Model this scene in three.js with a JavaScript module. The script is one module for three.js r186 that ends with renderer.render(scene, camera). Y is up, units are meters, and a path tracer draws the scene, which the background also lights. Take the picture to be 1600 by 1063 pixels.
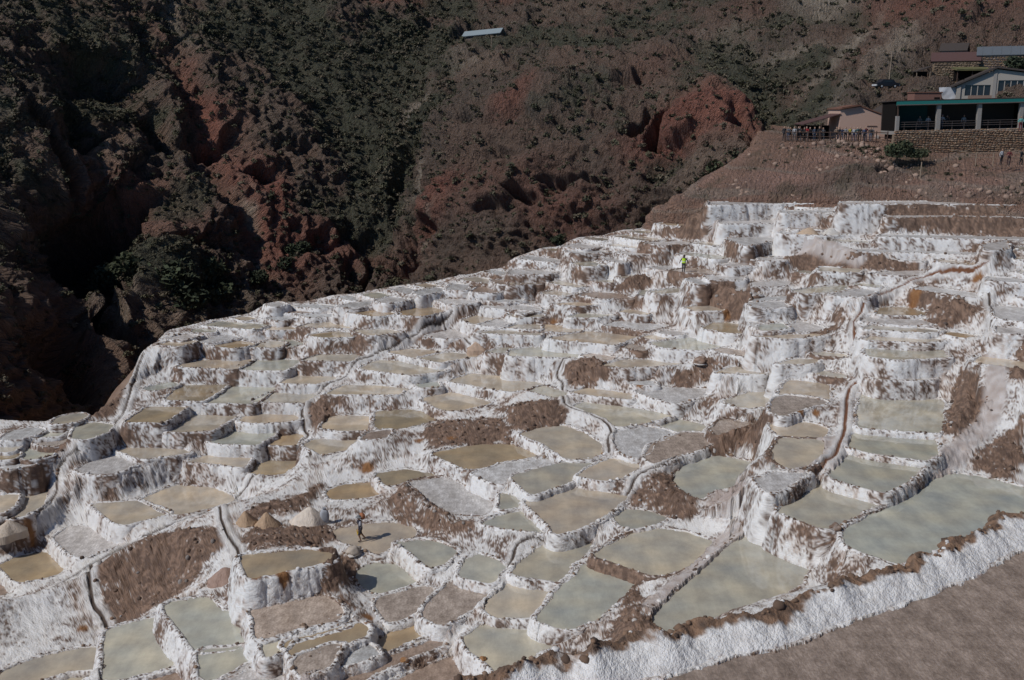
import * as THREE from 'three';
import { Sky } from 'three/addons/objects/Sky.js';
import { ImprovedNoise } from 'three/addons/math/ImprovedNoise.js';
import { MarchingCubes } from 'three/addons/objects/MarchingCubes.js';
import { mergeGeometries, mergeVertices } from 'three/addons/utils/BufferGeometryUtils.js';

// ------------------------------------------------------------------ camera, sky, sun, exposure
const scene = new THREE.Scene();
const camera = new THREE.PerspectiveCamera(37.41, 1024 / 680, 0.1, 3000);
camera.position.set(0, 40, 0);
camera.rotation.set(-13 * Math.PI / 180, 0, 0);
const SUN = new THREE.Vector3(-0.60, 0.70, 0.37).normalize();
const sky = new Sky();
sky.name = 'sky'; sky.userData.kind = 'structure'; sky.scale.setScalar(2000);
sky.material.uniforms.sunPosition.value.copy(SUN);
sky.material.uniforms.turbidity.value = 6; sky.material.uniforms.rayleigh.value = 0.6;
sky.material.uniforms.mieCoefficient.value = 0.004;
if (sky.material.uniforms.cloudCoverage) { sky.material.uniforms.cloudCoverage.value = 0.35; sky.material.uniforms.cloudDensity.value = 0.4; }
scene.add(sky);
scene.environmentIntensity = 0.13;
const sun = new THREE.DirectionalLight(new THREE.Color(1, 0.94, 0.85), 3.7);
sun.name = 'sun'; sun.position.copy(SUN).multiplyScalar(200).add(new THREE.Vector3(0, 20, -90)); sun.target.position.set(0, 20, -90);
sun.castShadow = true; sun.shadow.mapSize.set(4096, 4096);
Object.assign(sun.shadow.camera, { left: -160, right: 160, top: 160, bottom: -160, near: 1, far: 600 });
scene.add(sun, sun.target);
const renderer = new THREE.WebGLRenderer({ antialias: true });
renderer.toneMapping = THREE.LinearToneMapping;
renderer.toneMappingExposure = 0.74;
renderer.shadowMap.enabled = true;
scene.add(camera);

// ------------------------------------------------------------------ helpers
let seed = 7;
const rnd = () => { seed = (seed * 1664525 + 1013904223) >>> 0; return seed / 4294967296; };
const rr = (a, b) => a + (b - a) * rnd();
const N = new ImprovedNoise();
const n3 = (x, y, z) => N.noise(x + 71.3, y + 13.7, z + 45.1);
const fbm = (x, y, z, o = 3) => { let s = 0, a = 1, t = 0; for (let i = 0; i < o; i++) { s += a * n3(x, y, z); t += a; a *= 0.5; x *= 2.03; y *= 2.03; z *= 2.03; } return s / t; };
const ridge = (x, y, z, o = 2) => { let s = 0, a = 1, t = 0; for (let i = 0; i < o; i++) { s += a * (1 - 2 * Math.abs(n3(x, y, z))); t += a; a *= 0.5; x *= 2.1; y *= 2.1; z *= 2.1; } return s / t; };
const clamp = (x, a = 0, b = 1) => Math.min(b, Math.max(a, x));
const ss = (a, b, x) => { const t = clamp((x - a) / (b - a)); return t * t * (3 - 2 * t); };
const lerp = (a, b, t) => a + (b - a) * t;
const mix3 = (c, d, t) => [lerp(c[0], d[0], t), lerp(c[1], d[1], t), lerp(c[2], d[2], t)];
const names = {};
const numbered = (n) => { const k = (names[n] = (names[n] ?? -1) + 1); return k ? `${n}_${String(k).padStart(3, '0')}` : n; };
const lin = (r, g, b) => new THREE.Color().setRGB(r, g, b);
function std(r, g, b, rough = 0.9, extra = {}) { return new THREE.MeshStandardMaterial({ color: lin(r, g, b), roughness: rough, ...extra }); }
function thing(name, label, category, pos, turn = 0, group) {
  const o = new THREE.Group(); o.name = numbered(name); scene.add(o); o.position.set(...pos); o.rotation.y = turn;
  o.userData = { label, category }; if (group) o.userData.group = group; return o;
}
function part(name, geo, mat, parent) {
  const m = new THREE.Mesh(Array.isArray(geo) ? mergeGeometries(geo.map((g) => (g.index ? g.toNonIndexed() : g))) : geo, mat);
  m.name = name; m.castShadow = m.receiveShadow = true; parent.add(m); return m;
}
function structure(name, geo, mat) { const m = part(name, geo, mat, scene); m.userData.kind = 'structure'; return m; }
const box = (w, h, d, x = 0, y = 0, z = 0) => new THREE.BoxGeometry(w, h, d).translate(x, y, z);
const cyl = (r1, r2, h, x = 0, y = 0, z = 0, n = 10) => new THREE.CylinderGeometry(r1, r2, h, n).translate(x, y, z);
function bar(a, b, r, r2 = r, n = 8) {
  const A = new THREE.Vector3(...a), B = new THREE.Vector3(...b), g = new THREE.CylinderGeometry(r2, r, A.distanceTo(B), n);
  g.applyQuaternion(new THREE.Quaternion().setFromUnitVectors(new THREE.Vector3(0, 1, 0), B.clone().sub(A).normalize()));
  return g.translate(...A.add(B).multiplyScalar(0.5).toArray());
}
function gridGeo(nu, nv, P, C, UV, closed, skip) {
  const idx = [], W = closed ? nu : nu;
  for (let j = 0; j < nv - 1; j++) for (let i = 0; i < (closed ? nu : nu - 1); i++) {
    const a = j * W + i, b = j * W + (i + 1) % W, c = a + W, d = b + W;
    if (skip && skip(a, b, c, d)) continue;
    idx.push(a, b, c, b, d, c);
  }
  const g = new THREE.BufferGeometry();
  g.setAttribute('position', new THREE.Float32BufferAttribute(P, 3));
  if (C) g.setAttribute('color', new THREE.Float32BufferAttribute(C, 3));
  if (UV) g.setAttribute('uv', new THREE.Float32BufferAttribute(UV, 2));
  g.setIndex(idx); g.computeVertexNormals(); return g;
}
function tex(size, fn, rep, srgb) {
  const d = new Uint8Array(size * size * 4);
  for (let y = 0; y < size; y++) for (let x = 0; x < size; x++) { const v = fn(x / size, y / size), i = 4 * (y * size + x); for (let k = 0; k < 3; k++) d[i + k] = clamp(Array.isArray(v) ? v[k] : v) * 255; d[i + 3] = 255; }
  const t = new THREE.DataTexture(d, size, size); t.wrapS = t.wrapT = THREE.RepeatWrapping; t.magFilter = THREE.LinearFilter; t.minFilter = THREE.LinearMipmapLinearFilter; t.generateMipmaps = true;
  t.repeat.set(rep, rep); if (srgb) t.colorSpace = THREE.SRGBColorSpace; t.needsUpdate = true; return t;
}
// tiling cell noise: lumpy salt crust
const cells = []; for (let i = 0; i < 24 * 24; i++) cells.push([rnd(), rnd(), rnd()]);
function worley(u, v, n) {
  const X = u * n, Y = v * n, ix = Math.floor(X), iy = Math.floor(Y); let m = 9;
  for (let a = -1; a < 2; a++) for (let b = -1; b < 2; b++) { const cx = ix + a, cy = iy + b, c = cells[((cy + n) % n) * 24 + (cx + n) % n]; const d = Math.hypot(cx + c[0] - X, cy + c[1] - Y) ; if (d < m) m = d; }
  return m;
}
const tn = (u, v, f, s) => n3(Math.cos(u * 6.2832) * f, Math.sin(u * 6.2832) * f + s, Math.cos(v * 6.2832) * f) + n3(Math.sin(v * 6.2832) * f + s, Math.cos(u * 6.2832) * f, Math.sin(u * 6.2832) * f);
const saltBump = tex(512, (u, v) => 0.95 - 0.5 * worley(u, v, 9) - 0.35 * worley(u, v, 21), 1);
const rockBump = tex(512, (u, v) => 0.5 + 0.3 * tn(u, v, 2, 3) + 0.2 * tn(u, v, 5, 9) + 0.15 * tn(u, v, 12, 1), 0.25);
const brineMap = tex(512, (u, v) => { const a = tn(u, v, 1.1, 5) * 0.085 + tn(u, v, 3, 2) * 0.035 + tn(u, v, 8, 4) * 0.02 + tn(u, v, 20, 4) * 0.02, h = tn(v, u, 0.9, 11) * 0.018; return [0.9 + a + h, 0.89 + a * 0.95, 0.87 + a * 0.8 - h * 1.3]; }, 0.13, true);
const mudMap = tex(512, (u, v) => { const a = tn(u, v, 1.3, 5) * 0.1 + tn(u, v, 5, 2) * 0.1 + tn(u, v, 14, 4) * 0.05 + tn(u, v, 30, 4) * 0.04; return [0.84 + a, 0.83 + a * 1.05, 0.82 + a * 1.1]; }, 0.3, true);
const crustBump = tex(512, (u, v) => 0.5 + 0.2 * tn(u, v, 4, 3) + 0.2 * tn(u, v, 14, 9) - 0.15 * worley(u, v, 18), 0.6);

const M = {
  terrain: new THREE.MeshStandardMaterial({ vertexColors: true, roughness: 0.92, bumpMap: saltBump, bumpScale: 0.05 }),
  bank: new THREE.MeshStandardMaterial({ vertexColors: true, roughness: 0.85, bumpMap: saltBump, bumpScale: 0.045 }),
  hill: new THREE.MeshStandardMaterial({ vertexColors: true, roughness: 1, bumpMap: rockBump, bumpScale: 0.8 }),
};
const WHITE = [0.74, 0.718, 0.69], GREYSALT = [0.52, 0.485, 0.455], PINKSALT = [0.50, 0.41, 0.35], EARTH = [0.185, 0.113, 0.078], DARK = [0.075, 0.049, 0.036], RUST = [0.20, 0.085, 0.03];

// ------------------------------------------------------------------ the survey: ponds, walkways, bare earth, canyon rim (metres)
const PONDS = [], WALKS = [], ZONES = [], STAINS = []; let RIM = [];
const pairs = (f) => { const r = []; for (let i = 0; i < f.length; i += 2) r.push([f[i], f[i + 1]]); return r; };
function pond(col, cov, y, label, f) { PONDS.push({ col, cov, y, label, pts: pairs(f) }); }
function walkway(kind, w, ch, f) { WALKS.push({ kind, w, ch, pts: pairs(f) }); }
function zone(kind, bump, f) { ZONES.push({ kind, bump, pts: pairs(f) }); }
function stain(x, z, r) { STAINS.push([x, z, r * 1.5]); }
function rim(f) { RIM = pairs(f); }
pond('t','m',16.3,'second nearest beige brine pond right of the bare brown slope beside the canyon',[-31.19,-91.52,-30.96,-93.59,-25.38,-94.25,-25.83,-90.77]);
pond('g','W',16.2,'fourth nearest pale green brine pond right of the bare brown slope beside the canyon',[-25.63,-90.98,-24.93,-94.92,-20.66,-94.16,-21.33,-90.51]);
pond('o','W',14.96,'second nearest ochre brine pond right of the bare brown slope beside the canyon',[-30.27,-85.12,-30.49,-89.53,-26.67,-89.82,-27.29,-84.85]);
pond('g','m',14.81,'second nearest pale green brine pond right of the bare brown slope beside the canyon',[-26.82,-84.73,-26.54,-89.89,-21.99,-89.48,-22.67,-84.42]);
pond('o','m',14.61,'nearest ochre brine pond right of the bare brown slope beside the canyon',[-31.87,-79.85,-31.49,-83.86,-28.58,-83.71,-28.82,-81.98,-29.19,-79.71]);
pond('t','m',13.91,'nearest beige brine pond right of the bare brown slope beside the canyon',[-28.49,-79.53,-27.84,-83.76,-24.17,-83.76,-25.19,-79.76,-27.3,-79.31]);
pond('t','W',13.89,'third nearest beige brine pond above the tall white salt pile',[-23.17,-82.45,-22.8,-84.68,-19.3,-84.11,-18.58,-82.81,-19.41,-82.09,-21.83,-81.91]);
pond('g','W',13.16,'nearest pale green brine pond above the tall white salt pile',[-24.95,-79.17,-23.61,-82.05,-20.14,-81.53,-20.95,-78.19,-23.92,-78.52]);
pond('t','m',12.68,'the only beige brine pond below the bare brown slope beside the canyon',[-32.07,-78.19,-31.13,-78.82,-27.37,-78.4,-26.56,-77.57,-28.2,-76.76,-29.35,-76.16]);
pond('w','m',12.44,'the only chalky white salt pan below the bare brown slope beside the canyon',[-33.78,-74.13,-33.45,-76.25,-32.39,-78.06,-29.81,-76.65,-30.68,-73.95,-31.77,-73.39]);
pond('t','m',12.26,'the only beige brine pond left of the tall white salt pile',[-25.71,-76.73,-24.8,-78.03,-21.45,-77.33,-21.53,-75.56,-23.49,-76.34]);
pond('o','m',11.8,'nearest ochre brine pond above the tall white salt pile',[-21.67,-76.62,-21.23,-78.59,-17.21,-78.28,-18.25,-75.16,-20,-74.88]);
pond('t','m',10.58,'second nearest beige brine pond above the big dark brown earth slope',[-28.34,-72.84,-26.86,-75.5,-24.06,-75.14,-21.68,-73.01,-21.85,-71.99,-24.45,-70.03,-25.08,-70.03]);
pond('t','W',10.6,'nearest beige brine pond above the big dark brown earth slope',[-31.61,-71.6,-28.78,-72.28,-25.75,-69.97,-28,-68.1,-28.73,-68.41]);
pond('g','W',14.11,'nearest pale green brine pond below the bare brown slope beside the canyon',[-35.3,-77.18,-36.19,-80.27,-35.2,-80.96,-33.51,-80.27,-33.47,-78.04,-34.31,-76.76]);
pond('t','m',14.4,'the only beige brine pond left of the bare brown slope beside the canyon',[-38.12,-80.07,-38.35,-81.71,-37.17,-82.68,-36.44,-81.95,-36.74,-80.3]);
pond('w','W',13.94,'second nearest chalky white salt pan above the tan salt pile at the left edge',[-41.17,-77.47,-41.17,-79.43,-39.94,-80.1,-39.1,-79.65,-39.25,-78.33,-39.98,-77.25]);
pond('g','W',13.79,'second nearest pale green brine pond below the bare brown slope beside the canyon',[-39.18,-78.14,-39.16,-79.9,-37.77,-80.58,-37.19,-79.9,-37.45,-78.57]);
pond('b','m',13.54,'the only grey brown brine pond below the bare brown slope beside the canyon',[-38.48,-77.6,-38.31,-78.89,-37.1,-78.98,-36.38,-77.82,-36.68,-76.77,-37.58,-76.98]);
pond('g','W',13.21,'the only pale green brine pond above the tan salt pile at the left edge',[-39.06,-75.87,-38.85,-77.3,-37.72,-77.5,-36.94,-76.68,-36.67,-75.47,-37.68,-74.49]);
pond('t','W',13.49,'third nearest beige brine pond above the tan salt pile at the left edge',[-40.62,-75.69,-41.09,-76.92,-40.48,-77.33,-39.73,-76.92,-39.72,-75.49]);
pond('o','W',13.36,'the only ochre brine pond above the tan salt pile at the left edge',[-40.35,-74.07,-40.88,-75.64,-39.47,-75.64,-39.05,-75.05,-39,-74.27]);
pond('w','k',12.99,'nearest chalky white salt pan above the tan salt pile at the left edge',[-39.54,-73.4,-39.14,-74.73,-37.46,-74.54,-37.37,-73.78,-38.58,-73.03]);
pond('t','W',11.26,'second nearest beige brine pond above the tan salt pile at the left edge',[-38.31,-69.04,-39.39,-71.67,-37.81,-71.84,-37.3,-70,-37.29,-68.72]);
pond('t','W',10.87,'nearest beige brine pond above the tan salt pile at the left edge',[-37.03,-68.85,-37.54,-72.28,-36.5,-73.67,-35.6,-71.27,-35.56,-69.96,-36.38,-68.54]);
pond('w','W',9.32,'the only chalky white salt pan right of the tan salt pile at the left edge',[-33.38,-68.6,-33.05,-70.42,-31.47,-70.27,-28.57,-67.29,-30.06,-65.34,-31.06,-66.02]);
pond('o','W',8.39,'the only ochre brine pond below the tan salt pile at the left edge',[-36.13,-65.95,-35.47,-67.32,-34.2,-67.74,-32.85,-67.18,-31.65,-65.68,-31.78,-64.49,-33.41,-63.47,-34.11,-63.73]);
pond('p','W',7.69,'the only dusty pink salt pan below the tan salt pile at the left edge',[-35.72,-62.64,-36.76,-65.14,-36.05,-65.14,-34.54,-63.75,-34.7,-62.89]);
pond('g','W',12.65,'nearest pale green brine pond below the big dark brown earth slope',[-19.33,-51.63,-18.92,-52.12,-17.58,-52.72,-16.28,-50.86,-15.3,-51.05,-13.78,-47.98,-14.26,-47.47,-16.04,-46.97,-17.03,-48.49,-18.48,-50.48]);
pond('g','W',11.26,'second nearest pale green brine pond below the big dark brown earth slope',[-22.61,-51.61,-20.52,-52.86,-18,-49.36,-17.84,-48.17,-20.87,-46.56,-21.74,-49.02]);
pond('t','W',8.95,'the only beige brine pond below the tan salt pile at the left edge',[-28.82,-50.13,-28.48,-51.15,-27.23,-52.58,-25.34,-53.41,-24.39,-53.51,-23.66,-51.68,-25.23,-51.33,-26.46,-50.47]);
pond('g','W',8.72,'fourth nearest pale green brine pond below the big dark brown earth slope',[-25.93,-49.68,-25.09,-50.94,-23.71,-51.63,-22.9,-49.51]);
pond('g','W',12.73,'third nearest pale green brine pond below the big dark brown earth slope',[-15.81,-46.66,-13.22,-47.16,-12.79,-45.94,-14.25,-44.62,-14.99,-44.32]);
pond('w','W',12.78,'the only chalky white salt pan below the big dark brown earth slope',[-13.92,-43.78,-13.38,-45.04,-12.08,-45.63,-11.41,-44.81,-11.22,-43.67]);
pond('p','W',11.07,'the only dusty pink salt pan below the big dark brown earth slope',[-20.12,-45.93,-18.78,-47.5,-17.62,-47.74,-16.86,-45.93]);
pond('t','W',15.54,'fifth nearest beige brine pond above the tall white salt pile',[-20.87,-88.6,-20.03,-91.27,-16.97,-90.97,-16.44,-89.77,-17.88,-88.31]);
pond('t','W',14.78,'fourth nearest beige brine pond above the tall white salt pile',[-22.54,-85.22,-21.67,-87.91,-17.74,-87.36,-18.3,-84.85]);
pond('t','W',15.57,'second nearest beige brine pond above the triangular brown earth bank',[-16.05,-84.89,-15.12,-87.36,-12.53,-87.36,-9.38,-86.25,-10.26,-84.78]);
pond('t','W',16.6,'sixth nearest beige brine pond below the scree of grey rocks',[-13.75,-89.73,-12.72,-92.59,-10.28,-92.26,-6.24,-89.12,-9.02,-87.44]);
pond('t','W',16.06,'seventh nearest beige brine pond below the scree of grey rocks',[-5.47,-87.18,-3.66,-89.63,-0.59,-88.95,2.56,-86.32,1.23,-84.64,-0.22,-83.83]);
pond('t','m',15.32,'nearest beige brine pond above the triangular brown earth bank',[-7.62,-84.16,-5.31,-86.02,-1.94,-82.87,-4.57,-80.65,-5.72,-80.89]);
pond('t','m',14.25,'second nearest beige brine pond above the tall white salt pile',[-15.56,-79.85,-15.38,-82.43,-12.25,-82.29,-11.65,-78.95,-13.73,-78.51,-15.37,-79.17]);
pond('o','m',14.66,'third nearest ochre brine pond above the triangular brown earth bank',[-10.96,-78.56,-11.37,-82.31,-8.62,-82.9,-6.08,-80.86,-8.2,-78.56,-10.41,-77.46]);
pond('t','m',13.66,'nearest beige brine pond above the tall white salt pile',[-16.53,-76.83,-15.84,-77.88,-12.24,-77.67,-11.85,-76.83,-14.79,-74.4]);
pond('o','k',12.89,'second nearest ochre brine pond above the tall white salt pile',[-20.08,-79.06,-19.28,-81.48,-17.92,-81.48,-18.15,-78.85]);
pond('p','m',14.94,'the only dusty pink salt pan above the triangular brown earth bank',[-11.45,-74.32,-11.12,-75.77,-9.86,-76.41,-10.06,-74.73]);
pond('o','W',13.22,'the only ochre brine pond above the worker carrying a yellow bucket',[-13.1,-67.74,-12.2,-68.9,-10.31,-69.4,-8.87,-67.74,-10.64,-66.62,-12.49,-66.31]);
pond('o','m',13.81,'nearest ochre brine pond above the triangular brown earth bank',[-9.69,-69.56,-8.05,-70.44,-5.74,-69.56,-7.26,-68.7,-8.71,-67.53]);
pond('o','m',14.96,'second nearest ochre brine pond above the triangular brown earth bank',[-5.62,-70.91,-2.63,-72.8,0,-72.8,1.66,-70.48,-0.46,-68.83,-3.1,-67.64]);
pond('w','k',14.16,'nearest chalky white salt pan right of the triangular brown earth bank',[-7.08,-66.96,-4.76,-67.96,-3.71,-66.31,-1.64,-63.52,-1.04,-62.06,-1.91,-61.22,-4.36,-61.78,-5.27,-63.52]);
pond('w','W',15.22,'second nearest chalky white salt pan right of the triangular brown earth bank',[-2.45,-66.05,0,-68.12,3.24,-68.93,3.45,-68.39,0.09,-65.43,-0.65,-64.21,-1.53,-64.82]);
pond('t','m',13.42,'the only beige brine pond right of the worker carrying a yellow bucket',[-11.29,-60.48,-9.45,-61.28,-7.94,-61.55,-6.54,-60.74,-6.33,-59.69,-7.36,-58.42,-8.25,-57.2,-9.08,-57.93,-10.71,-58.92]);
pond('o','W',15.21,'the only ochre brine pond below the tall white salt pile',[-15.22,-52.68,-11.96,-53.46,-10.45,-53.12,-10.39,-52.25,-14.05,-50.27,-14.66,-51.61]);
pond('g','W',14,'nearest pale green brine pond below the triangular brown earth bank',[-6.69,-57.15,-5.69,-57.52,-4.63,-57.15,-3.49,-56.07,-4.15,-54.58,-4.7,-54.14,-5.63,-55.72]);
pond('g','W',13.06,'nearest pale green brine pond below the worker carrying a yellow bucket',[-9.14,-55.09,-8.53,-56.1,-7.12,-56.21,-6.23,-55.42,-5.72,-54.32,-6.32,-53.47,-7.67,-52.64,-8.59,-53.68]);
pond('b','W',13.74,'second nearest grey brown brine pond below the worker carrying a yellow bucket',[-13.68,-49.19,-10.54,-50.71,-9.97,-50.32,-9.24,-49.01,-9.24,-48.46,-11.32,-47.4,-12.75,-46.47]);
pond('g','W',13.63,'second nearest pale green brine pond below the worker carrying a yellow bucket',[-12.45,-46.26,-9.19,-48.14,-8.77,-48.31,-8.79,-47.87,-11.46,-46.42,-11.54,-45.61,-12.02,-44.81]);
pond('o','W',13.66,'the only ochre brine pond below the worker carrying a yellow bucket',[-11.23,-45.96,-7.98,-47.73,-7.71,-47.39,-7.75,-46.79,-8.83,-46.04,-10.52,-44.76]);
pond('b','W',13.74,'third nearest grey brown brine pond below the worker carrying a yellow bucket',[-10.38,-44.32,-9.23,-45.42,-8.86,-45.5,-9.08,-44.63,-9,-43.94,-9.95,-43.2]);
pond('b','W',13.31,'nearest grey brown brine pond below the worker carrying a yellow bucket',[-7.31,-51.35,-5.72,-52.35,-4.89,-52.66,-4.56,-52.15,-5.1,-50.77,-5.64,-49.63,-6.47,-48.99,-7.05,-50.01]);
pond('b','W',13.67,'the only grey brown brine pond above the ochre boulders',[-4.62,-48.96,-3.43,-52.46,-2.58,-52.56,-1.22,-51.64,-1.84,-50.46,-3.7,-47.97]);
pond('g','W',14.1,'second nearest pale green brine pond below the triangular brown earth bank',[-2.77,-52.64,-2.47,-54.71,-1.99,-55.23,-0.49,-53.93,-0.86,-52.85,-1.23,-51.91]);
pond('o','m',12.99,'the only ochre brine pond left of the ochre boulders',[-7.33,-46.72,-5,-49.59,-3.85,-48.77,-4.25,-48.07,-6.84,-46.23]);
pond('p','W',12.98,'second nearest dusty pink salt pan left of the ochre boulders',[-8.86,-43.19,-6.71,-45.28,-4.37,-47.39,-3.66,-47.22,-5.44,-45.91,-7.01,-44.36,-8.05,-43.19]);
pond('w','W',13.4,'the only chalky white salt pan below the worker carrying a yellow bucket',[-8.95,-44.74,-8.44,-45.68,-7.5,-46.17,-6.88,-45.36,-8.26,-44.58,-8.86,-44.2]);
pond('p','W',12.61,'nearest dusty pink salt pan left of the ochre boulders',[-6.12,-43.79,-4.22,-45.44,-2.83,-46.39,-1.69,-45.6,-0.83,-44.68,-0.98,-43.79]);
pond('t','m',18.34,'fourth nearest beige brine pond below the person in the yellow vest',[7.97,-83.92,10.09,-86,11.86,-85.88,15.44,-85.09,13.83,-84.21,9.8,-83.34]);
pond('t','W',16.7,'second nearest beige brine pond left of the brown earth ridge right of centre',[5.35,-81.2,6.44,-82.5,9.97,-80.69,9.68,-79.44,7.67,-80.19]);
pond('g','W',16.22,'second nearest pale green brine pond left of the brown earth ridge right of centre',[5.2,-78.66,6.27,-80.01,9.83,-78.19,12.42,-76.36,11.2,-75.25,10.03,-74.39,8.13,-73.67,7.3,-75.91]);
pond('w','W',17.06,'the only chalky white salt pan above the brown earth ridge right of centre',[10.53,-80.22,13.46,-81.51,16.86,-80.73,14.28,-77.99,13.04,-77.04]);
pond('g','W',15.91,'nearest pale green brine pond left of the brown earth ridge right of centre',[11.59,-75.12,12.85,-76.43,14.94,-74.69,14.32,-73.44,12.8,-72.82]);
pond('w','W',16.11,'nearest chalky white salt pan left of the brown earth ridge right of centre',[7.7,-70.05,8.18,-72.81,9.71,-73.85,11.41,-73.02,12.24,-71.8,9.99,-70.05,9.57,-67.83,8.63,-66.95,8.11,-67.65]);
pond('b','W',16.18,'the only grey brown brine pond left of the brown earth ridge right of centre',[9.53,-66.58,10.4,-69.48,13.03,-72,14.83,-71.8,14.08,-69.48,13.11,-68.18,11.23,-66.93,9.86,-65.56]);
pond('b','k',16.78,'nearest grey brown brine pond above the brown earth ridge right of centre',[15.12,-71.19,16.18,-73.25,18.29,-72.41,16.79,-70.79,15.18,-69.61]);
pond('t','W',15.65,'second nearest beige brine pond right of the triangular brown earth bank',[0.88,-73.4,2.35,-74.86,4.08,-75.28,5.4,-73.4,6.37,-71.02,6.32,-68.96,5.27,-67.89,3.95,-68.07,2.5,-71.41]);
pond('g','W',15.56,'third nearest pale green brine pond right of the triangular brown earth bank',[0.15,-64.44,3.55,-67.1,5.61,-67.62,6.39,-68.33,4.27,-65.25,3.96,-63.97,1.41,-61.53]);
pond('t','W',15.82,'nearest beige brine pond left of the brown earth ridge right of centre',[4.65,-64.06,7,-67.24,8.61,-66.21,8.47,-65.53,6.99,-63.59,6.06,-63.27]);
pond('t','W',15.22,'nearest beige brine pond right of the triangular brown earth bank',[1.07,-60.91,3.6,-63.43,5.01,-62.67,7.38,-61.78,5.08,-57.91,2.81,-56.02,2.27,-57.91]);
pond('g','W',14.87,'second nearest pale green brine pond right of the triangular brown earth bank',[-1.59,-58.21,0.41,-60.36,0.95,-59.81,1.93,-56.94,-0.02,-57.44]);
pond('g','k',15.61,'nearest pale green brine pond below the brown earth ridge right of centre',[11.11,-63.82,11.94,-66.1,13.19,-67.82,15.1,-68.36,17.03,-66.78,16.15,-63.05,13.64,-62.28,12.48,-61.39,12.1,-60.52,11.32,-61.69]);
pond('g','W',15.07,'second nearest pale green brine pond below the brown earth ridge right of centre',[6.5,-59.07,7.48,-59.75,8.62,-59.47,9.44,-58.53,7.71,-57.24,6.99,-57.24]);
pond('g','W',14.99,'nearest pale green brine pond right of the triangular brown earth bank',[-0.56,-60.35,-0.52,-62.66,0.31,-62.07,0.75,-61.48,0.2,-60.63]);
pond('t','W',17.56,'nearest beige brine pond above the brown earth ridge right of centre',[16.77,-75.5,20.46,-79.36,21.77,-79.55,20.06,-74.63,17.96,-74.12]);
pond('t','W',18.87,'second nearest beige brine pond above the brown earth ridge right of centre',[16.76,-79.51,18.74,-81.39,21.42,-81.39,20.38,-79.31]);
pond('g','W',14.37,'second nearest pale green brine pond above the ochre boulders',[0.51,-53.37,1.99,-55.86,3.36,-56.94,4.38,-56.94,4.51,-55.86,4.04,-54.93,2.6,-51.57,0.26,-52.4]);
pond('t','W',13.96,'the only beige brine pond above the ochre boulders',[-1.37,-49.16,0.26,-52.4,1.4,-52.3,2.42,-51.69,0.86,-48.25,-0.02,-48.34,-0.64,-48.25]);
pond('g','W',14.39,'the only pale green brine pond right of the ochre boulders',[1.45,-47.1,4.35,-53.77,5.51,-53.66,7.44,-52.05,6.22,-50.43,4.23,-47.28,2.78,-46.24]);
pond('g','k',14.95,'third nearest pale green brine pond below the brown earth ridge right of centre',[4.9,-53.46,7.59,-56.5,8.99,-57.12,10.43,-56.5,11.72,-55.29,9.92,-52.37,8.83,-51.42,7.67,-51.11,6.32,-52.37]);
pond('g','W',13.6,'nearest pale green brine pond above the ochre boulders',[-1.34,-47.84,-0.46,-48.37,0.42,-48.55,1.47,-47.84,2.63,-46.39,1.59,-45.82,0.81,-45.02,-0.42,-43.35,-0.92,-44.4,-1.95,-45.5,-2.21,-46.64]);
pond('g','k',15.87,'the only pale green brine pond left of the thick foreground salt bank',[6.89,-43.75,7.32,-45.07,12.93,-53.28,15.22,-54.98,17.27,-53.02,16.38,-51.19,14.74,-48.06,12.98,-46.73,11.81,-45.85,9.14,-44.37,7.59,-43.33]);
pond('t','W',19.1,'nearest beige brine pond left of the long red brown channel',[20.23,-72.39,21.89,-76.21,23.01,-75.96,24.37,-74.97,23.23,-71.27,21.81,-71.71]);
pond('b','W',19.27,'the only grey brown brine pond left of the long red brown channel',[18.3,-67.33,19.4,-70.68,20.44,-71.34,22.48,-70.24,22.41,-69.6,20.18,-68.14,18.69,-66.54]);
pond('t','W',18.67,'second nearest beige brine pond right of the brown earth ridge right of centre',[17.92,-66.15,19.26,-66.79,20.71,-66.53,21.3,-65.4,20.48,-63.6,19.01,-63.78,18.05,-63.95]);
pond('t','k',18.81,'nearest beige brine pond right of the brown earth ridge right of centre',[16.68,-60.18,17.85,-62.83,20.13,-62.48,19.39,-60.18,18.03,-58.02,16.94,-57.43,16.46,-58.32]);
pond('w','W',18.76,'the only chalky white salt pan below the brown earth ridge right of centre',[14.49,-55.3,15.66,-56.41,17.55,-56.69,15.83,-54.76,14.59,-53.71]);
pond('g','W',19.25,'the only pale green brine pond right of the long red brown channel',[24.19,-66.6,25.95,-71.41,27.09,-72.54,29.03,-72.31,31.22,-70.31,27.97,-62.89,26.06,-63.25,23.41,-63.96]);
pond('g','W',18.93,'nearest pale green brine pond below the long red brown channel',[21.77,-60.8,22.84,-63.52,23.64,-64.23,25.83,-64.05,27.4,-62.64,26.58,-59.83,25.34,-58.59,22.66,-59.83]);
pond('g','m',18.61,'second nearest pale green brine pond below the long red brown channel',[19.26,-56.82,21.62,-60.43,22.9,-60.43,25.61,-59.18,23.13,-55.98,21.26,-54.1,20.37,-54.89,19.35,-55.98]);
pond('g','m',18.02,'the only pale green brine pond above the thick foreground salt bank',[15.1,-52.54,18.81,-57.37,20.53,-56.39,21.8,-55.45,21.13,-54.15,19.24,-52.54,16.88,-50.34,15.56,-51.83]);
pond('g','W',17.94,'the only pale green brine pond below the tall brown mound on the right',[17.57,-49.04,18.21,-50.27,22.24,-54.62,26.11,-57.71,27.47,-58.58,28.94,-57.92,30.7,-55.82,28.34,-52.28,26.03,-49.94,24.68,-48.64,22.55,-46.81,20.51,-45.37,19.16,-46.37,17.75,-47.86]);
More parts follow.
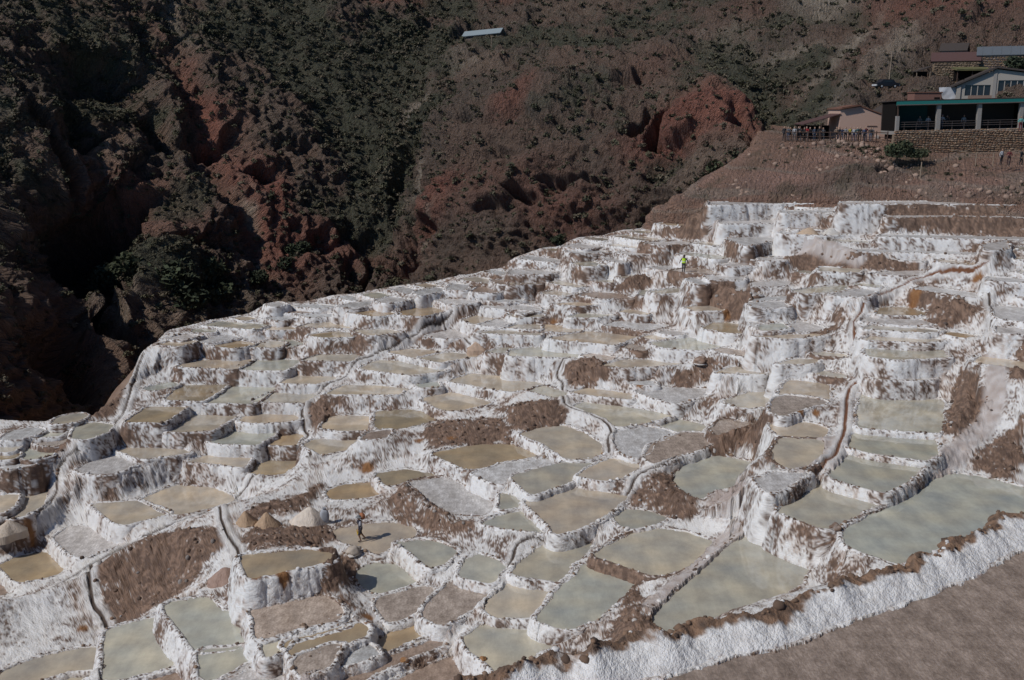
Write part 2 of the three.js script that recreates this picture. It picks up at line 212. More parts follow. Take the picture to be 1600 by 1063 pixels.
pond('t','m',20.57,'the only beige brine pond right of the long red brown channel',[26.94,-72.77,28.09,-73.51,31.31,-72.04,30.28,-71.33,27.3,-71.33,26.93,-72.04]);
pond('t','W',20.23,'second nearest beige brine pond left of the long red brown channel',[21,-77.12,22.98,-78.49,24.83,-78.77,23.75,-77.39]);
pond('p','W',23.49,'the only dusty pink salt pan below the thick foreground salt bank',[-2.99,-22.93,0.71,-24.96,4.91,-26.6,6.83,-27.65,8.96,-28.28,11.01,-29.65,12.86,-30.71,14.51,-31.61,17.04,-33.29,19.34,-35.14,23.77,-37.82,25.27,-34.6,15.88,-20.33,-0.6,-20.33]);
pond('o','W',23.1,'nearest ochre brine pond above the stack of narrow stepped pools',[30.9,-82.69,32.24,-85.61,34.28,-85.61,34.87,-83.04,33.88,-82.34]);
pond('w','W',22.91,'nearest chalky white salt pan above the stack of narrow stepped pools',[28.87,-80.85,30.16,-82.56,33.13,-82.56,34.29,-79.85,31.85,-79.2]);
pond('t','W',22.83,'nearest beige brine pond below the stack of narrow stepped pools',[28.27,-78.26,29.25,-79.53,32.84,-78.26,33.66,-77.64,32.34,-77.02]);
pond('t','W',22.44,'second nearest beige brine pond below the stack of narrow stepped pools',[27.54,-76.06,28.85,-77.54,32.23,-76.65,33.7,-76.06,31.65,-75.2]);
pond('g','W',21.92,'the only pale green brine pond below the stack of narrow stepped pools',[27.35,-74.94,28.52,-76.44,32.81,-74.74,32.21,-72.71,28.34,-71.92,26.88,-72.91]);
pond('w','W',24.13,'third nearest chalky white salt pan above the stack of narrow stepped pools',[28.06,-86.07,31.25,-88.99,32.61,-88.56,30.28,-85.27]);
pond('g','m',23.94,'third nearest pale green brine pond below the tan salt heap on the upper terrace',[25.4,-89.18,29.11,-91.37,32.21,-92.73,29.8,-89.18,26.1,-87.91]);
pond('w','W',24.28,'second nearest chalky white salt pan above the tall brown mound on the right',[39.42,-80.3,41.95,-79.59,38.99,-73.72,37.46,-75.58]);
pond('w','W',23.89,'nearest chalky white salt pan above the tall brown mound on the right',[36.65,-73.76,39.05,-73.76,37.89,-71.46,35.95,-72.02]);
pond('w','W',25.93,'the only chalky white salt pan right of the stack of narrow stepped pools',[40.81,-84.57,43.83,-83.7,42.98,-82.02,40.02,-82.85]);
pond('w','m',27.89,'eighth nearest chalky white salt pan above the stack of narrow stepped pools',[42.88,-90.44,46.58,-94.01,43.49,-88.21,41.5,-87.13]);
pond('w','W',21.64,'the only chalky white salt pan above the long red brown channel',[23.71,-84.04,25.5,-86.83,26.59,-84.04,25.48,-82.71,23.26,-82.38]);
pond('w','m',25.13,'second nearest chalky white salt pan above the stack of narrow stepped pools',[32.86,-91.27,37.02,-93.23,39.55,-93.23,35.91,-90.32]);
pond('g','W',25.04,'second nearest pale green brine pond below the tan salt heap on the upper terrace',[29.93,-95.9,33.15,-94.86,32.16,-92.84,29.16,-93.34]);
pond('w','m',23.46,'nearest chalky white salt pan below the tan salt heap on the upper terrace',[23.65,-96.45,27.19,-97.43,26.09,-94.55,23.09,-94.09]);
pond('g','W',19.45,'third nearest pale green brine pond below the person in the yellow vest',[12.71,-87.76,16.39,-89.8,19.38,-87.11,16.47,-85.18,13.38,-86.13]);
pond('t','W',19.14,'fifth nearest beige brine pond below the person in the yellow vest',[3.6,-90.82,7.1,-93.84,11.74,-92.23,9.15,-88.43]);
pond('g','W',18.13,'third nearest pale green brine pond below the scree of grey rocks',[0,-90.32,2.37,-91.66,7.08,-89.01,5.77,-87.74,0,-88.37]);
pond('t','m',19.14,'sixth nearest beige brine pond right of the scree of grey rocks',[0.98,-95.21,2.84,-97.16,6.87,-95.21,6.12,-93.71,0.97,-94.45]);
pond('w','m',19.67,'third nearest chalky white salt pan below the person in the yellow vest',[9.06,-94.28,10.56,-96.23,15.05,-94.28,12.65,-92.02]);
pond('o','W',20.55,'the only ochre brine pond below the person in the yellow vest',[17.6,-89.09,19.19,-91.67,22.28,-89.45,21.47,-87.33,19.15,-86.99]);
pond('g','W',20.12,'third nearest pale green brine pond left of the person in the yellow vest',[5.76,-96.08,7.03,-97.73,9.96,-96.9,7.87,-95.67]);
pond('p','m',21.3,'the only dusty pink salt pan left of the person in the yellow vest',[7.1,-101.5,8.42,-102.96,10.48,-102.47,11.9,-99.63,9.18,-99.63]);
pond('t','m',21.21,'fifth nearest beige brine pond right of the scree of grey rocks',[3.16,-102.97,4.63,-104.46,6.32,-102.97,5.19,-101.53]);
pond('t','m',20.76,'fifth nearest beige brine pond left of the person in the yellow vest',[4.24,-99.3,7.39,-100.65,8.48,-99.3,6.73,-98.41]);
pond('g','m',23.64,'second nearest pale green brine pond left of the person in the yellow vest',[6.76,-107.91,8.68,-109.14,9.52,-106.12,7.87,-105.53]);
pond('w','m',23.53,'nearest chalky white salt pan left of the person in the yellow vest',[14.78,-105.08,17.19,-106.83,17.81,-105.08,15.86,-103.94]);
pond('t','W',21.53,'nearest beige brine pond below the person in the yellow vest',[16.65,-93.64,18.65,-94.9,19.76,-92.42,17.32,-92.02]);
pond('w','m',23.02,'third nearest chalky white salt pan right of the person in the yellow vest',[21.56,-96.7,23.86,-96.7,22.63,-92.16,21.09,-93.04]);
pond('w','W',23.73,'nearest chalky white salt pan right of the person in the yellow vest',[19.22,-98.42,23.29,-99.46,22.12,-96.42,19.66,-96.42]);
pond('g','m',21.68,'second nearest pale green brine pond below the person in the yellow vest',[13.59,-102.33,15.4,-100.39,12.89,-99.44]);
pond('w','m',26.42,'third nearest chalky white salt pan left of the tan salt heap on the upper terrace',[23.09,-106.29,27.92,-110.68,28.82,-107.72,23.83,-100.95]);
pond('w','m',20.01,'seventh nearest chalky white salt pan right of the scree of grey rocks',[0,-101.77,2.65,-103.61,3.45,-100.88,1.01,-98.28]);
pond('o','W',19.57,'nearest ochre brine pond left of the scree of grey rocks',[-16.41,-100.67,-14.35,-101.99,-11.71,-100.24,-13.6,-98.97]);
pond('o','m',19.62,'the only ochre brine pond below the scree of grey rocks',[-11.51,-100.01,-10.31,-103.55,-7.83,-103.55,-6.68,-102.2,-9.17,-98.74]);
pond('o','m',18.16,'second nearest ochre brine pond left of the scree of grey rocks',[-19.85,-96.77,-17.59,-98.14,-15.97,-97.53,-15.9,-96.01,-18.31,-95.64]);
pond('t','m',18.46,'fifth nearest beige brine pond below the scree of grey rocks',[-15.43,-97.34,-12.46,-97.73,-11.16,-96.57,-13.81,-95.29]);
pond('t','m',18.34,'second nearest beige brine pond left of the scree of grey rocks',[-21.29,-99.83,-20.04,-102.31,-17.8,-101.47,-16.37,-99.03]);
pond('t','W',18.01,'fifth nearest beige brine pond right of the bare brown slope beside the canyon',[-24.72,-99.76,-25.01,-100.97,-23.19,-101.38,-22.06,-100.16]);
pond('g','m',17.17,'second nearest pale green brine pond above the tall white salt pile',[-24.03,-96.6,-24.55,-98.82,-22.51,-98.82,-20.77,-96.97,-22.2,-95.88]);
pond('w','W',18.09,'second nearest chalky white salt pan below the scree of grey rocks',[-8.35,-96.67,-6.67,-98.98,-4.44,-98.59,-4.51,-96.29,-6.29,-95.55]);
pond('t','W',19.14,'nearest beige brine pond below the scree of grey rocks',[-4.81,-99.39,-2.84,-102.38,-1.4,-99.81,-3.54,-97.36]);
pond('w','W',19.26,'third nearest chalky white salt pan below the scree of grey rocks',[-3.01,-96.4,-1.39,-98.82,0.3,-98,-1.02,-95.62]);
pond('t','W',19.2,'fourth nearest beige brine pond right of the scree of grey rocks',[-0.69,-95.51,0.8,-97.47,2.52,-96.68,2.47,-94.74]);
pond('t','W',19.09,'fourth nearest beige brine pond below the scree of grey rocks',[-3.26,-93.72,-0.69,-94.84,2.46,-94.09,2.42,-92.62]);
pond('g','m',17.99,'nearest pale green brine pond below the scree of grey rocks',[-2.06,-90.4,-0.67,-92.08,2.39,-91.07,2.34,-89.1]);
pond('t','W',17.05,'third nearest beige brine pond below the scree of grey rocks',[-11.76,-94.28,-9.74,-95.32,-6.71,-94.28,-8.94,-91.93]);
pond('t','W',17.12,'second nearest beige brine pond below the scree of grey rocks',[-8.42,-91.46,-6.34,-93.66,-3.24,-92.65,-6.58,-90.05]);
pond('t','m',16.82,'eighth nearest beige brine pond below the scree of grey rocks',[-19.5,-91.84,-18.52,-93.82,-14.96,-93.82,-15.24,-91.51]);
pond('w','W',20.26,'nearest chalky white salt pan below the scree of grey rocks',[-7.67,-103.97,-5.25,-105.41,-3.73,-103.03,-5.94,-101.64]);
pond('w','W',20.43,'third nearest chalky white salt pan left of the scree of grey rocks',[-14.11,-103.08,-12.75,-105,-10.8,-103.36,-12.89,-101.68]);
pond('w','W',20.85,'nearest chalky white salt pan left of the scree of grey rocks',[-10.12,-105.66,-8.15,-108.24,-6.94,-106.68,-9.58,-103.68]);
pond('p','m',21.69,'second nearest dusty pink salt pan right of the scree of grey rocks',[-2.05,-107.69,0.15,-108.79,2.14,-106.61,-0.76,-105.55]);
pond('p','m',21.03,'nearest dusty pink salt pan right of the scree of grey rocks',[-4.14,-104.69,-3.34,-107.77,-0.76,-106.21,-1.81,-104.19]);
pond('w','W',21.05,'nearest chalky white salt pan right of the scree of grey rocks',[-6.72,-106.1,-6.39,-109.81,-4.85,-108.72,-5.25,-105.59]);
pond('w','W',20.05,'fourth nearest chalky white salt pan right of the scree of grey rocks',[-2.82,-101.83,0.67,-102.74,2.62,-100.93,2.59,-99.61,-1.59,-100.93]);
pond('p','m',18.88,'the only dusty pink salt pan left of the scree of grey rocks',[-23.84,-104.54,-22.5,-105.91,-20.7,-105,-22.13,-104.09]);
pond('o','m',17.43,'third nearest ochre brine pond right of the bare brown slope beside the canyon',[-28.82,-95.13,-27.43,-97.31,-25.39,-95.85,-26.66,-94.43]);
pond('t','m',17.31,'fourth nearest beige brine pond right of the bare brown slope beside the canyon',[-25.09,-95.3,-24.26,-97.62,-22.69,-97.1,-22.79,-95.3]);
pond('t','m',17.86,'the only beige brine pond above the bare brown slope beside the canyon',[-33.66,-94.03,-32.29,-95.83,-30.91,-95.1,-31.81,-93.33]);
pond('w','m',17.96,'the only chalky white salt pan above the bare brown slope beside the canyon',[-33.7,-96.12,-32.52,-97.62,-31.06,-97.24,-32.14,-95.38]);
pond('w','m',22.47,'fifth nearest chalky white salt pan right of the scree of grey rocks',[0,-110.09,1.88,-110.68,4.82,-109.27,3.65,-107.43,0,-107.43]);
pond('t','m',21.72,'second nearest beige brine pond right of the scree of grey rocks',[0,-107.06,2.21,-108.15,2.89,-106.21,0,-104.95]);
pond('w','W',23.95,'third nearest chalky white salt pan left of the person in the yellow vest',[10.23,-108.05,11.46,-109.31,12.74,-107.56,11.47,-105.86]);
pond('w','W',24.52,'second nearest chalky white salt pan left of the person in the yellow vest',[11.87,-109.79,14.17,-110.46,15.28,-109,13.1,-107.71]);
pond('w','m',24.64,'fifth nearest chalky white salt pan left of the person in the yellow vest',[5.76,-113.83,8.2,-115.86,10.75,-113.83,8.12,-111.86]);
pond('w','m',24.41,'fourth nearest chalky white salt pan left of the person in the yellow vest',[6.2,-111.37,9.85,-112.19,10.44,-110.44,7.4,-109.51]);
pond('w','k',25.54,'the only chalky white salt pan above the person in the yellow vest',[14.48,-110.21,18.8,-111.65,19.95,-109.64,16.42,-108.25]);
pond('w','W',23.46,'nearest chalky white salt pan below the person in the yellow vest',[17.46,-97.85,18.28,-98.76,19.68,-96.48,18.19,-95.52]);
pond('w','m',24.64,'second nearest chalky white salt pan right of the person in the yellow vest',[21.21,-100.21,24.87,-101.34,25.45,-100.21,21.8,-99]);
pond('w','W',25.21,'second nearest chalky white salt pan left of the tan salt heap on the upper terrace',[25.26,-100.97,27.37,-101.21,26.86,-99.24,25.13,-99.01]);
pond('w','W',22.88,'third nearest chalky white salt pan below the tan salt heap on the upper terrace',[21.67,-88.72,24.37,-89.53,24.18,-87.3,21.57,-86.99]);
pond('g','W',21.9,'fourth nearest pale green brine pond below the tan salt heap on the upper terrace',[21.3,-83.81,23.12,-84.5,23.03,-82.73,21.13,-81.94]);
pond('w','W',19.57,'ninth nearest chalky white salt pan left of the scree of grey rocks',[-25.92,-105.17,-25.12,-106.41,-24.12,-105.17,-25.14,-104.14]);
pond('w','W',19.19,'seventh nearest chalky white salt pan left of the scree of grey rocks',[-23.82,-106.2,-21.28,-107.16,-18.56,-106.2,-20.54,-105.18]);
pond('w','m',18.59,'eighth nearest chalky white salt pan left of the scree of grey rocks',[-25.42,-102.83,-24.08,-103.97,-22.32,-103.18,-24.09,-101.63]);
pond('w','W',18.78,'sixth nearest chalky white salt pan left of the scree of grey rocks',[-22.47,-103.95,-19.86,-104.31,-17.68,-102.98,-20.9,-102.28]);
pond('w','W',19.99,'fourth nearest chalky white salt pan left of the scree of grey rocks',[-17.64,-101.95,-16.7,-103.79,-14.73,-104.92,-14.18,-103.51,-16.36,-101.59]);
pond('t','W',19.76,'third nearest beige brine pond right of the scree of grey rocks',[-0.04,-98.7,2.59,-99.55,2.99,-98.04,0.63,-97.54]);
pond('w','W',20.07,'sixth nearest chalky white salt pan right of the scree of grey rocks',[0.68,-104.52,2.72,-105.09,3.5,-103.57,1.02,-103.01]);
pond('w','W',20.35,'third nearest chalky white salt pan right of the scree of grey rocks',[-2.53,-104.33,-0.04,-104.91,1.03,-103.76,-1.44,-102.82]);
pond('w','m',22.8,'second nearest chalky white salt pan below the tan salt heap on the upper terrace',[22.58,-91.79,25.95,-92.64,26.16,-91.11,22.21,-90.2]);
pond('w','W',21.73,'fourth nearest chalky white salt pan below the tan salt heap on the upper terrace',[21.2,-85.68,21.94,-85.12,23.73,-85.26,20.84,-84.15]);
pond('w','m',25.15,'nearest chalky white salt pan left of the tan salt heap on the upper terrace',[25.34,-104.03,28.59,-103.05,28.63,-101.25,24.5,-100.44]);
pond('t','W',21.6,'third nearest beige brine pond above the long red brown channel',[20.09,-80.96,24.64,-82.24,26.14,-81.59,22.68,-80.21]);
pond('w','W',29.49,'second nearest chalky white salt pan above the tan salt heap on the upper terrace',[22.59,-114.99,29.75,-117.42,36.93,-116.6,36.19,-114.2,28.95,-114.2,22,-111.9]);
pond('w','W',30.25,'tenth nearest chalky white salt pan above the stack of narrow stepped pools',[35.39,-107.43,44.55,-108.18,56.41,-105.95,55.3,-103.82,43.36,-105.23,34.69,-105.23]);
pond('w','W',29.04,'nearest chalky white salt pan above the tan salt heap on the upper terrace',[29.69,-110.04,35.15,-110.75,34.5,-108.66,29.15,-107.99]);
pond('w','k',29.24,'ninth nearest chalky white salt pan above the stack of narrow stepped pools',[38.77,-103.41,44.69,-103.41,54.55,-102.16,53.61,-100.35,43.9,-101.55,38.09,-101.55]);
pond('w','W',27.32,'the only chalky white salt pan right of the tan salt heap on the upper terrace',[28.52,-105.21,32.72,-104.66,36.43,-105.77,38.39,-105.21,37.67,-103.56,32.06,-102.49,28.09,-103.56]);
pond('w','W',27.67,'seventh nearest chalky white salt pan above the stack of narrow stepped pools',[37.08,-100.16,44.3,-99.13,52.38,-97.63,51.62,-96.16,43.43,-97.13,36.53,-98.62]);
pond('w','W',26.51,'sixth nearest chalky white salt pan above the stack of narrow stepped pools',[33.53,-97.88,39.93,-97.42,44.13,-95.65,43.55,-94.35,39.23,-95.65,33.08,-96.53]);
pond('w','W',27.76,'the only chalky white salt pan right of the bare knoll by the canyon',[23.48,-112.86,28.32,-114.2,29.7,-112.2,27.92,-109.65,22.91,-109.02]);
pond('g','m',27.6,'second nearest pale green brine pond right of the stack of narrow stepped pools',[46.84,-88.83,48.62,-89.83,50.38,-91.19,48.76,-93.17,47.19,-91.78,45.25,-90.04]);
pond('w','W',23.31,'eighth nearest chalky white salt pan right of the scree of grey rocks',[0.96,-113.83,2.65,-112.25,4.79,-110.73,5.58,-112.41,3.82,-113.86,2.24,-115.4]);
pond('b','m',29.51,'the only grey brown brine pond right of the tan salt heap on the upper terrace',[39.71,-112.22,38,-111.09,36.11,-110.18,36.66,-108.17,38.95,-108.96,40.99,-110.27]);
pond('g','W',26.25,'the only pale green brine pond above the tall brown mound on the right',[43.43,-84.84,44.82,-83.37,46.98,-82.62,47.83,-83.92,46.08,-85.23,44.4,-86.27]);
pond('g','W',24.82,'the only pale green brine pond right of the person in the yellow vest',[17.95,-106.3,19.45,-104.56,21.05,-102.77,22.72,-104.18,21.15,-105.99,19.36,-107.5]);
pond('b','k',23.77,'the only grey brown brine pond right of the person in the yellow vest',[16.56,-101.92,18.28,-100.47,19.91,-99.63,21.48,-101.14,19.8,-102.38,18.41,-103.45]);
pond('g','W',18.13,'third nearest pale green brine pond right of the bare brown slope beside the canyon',[-31.44,-101.36,-28.79,-100.46,-26.16,-99.5,-25.4,-101.74,-28.01,-102.33,-30.67,-103.37]);
pond('t','W',26.94,'the only beige brine pond left of the bare knoll by the canyon',[16.79,-116.2,18.08,-114.77,19.71,-113.36,20.95,-114.76,19.61,-116.02,18.37,-117.41]);
pond('t','W',25.52,'second nearest beige brine pond left of the person in the yellow vest',[11.88,-116.19,13.49,-113.84,15.42,-111.84,16.83,-113.43,15.46,-115.44,13.95,-117.49]);
pond('t','W',22.19,'the only beige brine pond above the tall brown mound on the right',[33.42,-69.83,34.75,-68.5,36.42,-67.15,37.87,-68.99,36.27,-70.28,34.62,-71.61]);
pond('w','k',24.63,'fourth nearest chalky white salt pan above the stack of narrow stepped pools',[35.34,-86.22,36.82,-84.4,38.67,-82.48,39.75,-83.97,38.07,-85.65,36.66,-87.47]);
pond('g','m',26.94,'nearest pale green brine pond right of the tan salt heap on the upper terrace',[31.74,-100.51,33.47,-99.81,35.19,-99.49,35.6,-100.87,33.88,-101.45,32.06,-101.76]);
pond('w','m',20.48,'second nearest chalky white salt pan left of the scree of grey rocks',[-13.24,-109.27,-12.16,-108.33,-11.26,-106.91,-9.89,-107.92,-10.94,-109.35,-11.97,-110.52]);
pond('g','k',16.46,'fourth nearest pale green brine pond below the scree of grey rocks',[1.77,-82.76,2.75,-81.67,3.65,-80.74,4.94,-81.59,3.71,-82.72,2.73,-84]);
pond('g','k',27.66,'third nearest pale green brine pond right of the stack of narrow stepped pools',[49.75,-93.61,51.15,-93.26,52.76,-93.39,52.59,-95.15,51.23,-95.37,49.51,-95.21]);
pond('g','m',27,'nearest pale green brine pond right of the stack of narrow stepped pools',[44.29,-88.01,45.95,-86.76,47.76,-85.81,48.39,-87.06,46.64,-87.94,44.94,-89.06]);
pond('g','W',20.15,'the only pale green brine pond left of the scree of grey rocks',[-16.33,-108.26,-15.07,-106.71,-13.79,-105.25,-12.28,-106.19,-13.77,-107.87,-15.07,-109.21]);
pond('t','W',24.86,'third nearest beige brine pond left of the person in the yellow vest',[11.07,-113.23,12,-112.09,13.4,-110.99,14.14,-111.92,13.03,-113.05,11.94,-113.98]);
pond('t','m',21.3,'nearest beige brine pond right of the scree of grey rocks',[-5.4,-111.22,-4.13,-109.89,-2.82,-108.52,-1.8,-109.75,-2.82,-110.93,-4.21,-112.6]);
pond('b','W',27.53,'the only grey brown brine pond above the tan salt heap on the upper terrace',[29.65,-105.7,31.4,-105.69,33.01,-105.4,33.25,-106.68,31.65,-107.18,30.21,-107.43]);
pond('g','W',22.21,'nearest pale green brine pond below the person in the yellow vest',[17.18,-100.37,15.43,-99.51,13.86,-98.14,14.63,-97.03,16.33,-98.22,17.67,-99.35]);
pond('g','k',29.73,'second nearest pale green brine pond right of the tan salt heap on the upper terrace',[41.18,-111.79,42.24,-110.31,43.42,-108.68,44.9,-110.05,43.7,-111.41,42.71,-112.82]);
pond('t','W',21.76,'sixth nearest beige brine pond left of the person in the yellow vest',[4.19,-106.59,5.43,-104.9,6.66,-103.58,7.82,-104.19,6.55,-106.04,5.48,-107.41]);
pond('g','m',25.79,'the only pale green brine pond above the person in the yellow vest',[14.13,-118.36,14.78,-117.46,15.83,-116.72,16.8,-117.61,16.06,-118.4,15.17,-119.38]);
pond('g','W',29.21,'nearest pale green brine pond above the tan salt heap on the upper terrace',[32.27,-112.44,33.59,-111.98,34.76,-111.84,35.2,-112.85,33.91,-113.27,32.57,-113.6]);
pond('o','m',26.47,'second nearest ochre brine pond above the stack of narrow stepped pools',[38.61,-90.25,39.33,-89,40.52,-88.06,41.41,-88.83,40.49,-89.77,39.48,-90.92]);
pond('t','m',25.06,'fourth nearest beige brine pond left of the person in the yellow vest',[8.76,-117.89,9.53,-116.86,10.5,-115.66,11.75,-116.74,10.78,-117.91,9.81,-118.73]);
pond('t','k',26.06,'nearest beige brine pond above the stack of narrow stepped pools',[40.12,-93.2,40.87,-92.24,41.49,-91.63,42.83,-92.35,41.88,-93.26,41.21,-94.15]);
pond('b','W',18.33,'second nearest grey brown brine pond below the person in the yellow vest',[6.6,-87.46,7.32,-86.68,8.21,-85.81,9.02,-86.82,8.25,-87.47,7.38,-88.23]);
pond('w','W',19.72,'fifth nearest chalky white salt pan left of the scree of grey rocks',[-19,-108.63,-18.01,-107.76,-17.23,-106.92,-16.25,-107.25,-17.19,-108.56,-18.16,-109.58]);
pond('b','W',19.61,'second nearest grey brown brine pond above the brown earth ridge right of centre',[17.65,-84.4,18.52,-83.23,19.7,-82.31,20.69,-82.97,19.58,-83.99,18.55,-85.12]);
pond('w','m',21.83,'second nearest chalky white salt pan right of the scree of grey rocks',[-2.67,-112.94,-2.07,-112.04,-1.39,-111.34,-0.17,-112.12,-0.88,-113.07,-1.6,-113.88]);
pond('t','m',20.69,'nearest beige brine pond left of the scree of grey rocks',[-10.59,-110.86,-10.17,-109.95,-9.2,-109.11,-8.15,-110.16,-8.77,-110.92,-9.68,-111.74]);
pond('w','m',28.34,'eleventh nearest chalky white salt pan above the stack of narrow stepped pools',[50.87,-98.7,51.9,-98.49,53.02,-98.29,53.31,-99.64,52.21,-99.78,50.96,-100.13]);
pond('g','W',25.62,'the only pale green brine pond below the bare knoll by the canyon',[19.91,-109.02,20.85,-107.96,21.65,-107.17,22.54,-107.94,21.95,-108.86,21.04,-109.72]);
pond('w','W',17.63,'the only chalky white salt pan right of the bare brown slope beside the canyon',[-29.78,-95.77,-28.64,-96.78,-27.51,-97.85,-28.57,-98.97,-29.81,-98.06,-30.73,-96.64]);
pond('g','W',15.15,'nearest pale green brine pond right of the bare brown slope beside the canyon',[-32.42,-87.25,-31.58,-88.26,-30.98,-89.2,-31.67,-90.02,-32.59,-89.08,-33.37,-88.11]);
pond('t','W',22.69,'nearest beige brine pond left of the person in the yellow vest',[11.76,-103.51,13.13,-103.98,14.5,-104.5,13.93,-105.37,12.72,-105.08,11.25,-104.53]);
pond('t','W',20.36,'second nearest beige brine pond below the person in the yellow vest',[10.91,-97.31,11.93,-96.67,12.99,-96.01,13.41,-97.23,12.65,-97.82,11.52,-98.53]);
pond('o','m',23.97,'the only ochre brine pond right of the scree of grey rocks',[3.94,-116.32,4.55,-115.65,5.17,-115.07,6.18,-115.86,5.45,-116.45,4.88,-117.08]);
pond('b','m',24.89,'the only grey brown brine pond above the tall brown mound on the right',[41.56,-80.36,42.42,-80.09,43.32,-79.85,43.79,-80.88,42.86,-81.3,42.07,-81.52]);
pond('t','W',18.3,'third nearest beige brine pond right of the bare brown slope beside the canyon',[-29.23,-104.23,-28.63,-103.6,-27.91,-103,-27.21,-103.84,-27.94,-104.55,-28.58,-105]);
pond('g','m',24.29,'nearest pale green brine pond below the tan salt heap on the upper terrace',[28.19,-97.83,28.71,-97.26,29.38,-96.43,30.04,-97.22,29.54,-97.99,28.96,-98.7]);
pond('g','W',28.51,'second nearest pale green brine pond above the tan salt heap on the upper terrace',[30.25,-111.92,30.72,-111.44,31.32,-110.84,32.09,-111.56,31.61,-112.1,31.03,-112.68]);
pond('w','W',19.65,'second nearest chalky white salt pan below the person in the yellow vest',[13.95,-91.01,14.6,-90.44,15.41,-90.2,15.91,-91.19,15.24,-91.7,14.36,-91.9]);
pond('t','m',24.44,'the only beige brine pond right of the person in the yellow vest',[21.29,-102.11,21.67,-101.62,22.29,-101.09,23.15,-101.81,22.64,-102.32,22.04,-102.93]);
pond('w','W',17.33,'second nearest chalky white salt pan left of the brown earth ridge right of centre',[10.21,-81.67,10.95,-81.48,11.82,-81.39,11.81,-82.6,11.06,-82.63,10.24,-82.73]);
pond('t','k',19.58,'nearest beige brine pond above the long red brown channel',[24.12,-76.55,24.84,-75.91,25.59,-75.32,26.14,-76.08,25.44,-76.67,24.7,-77.22]);
pond('o','W',22.71,'the only ochre brine pond right of the stack of narrow stepped pools',[34.11,-77,34.57,-76.15,35.25,-75.71,36.03,-76.25,35.36,-76.9,34.74,-77.5]);
pond('t','m',29.96,'second nearest beige brine pond above the stack of narrow stepped pools',[46.98,-110.31,45.99,-109.91,45.1,-109.52,45.56,-108.69,46.44,-109.01,47.16,-109.37]);
pond('g','m',17.96,'the only pale green brine pond above the bare brown slope beside the canyon',[-32.08,-99.04,-31.19,-98.94,-30.33,-99.17,-30.51,-100.37,-31.37,-100.31,-32.28,-100.22]);
pond('t','m',29.42,'the only beige brine pond above the tan salt heap on the upper terrace',[36.17,-113.09,36.81,-112.31,37.54,-111.65,38.64,-112.38,37.95,-113.14,37.16,-113.98]);
pond('b','k',18.96,'nearest grey brown brine pond below the person in the yellow vest',[10.37,-88.35,10.89,-87.72,11.51,-87.06,12.21,-87.75,11.69,-88.37,11.06,-88.97]);
pond('t','m',19.44,'third nearest beige brine pond below the person in the yellow vest',[12.17,-90.09,12.78,-89.57,13.43,-88.86,14.2,-89.52,13.58,-90.14,13.04,-90.86]);
pond('w','W',25.92,'fifth nearest chalky white salt pan above the stack of narrow stepped pools',[36.95,-94.56,37.82,-94.4,38.55,-94.25,38.85,-95.09,38.03,-95.26,37.12,-95.37]);
pond('g','W',24.31,'the only pale green brine pond above the stack of narrow stepped pools',[31.27,-90.19,32.08,-89.65,32.6,-89.11,33.47,-89.82,32.64,-90.43,32.11,-90.93]);
pond('t','k',20.44,'second nearest beige brine pond above the long red brown channel',[24.8,-79.38,25.62,-78.94,26.76,-78.68,26.96,-79.44,26.06,-79.86,25.09,-80.3]);
pond('g','W',15.87,'second nearest pale green brine pond below the scree of grey rocks',[-8.02,-85.85,-7.37,-86.04,-6.64,-86.2,-6.93,-87.4,-7.61,-87.21,-8.38,-87.08]);
pond('g','k',22.23,'nearest pale green brine pond left of the person in the yellow vest',[8.78,-104.51,9.64,-104.13,10.37,-103.73,10.73,-104.65,10.15,-105.04,9.34,-105.37]);
walkway('red',0.42,0.1,[41.46,-86.66,40.09,-86.92,37.04,-89.34,31.97,-86.67,30.04,-84.34,29.11,-82.74,28.27,-81.07,27.77,-77.89,26.74,-74.21,26.49,-72.94,25.5,-72.65,22.86,-65.74,21.87,-63.3,20.19,-59.64,18.9,-58.04]);
walkway('bare',0.9,0,[20.87,-62.37,18.9,-58.04,16.38,-54.94,14.55,-53.45,12.39,-54.75,9.47,-48.96,7.45,-45.52]);
walkway('dark',0.4,0.08,[40.46,-85.45,39.43,-81.62,37.76,-77.5,35.7,-72.9,35.46,-71.8]);
walkway('bare',0.6,0,[35.09,-71.27,33.15,-66.3,32.39,-64.84,29.54,-61.72,27.24,-59.61,24.75,-57.27]);
walkway('dark',0.5,0.09,[-34.88,-92.32,-34.88,-89.7,-33.6,-83.73,-33.48,-81.59,-33.17,-78.71,-33.35,-77.72,-34.48,-76.29,-35.38,-75.62,-35.72,-74.7,-35.07,-72.54,-35.08,-69.92,-35.6,-68.78,-37.15,-67.84]);
walkway('dark',0.5,0.1,[-6.1,-100.92,-9.11,-97.62,-12.15,-94.63,-14.4,-92.1,-15.31,-89.67,-17.04,-87.97,-18.31,-84.32,-17.85,-82.29,-17.25,-80.6,-17.73,-79.54,-15.64,-73.89,-18.3,-76.08,-20.95,-73.62,-22.08,-70.56,-25.83,-66.9,-27.69,-66.08,-28.99,-63.88,-31.03,-61.26,-32.72,-58.68,-32.9,-56.01]);
walkway('dark',0.35,0.08,[5.28,-87.39,4.12,-86.77,4.39,-84.19,4.31,-80.24,4.49,-78.61,6.52,-75.9,7.54,-72.85,7.14,-71.13,7.05,-68.61]);
walkway('dark',0.4,0.08,[12.09,-67.2,10.36,-65.19,8.66,-64.19,7.5,-61.79,5.09,-57.92,3.3,-56.08,2.79,-55.9,1.51,-56.39,0.46,-55.9,-0.04,-54.26,-0.86,-51.76,-1.38,-49.73]);
walkway('bare',0.4,0,[-3.35,-47.89,-4.39,-47.76,-6.49,-46.06,-8.28,-44.61,-9.57,-42.84]);
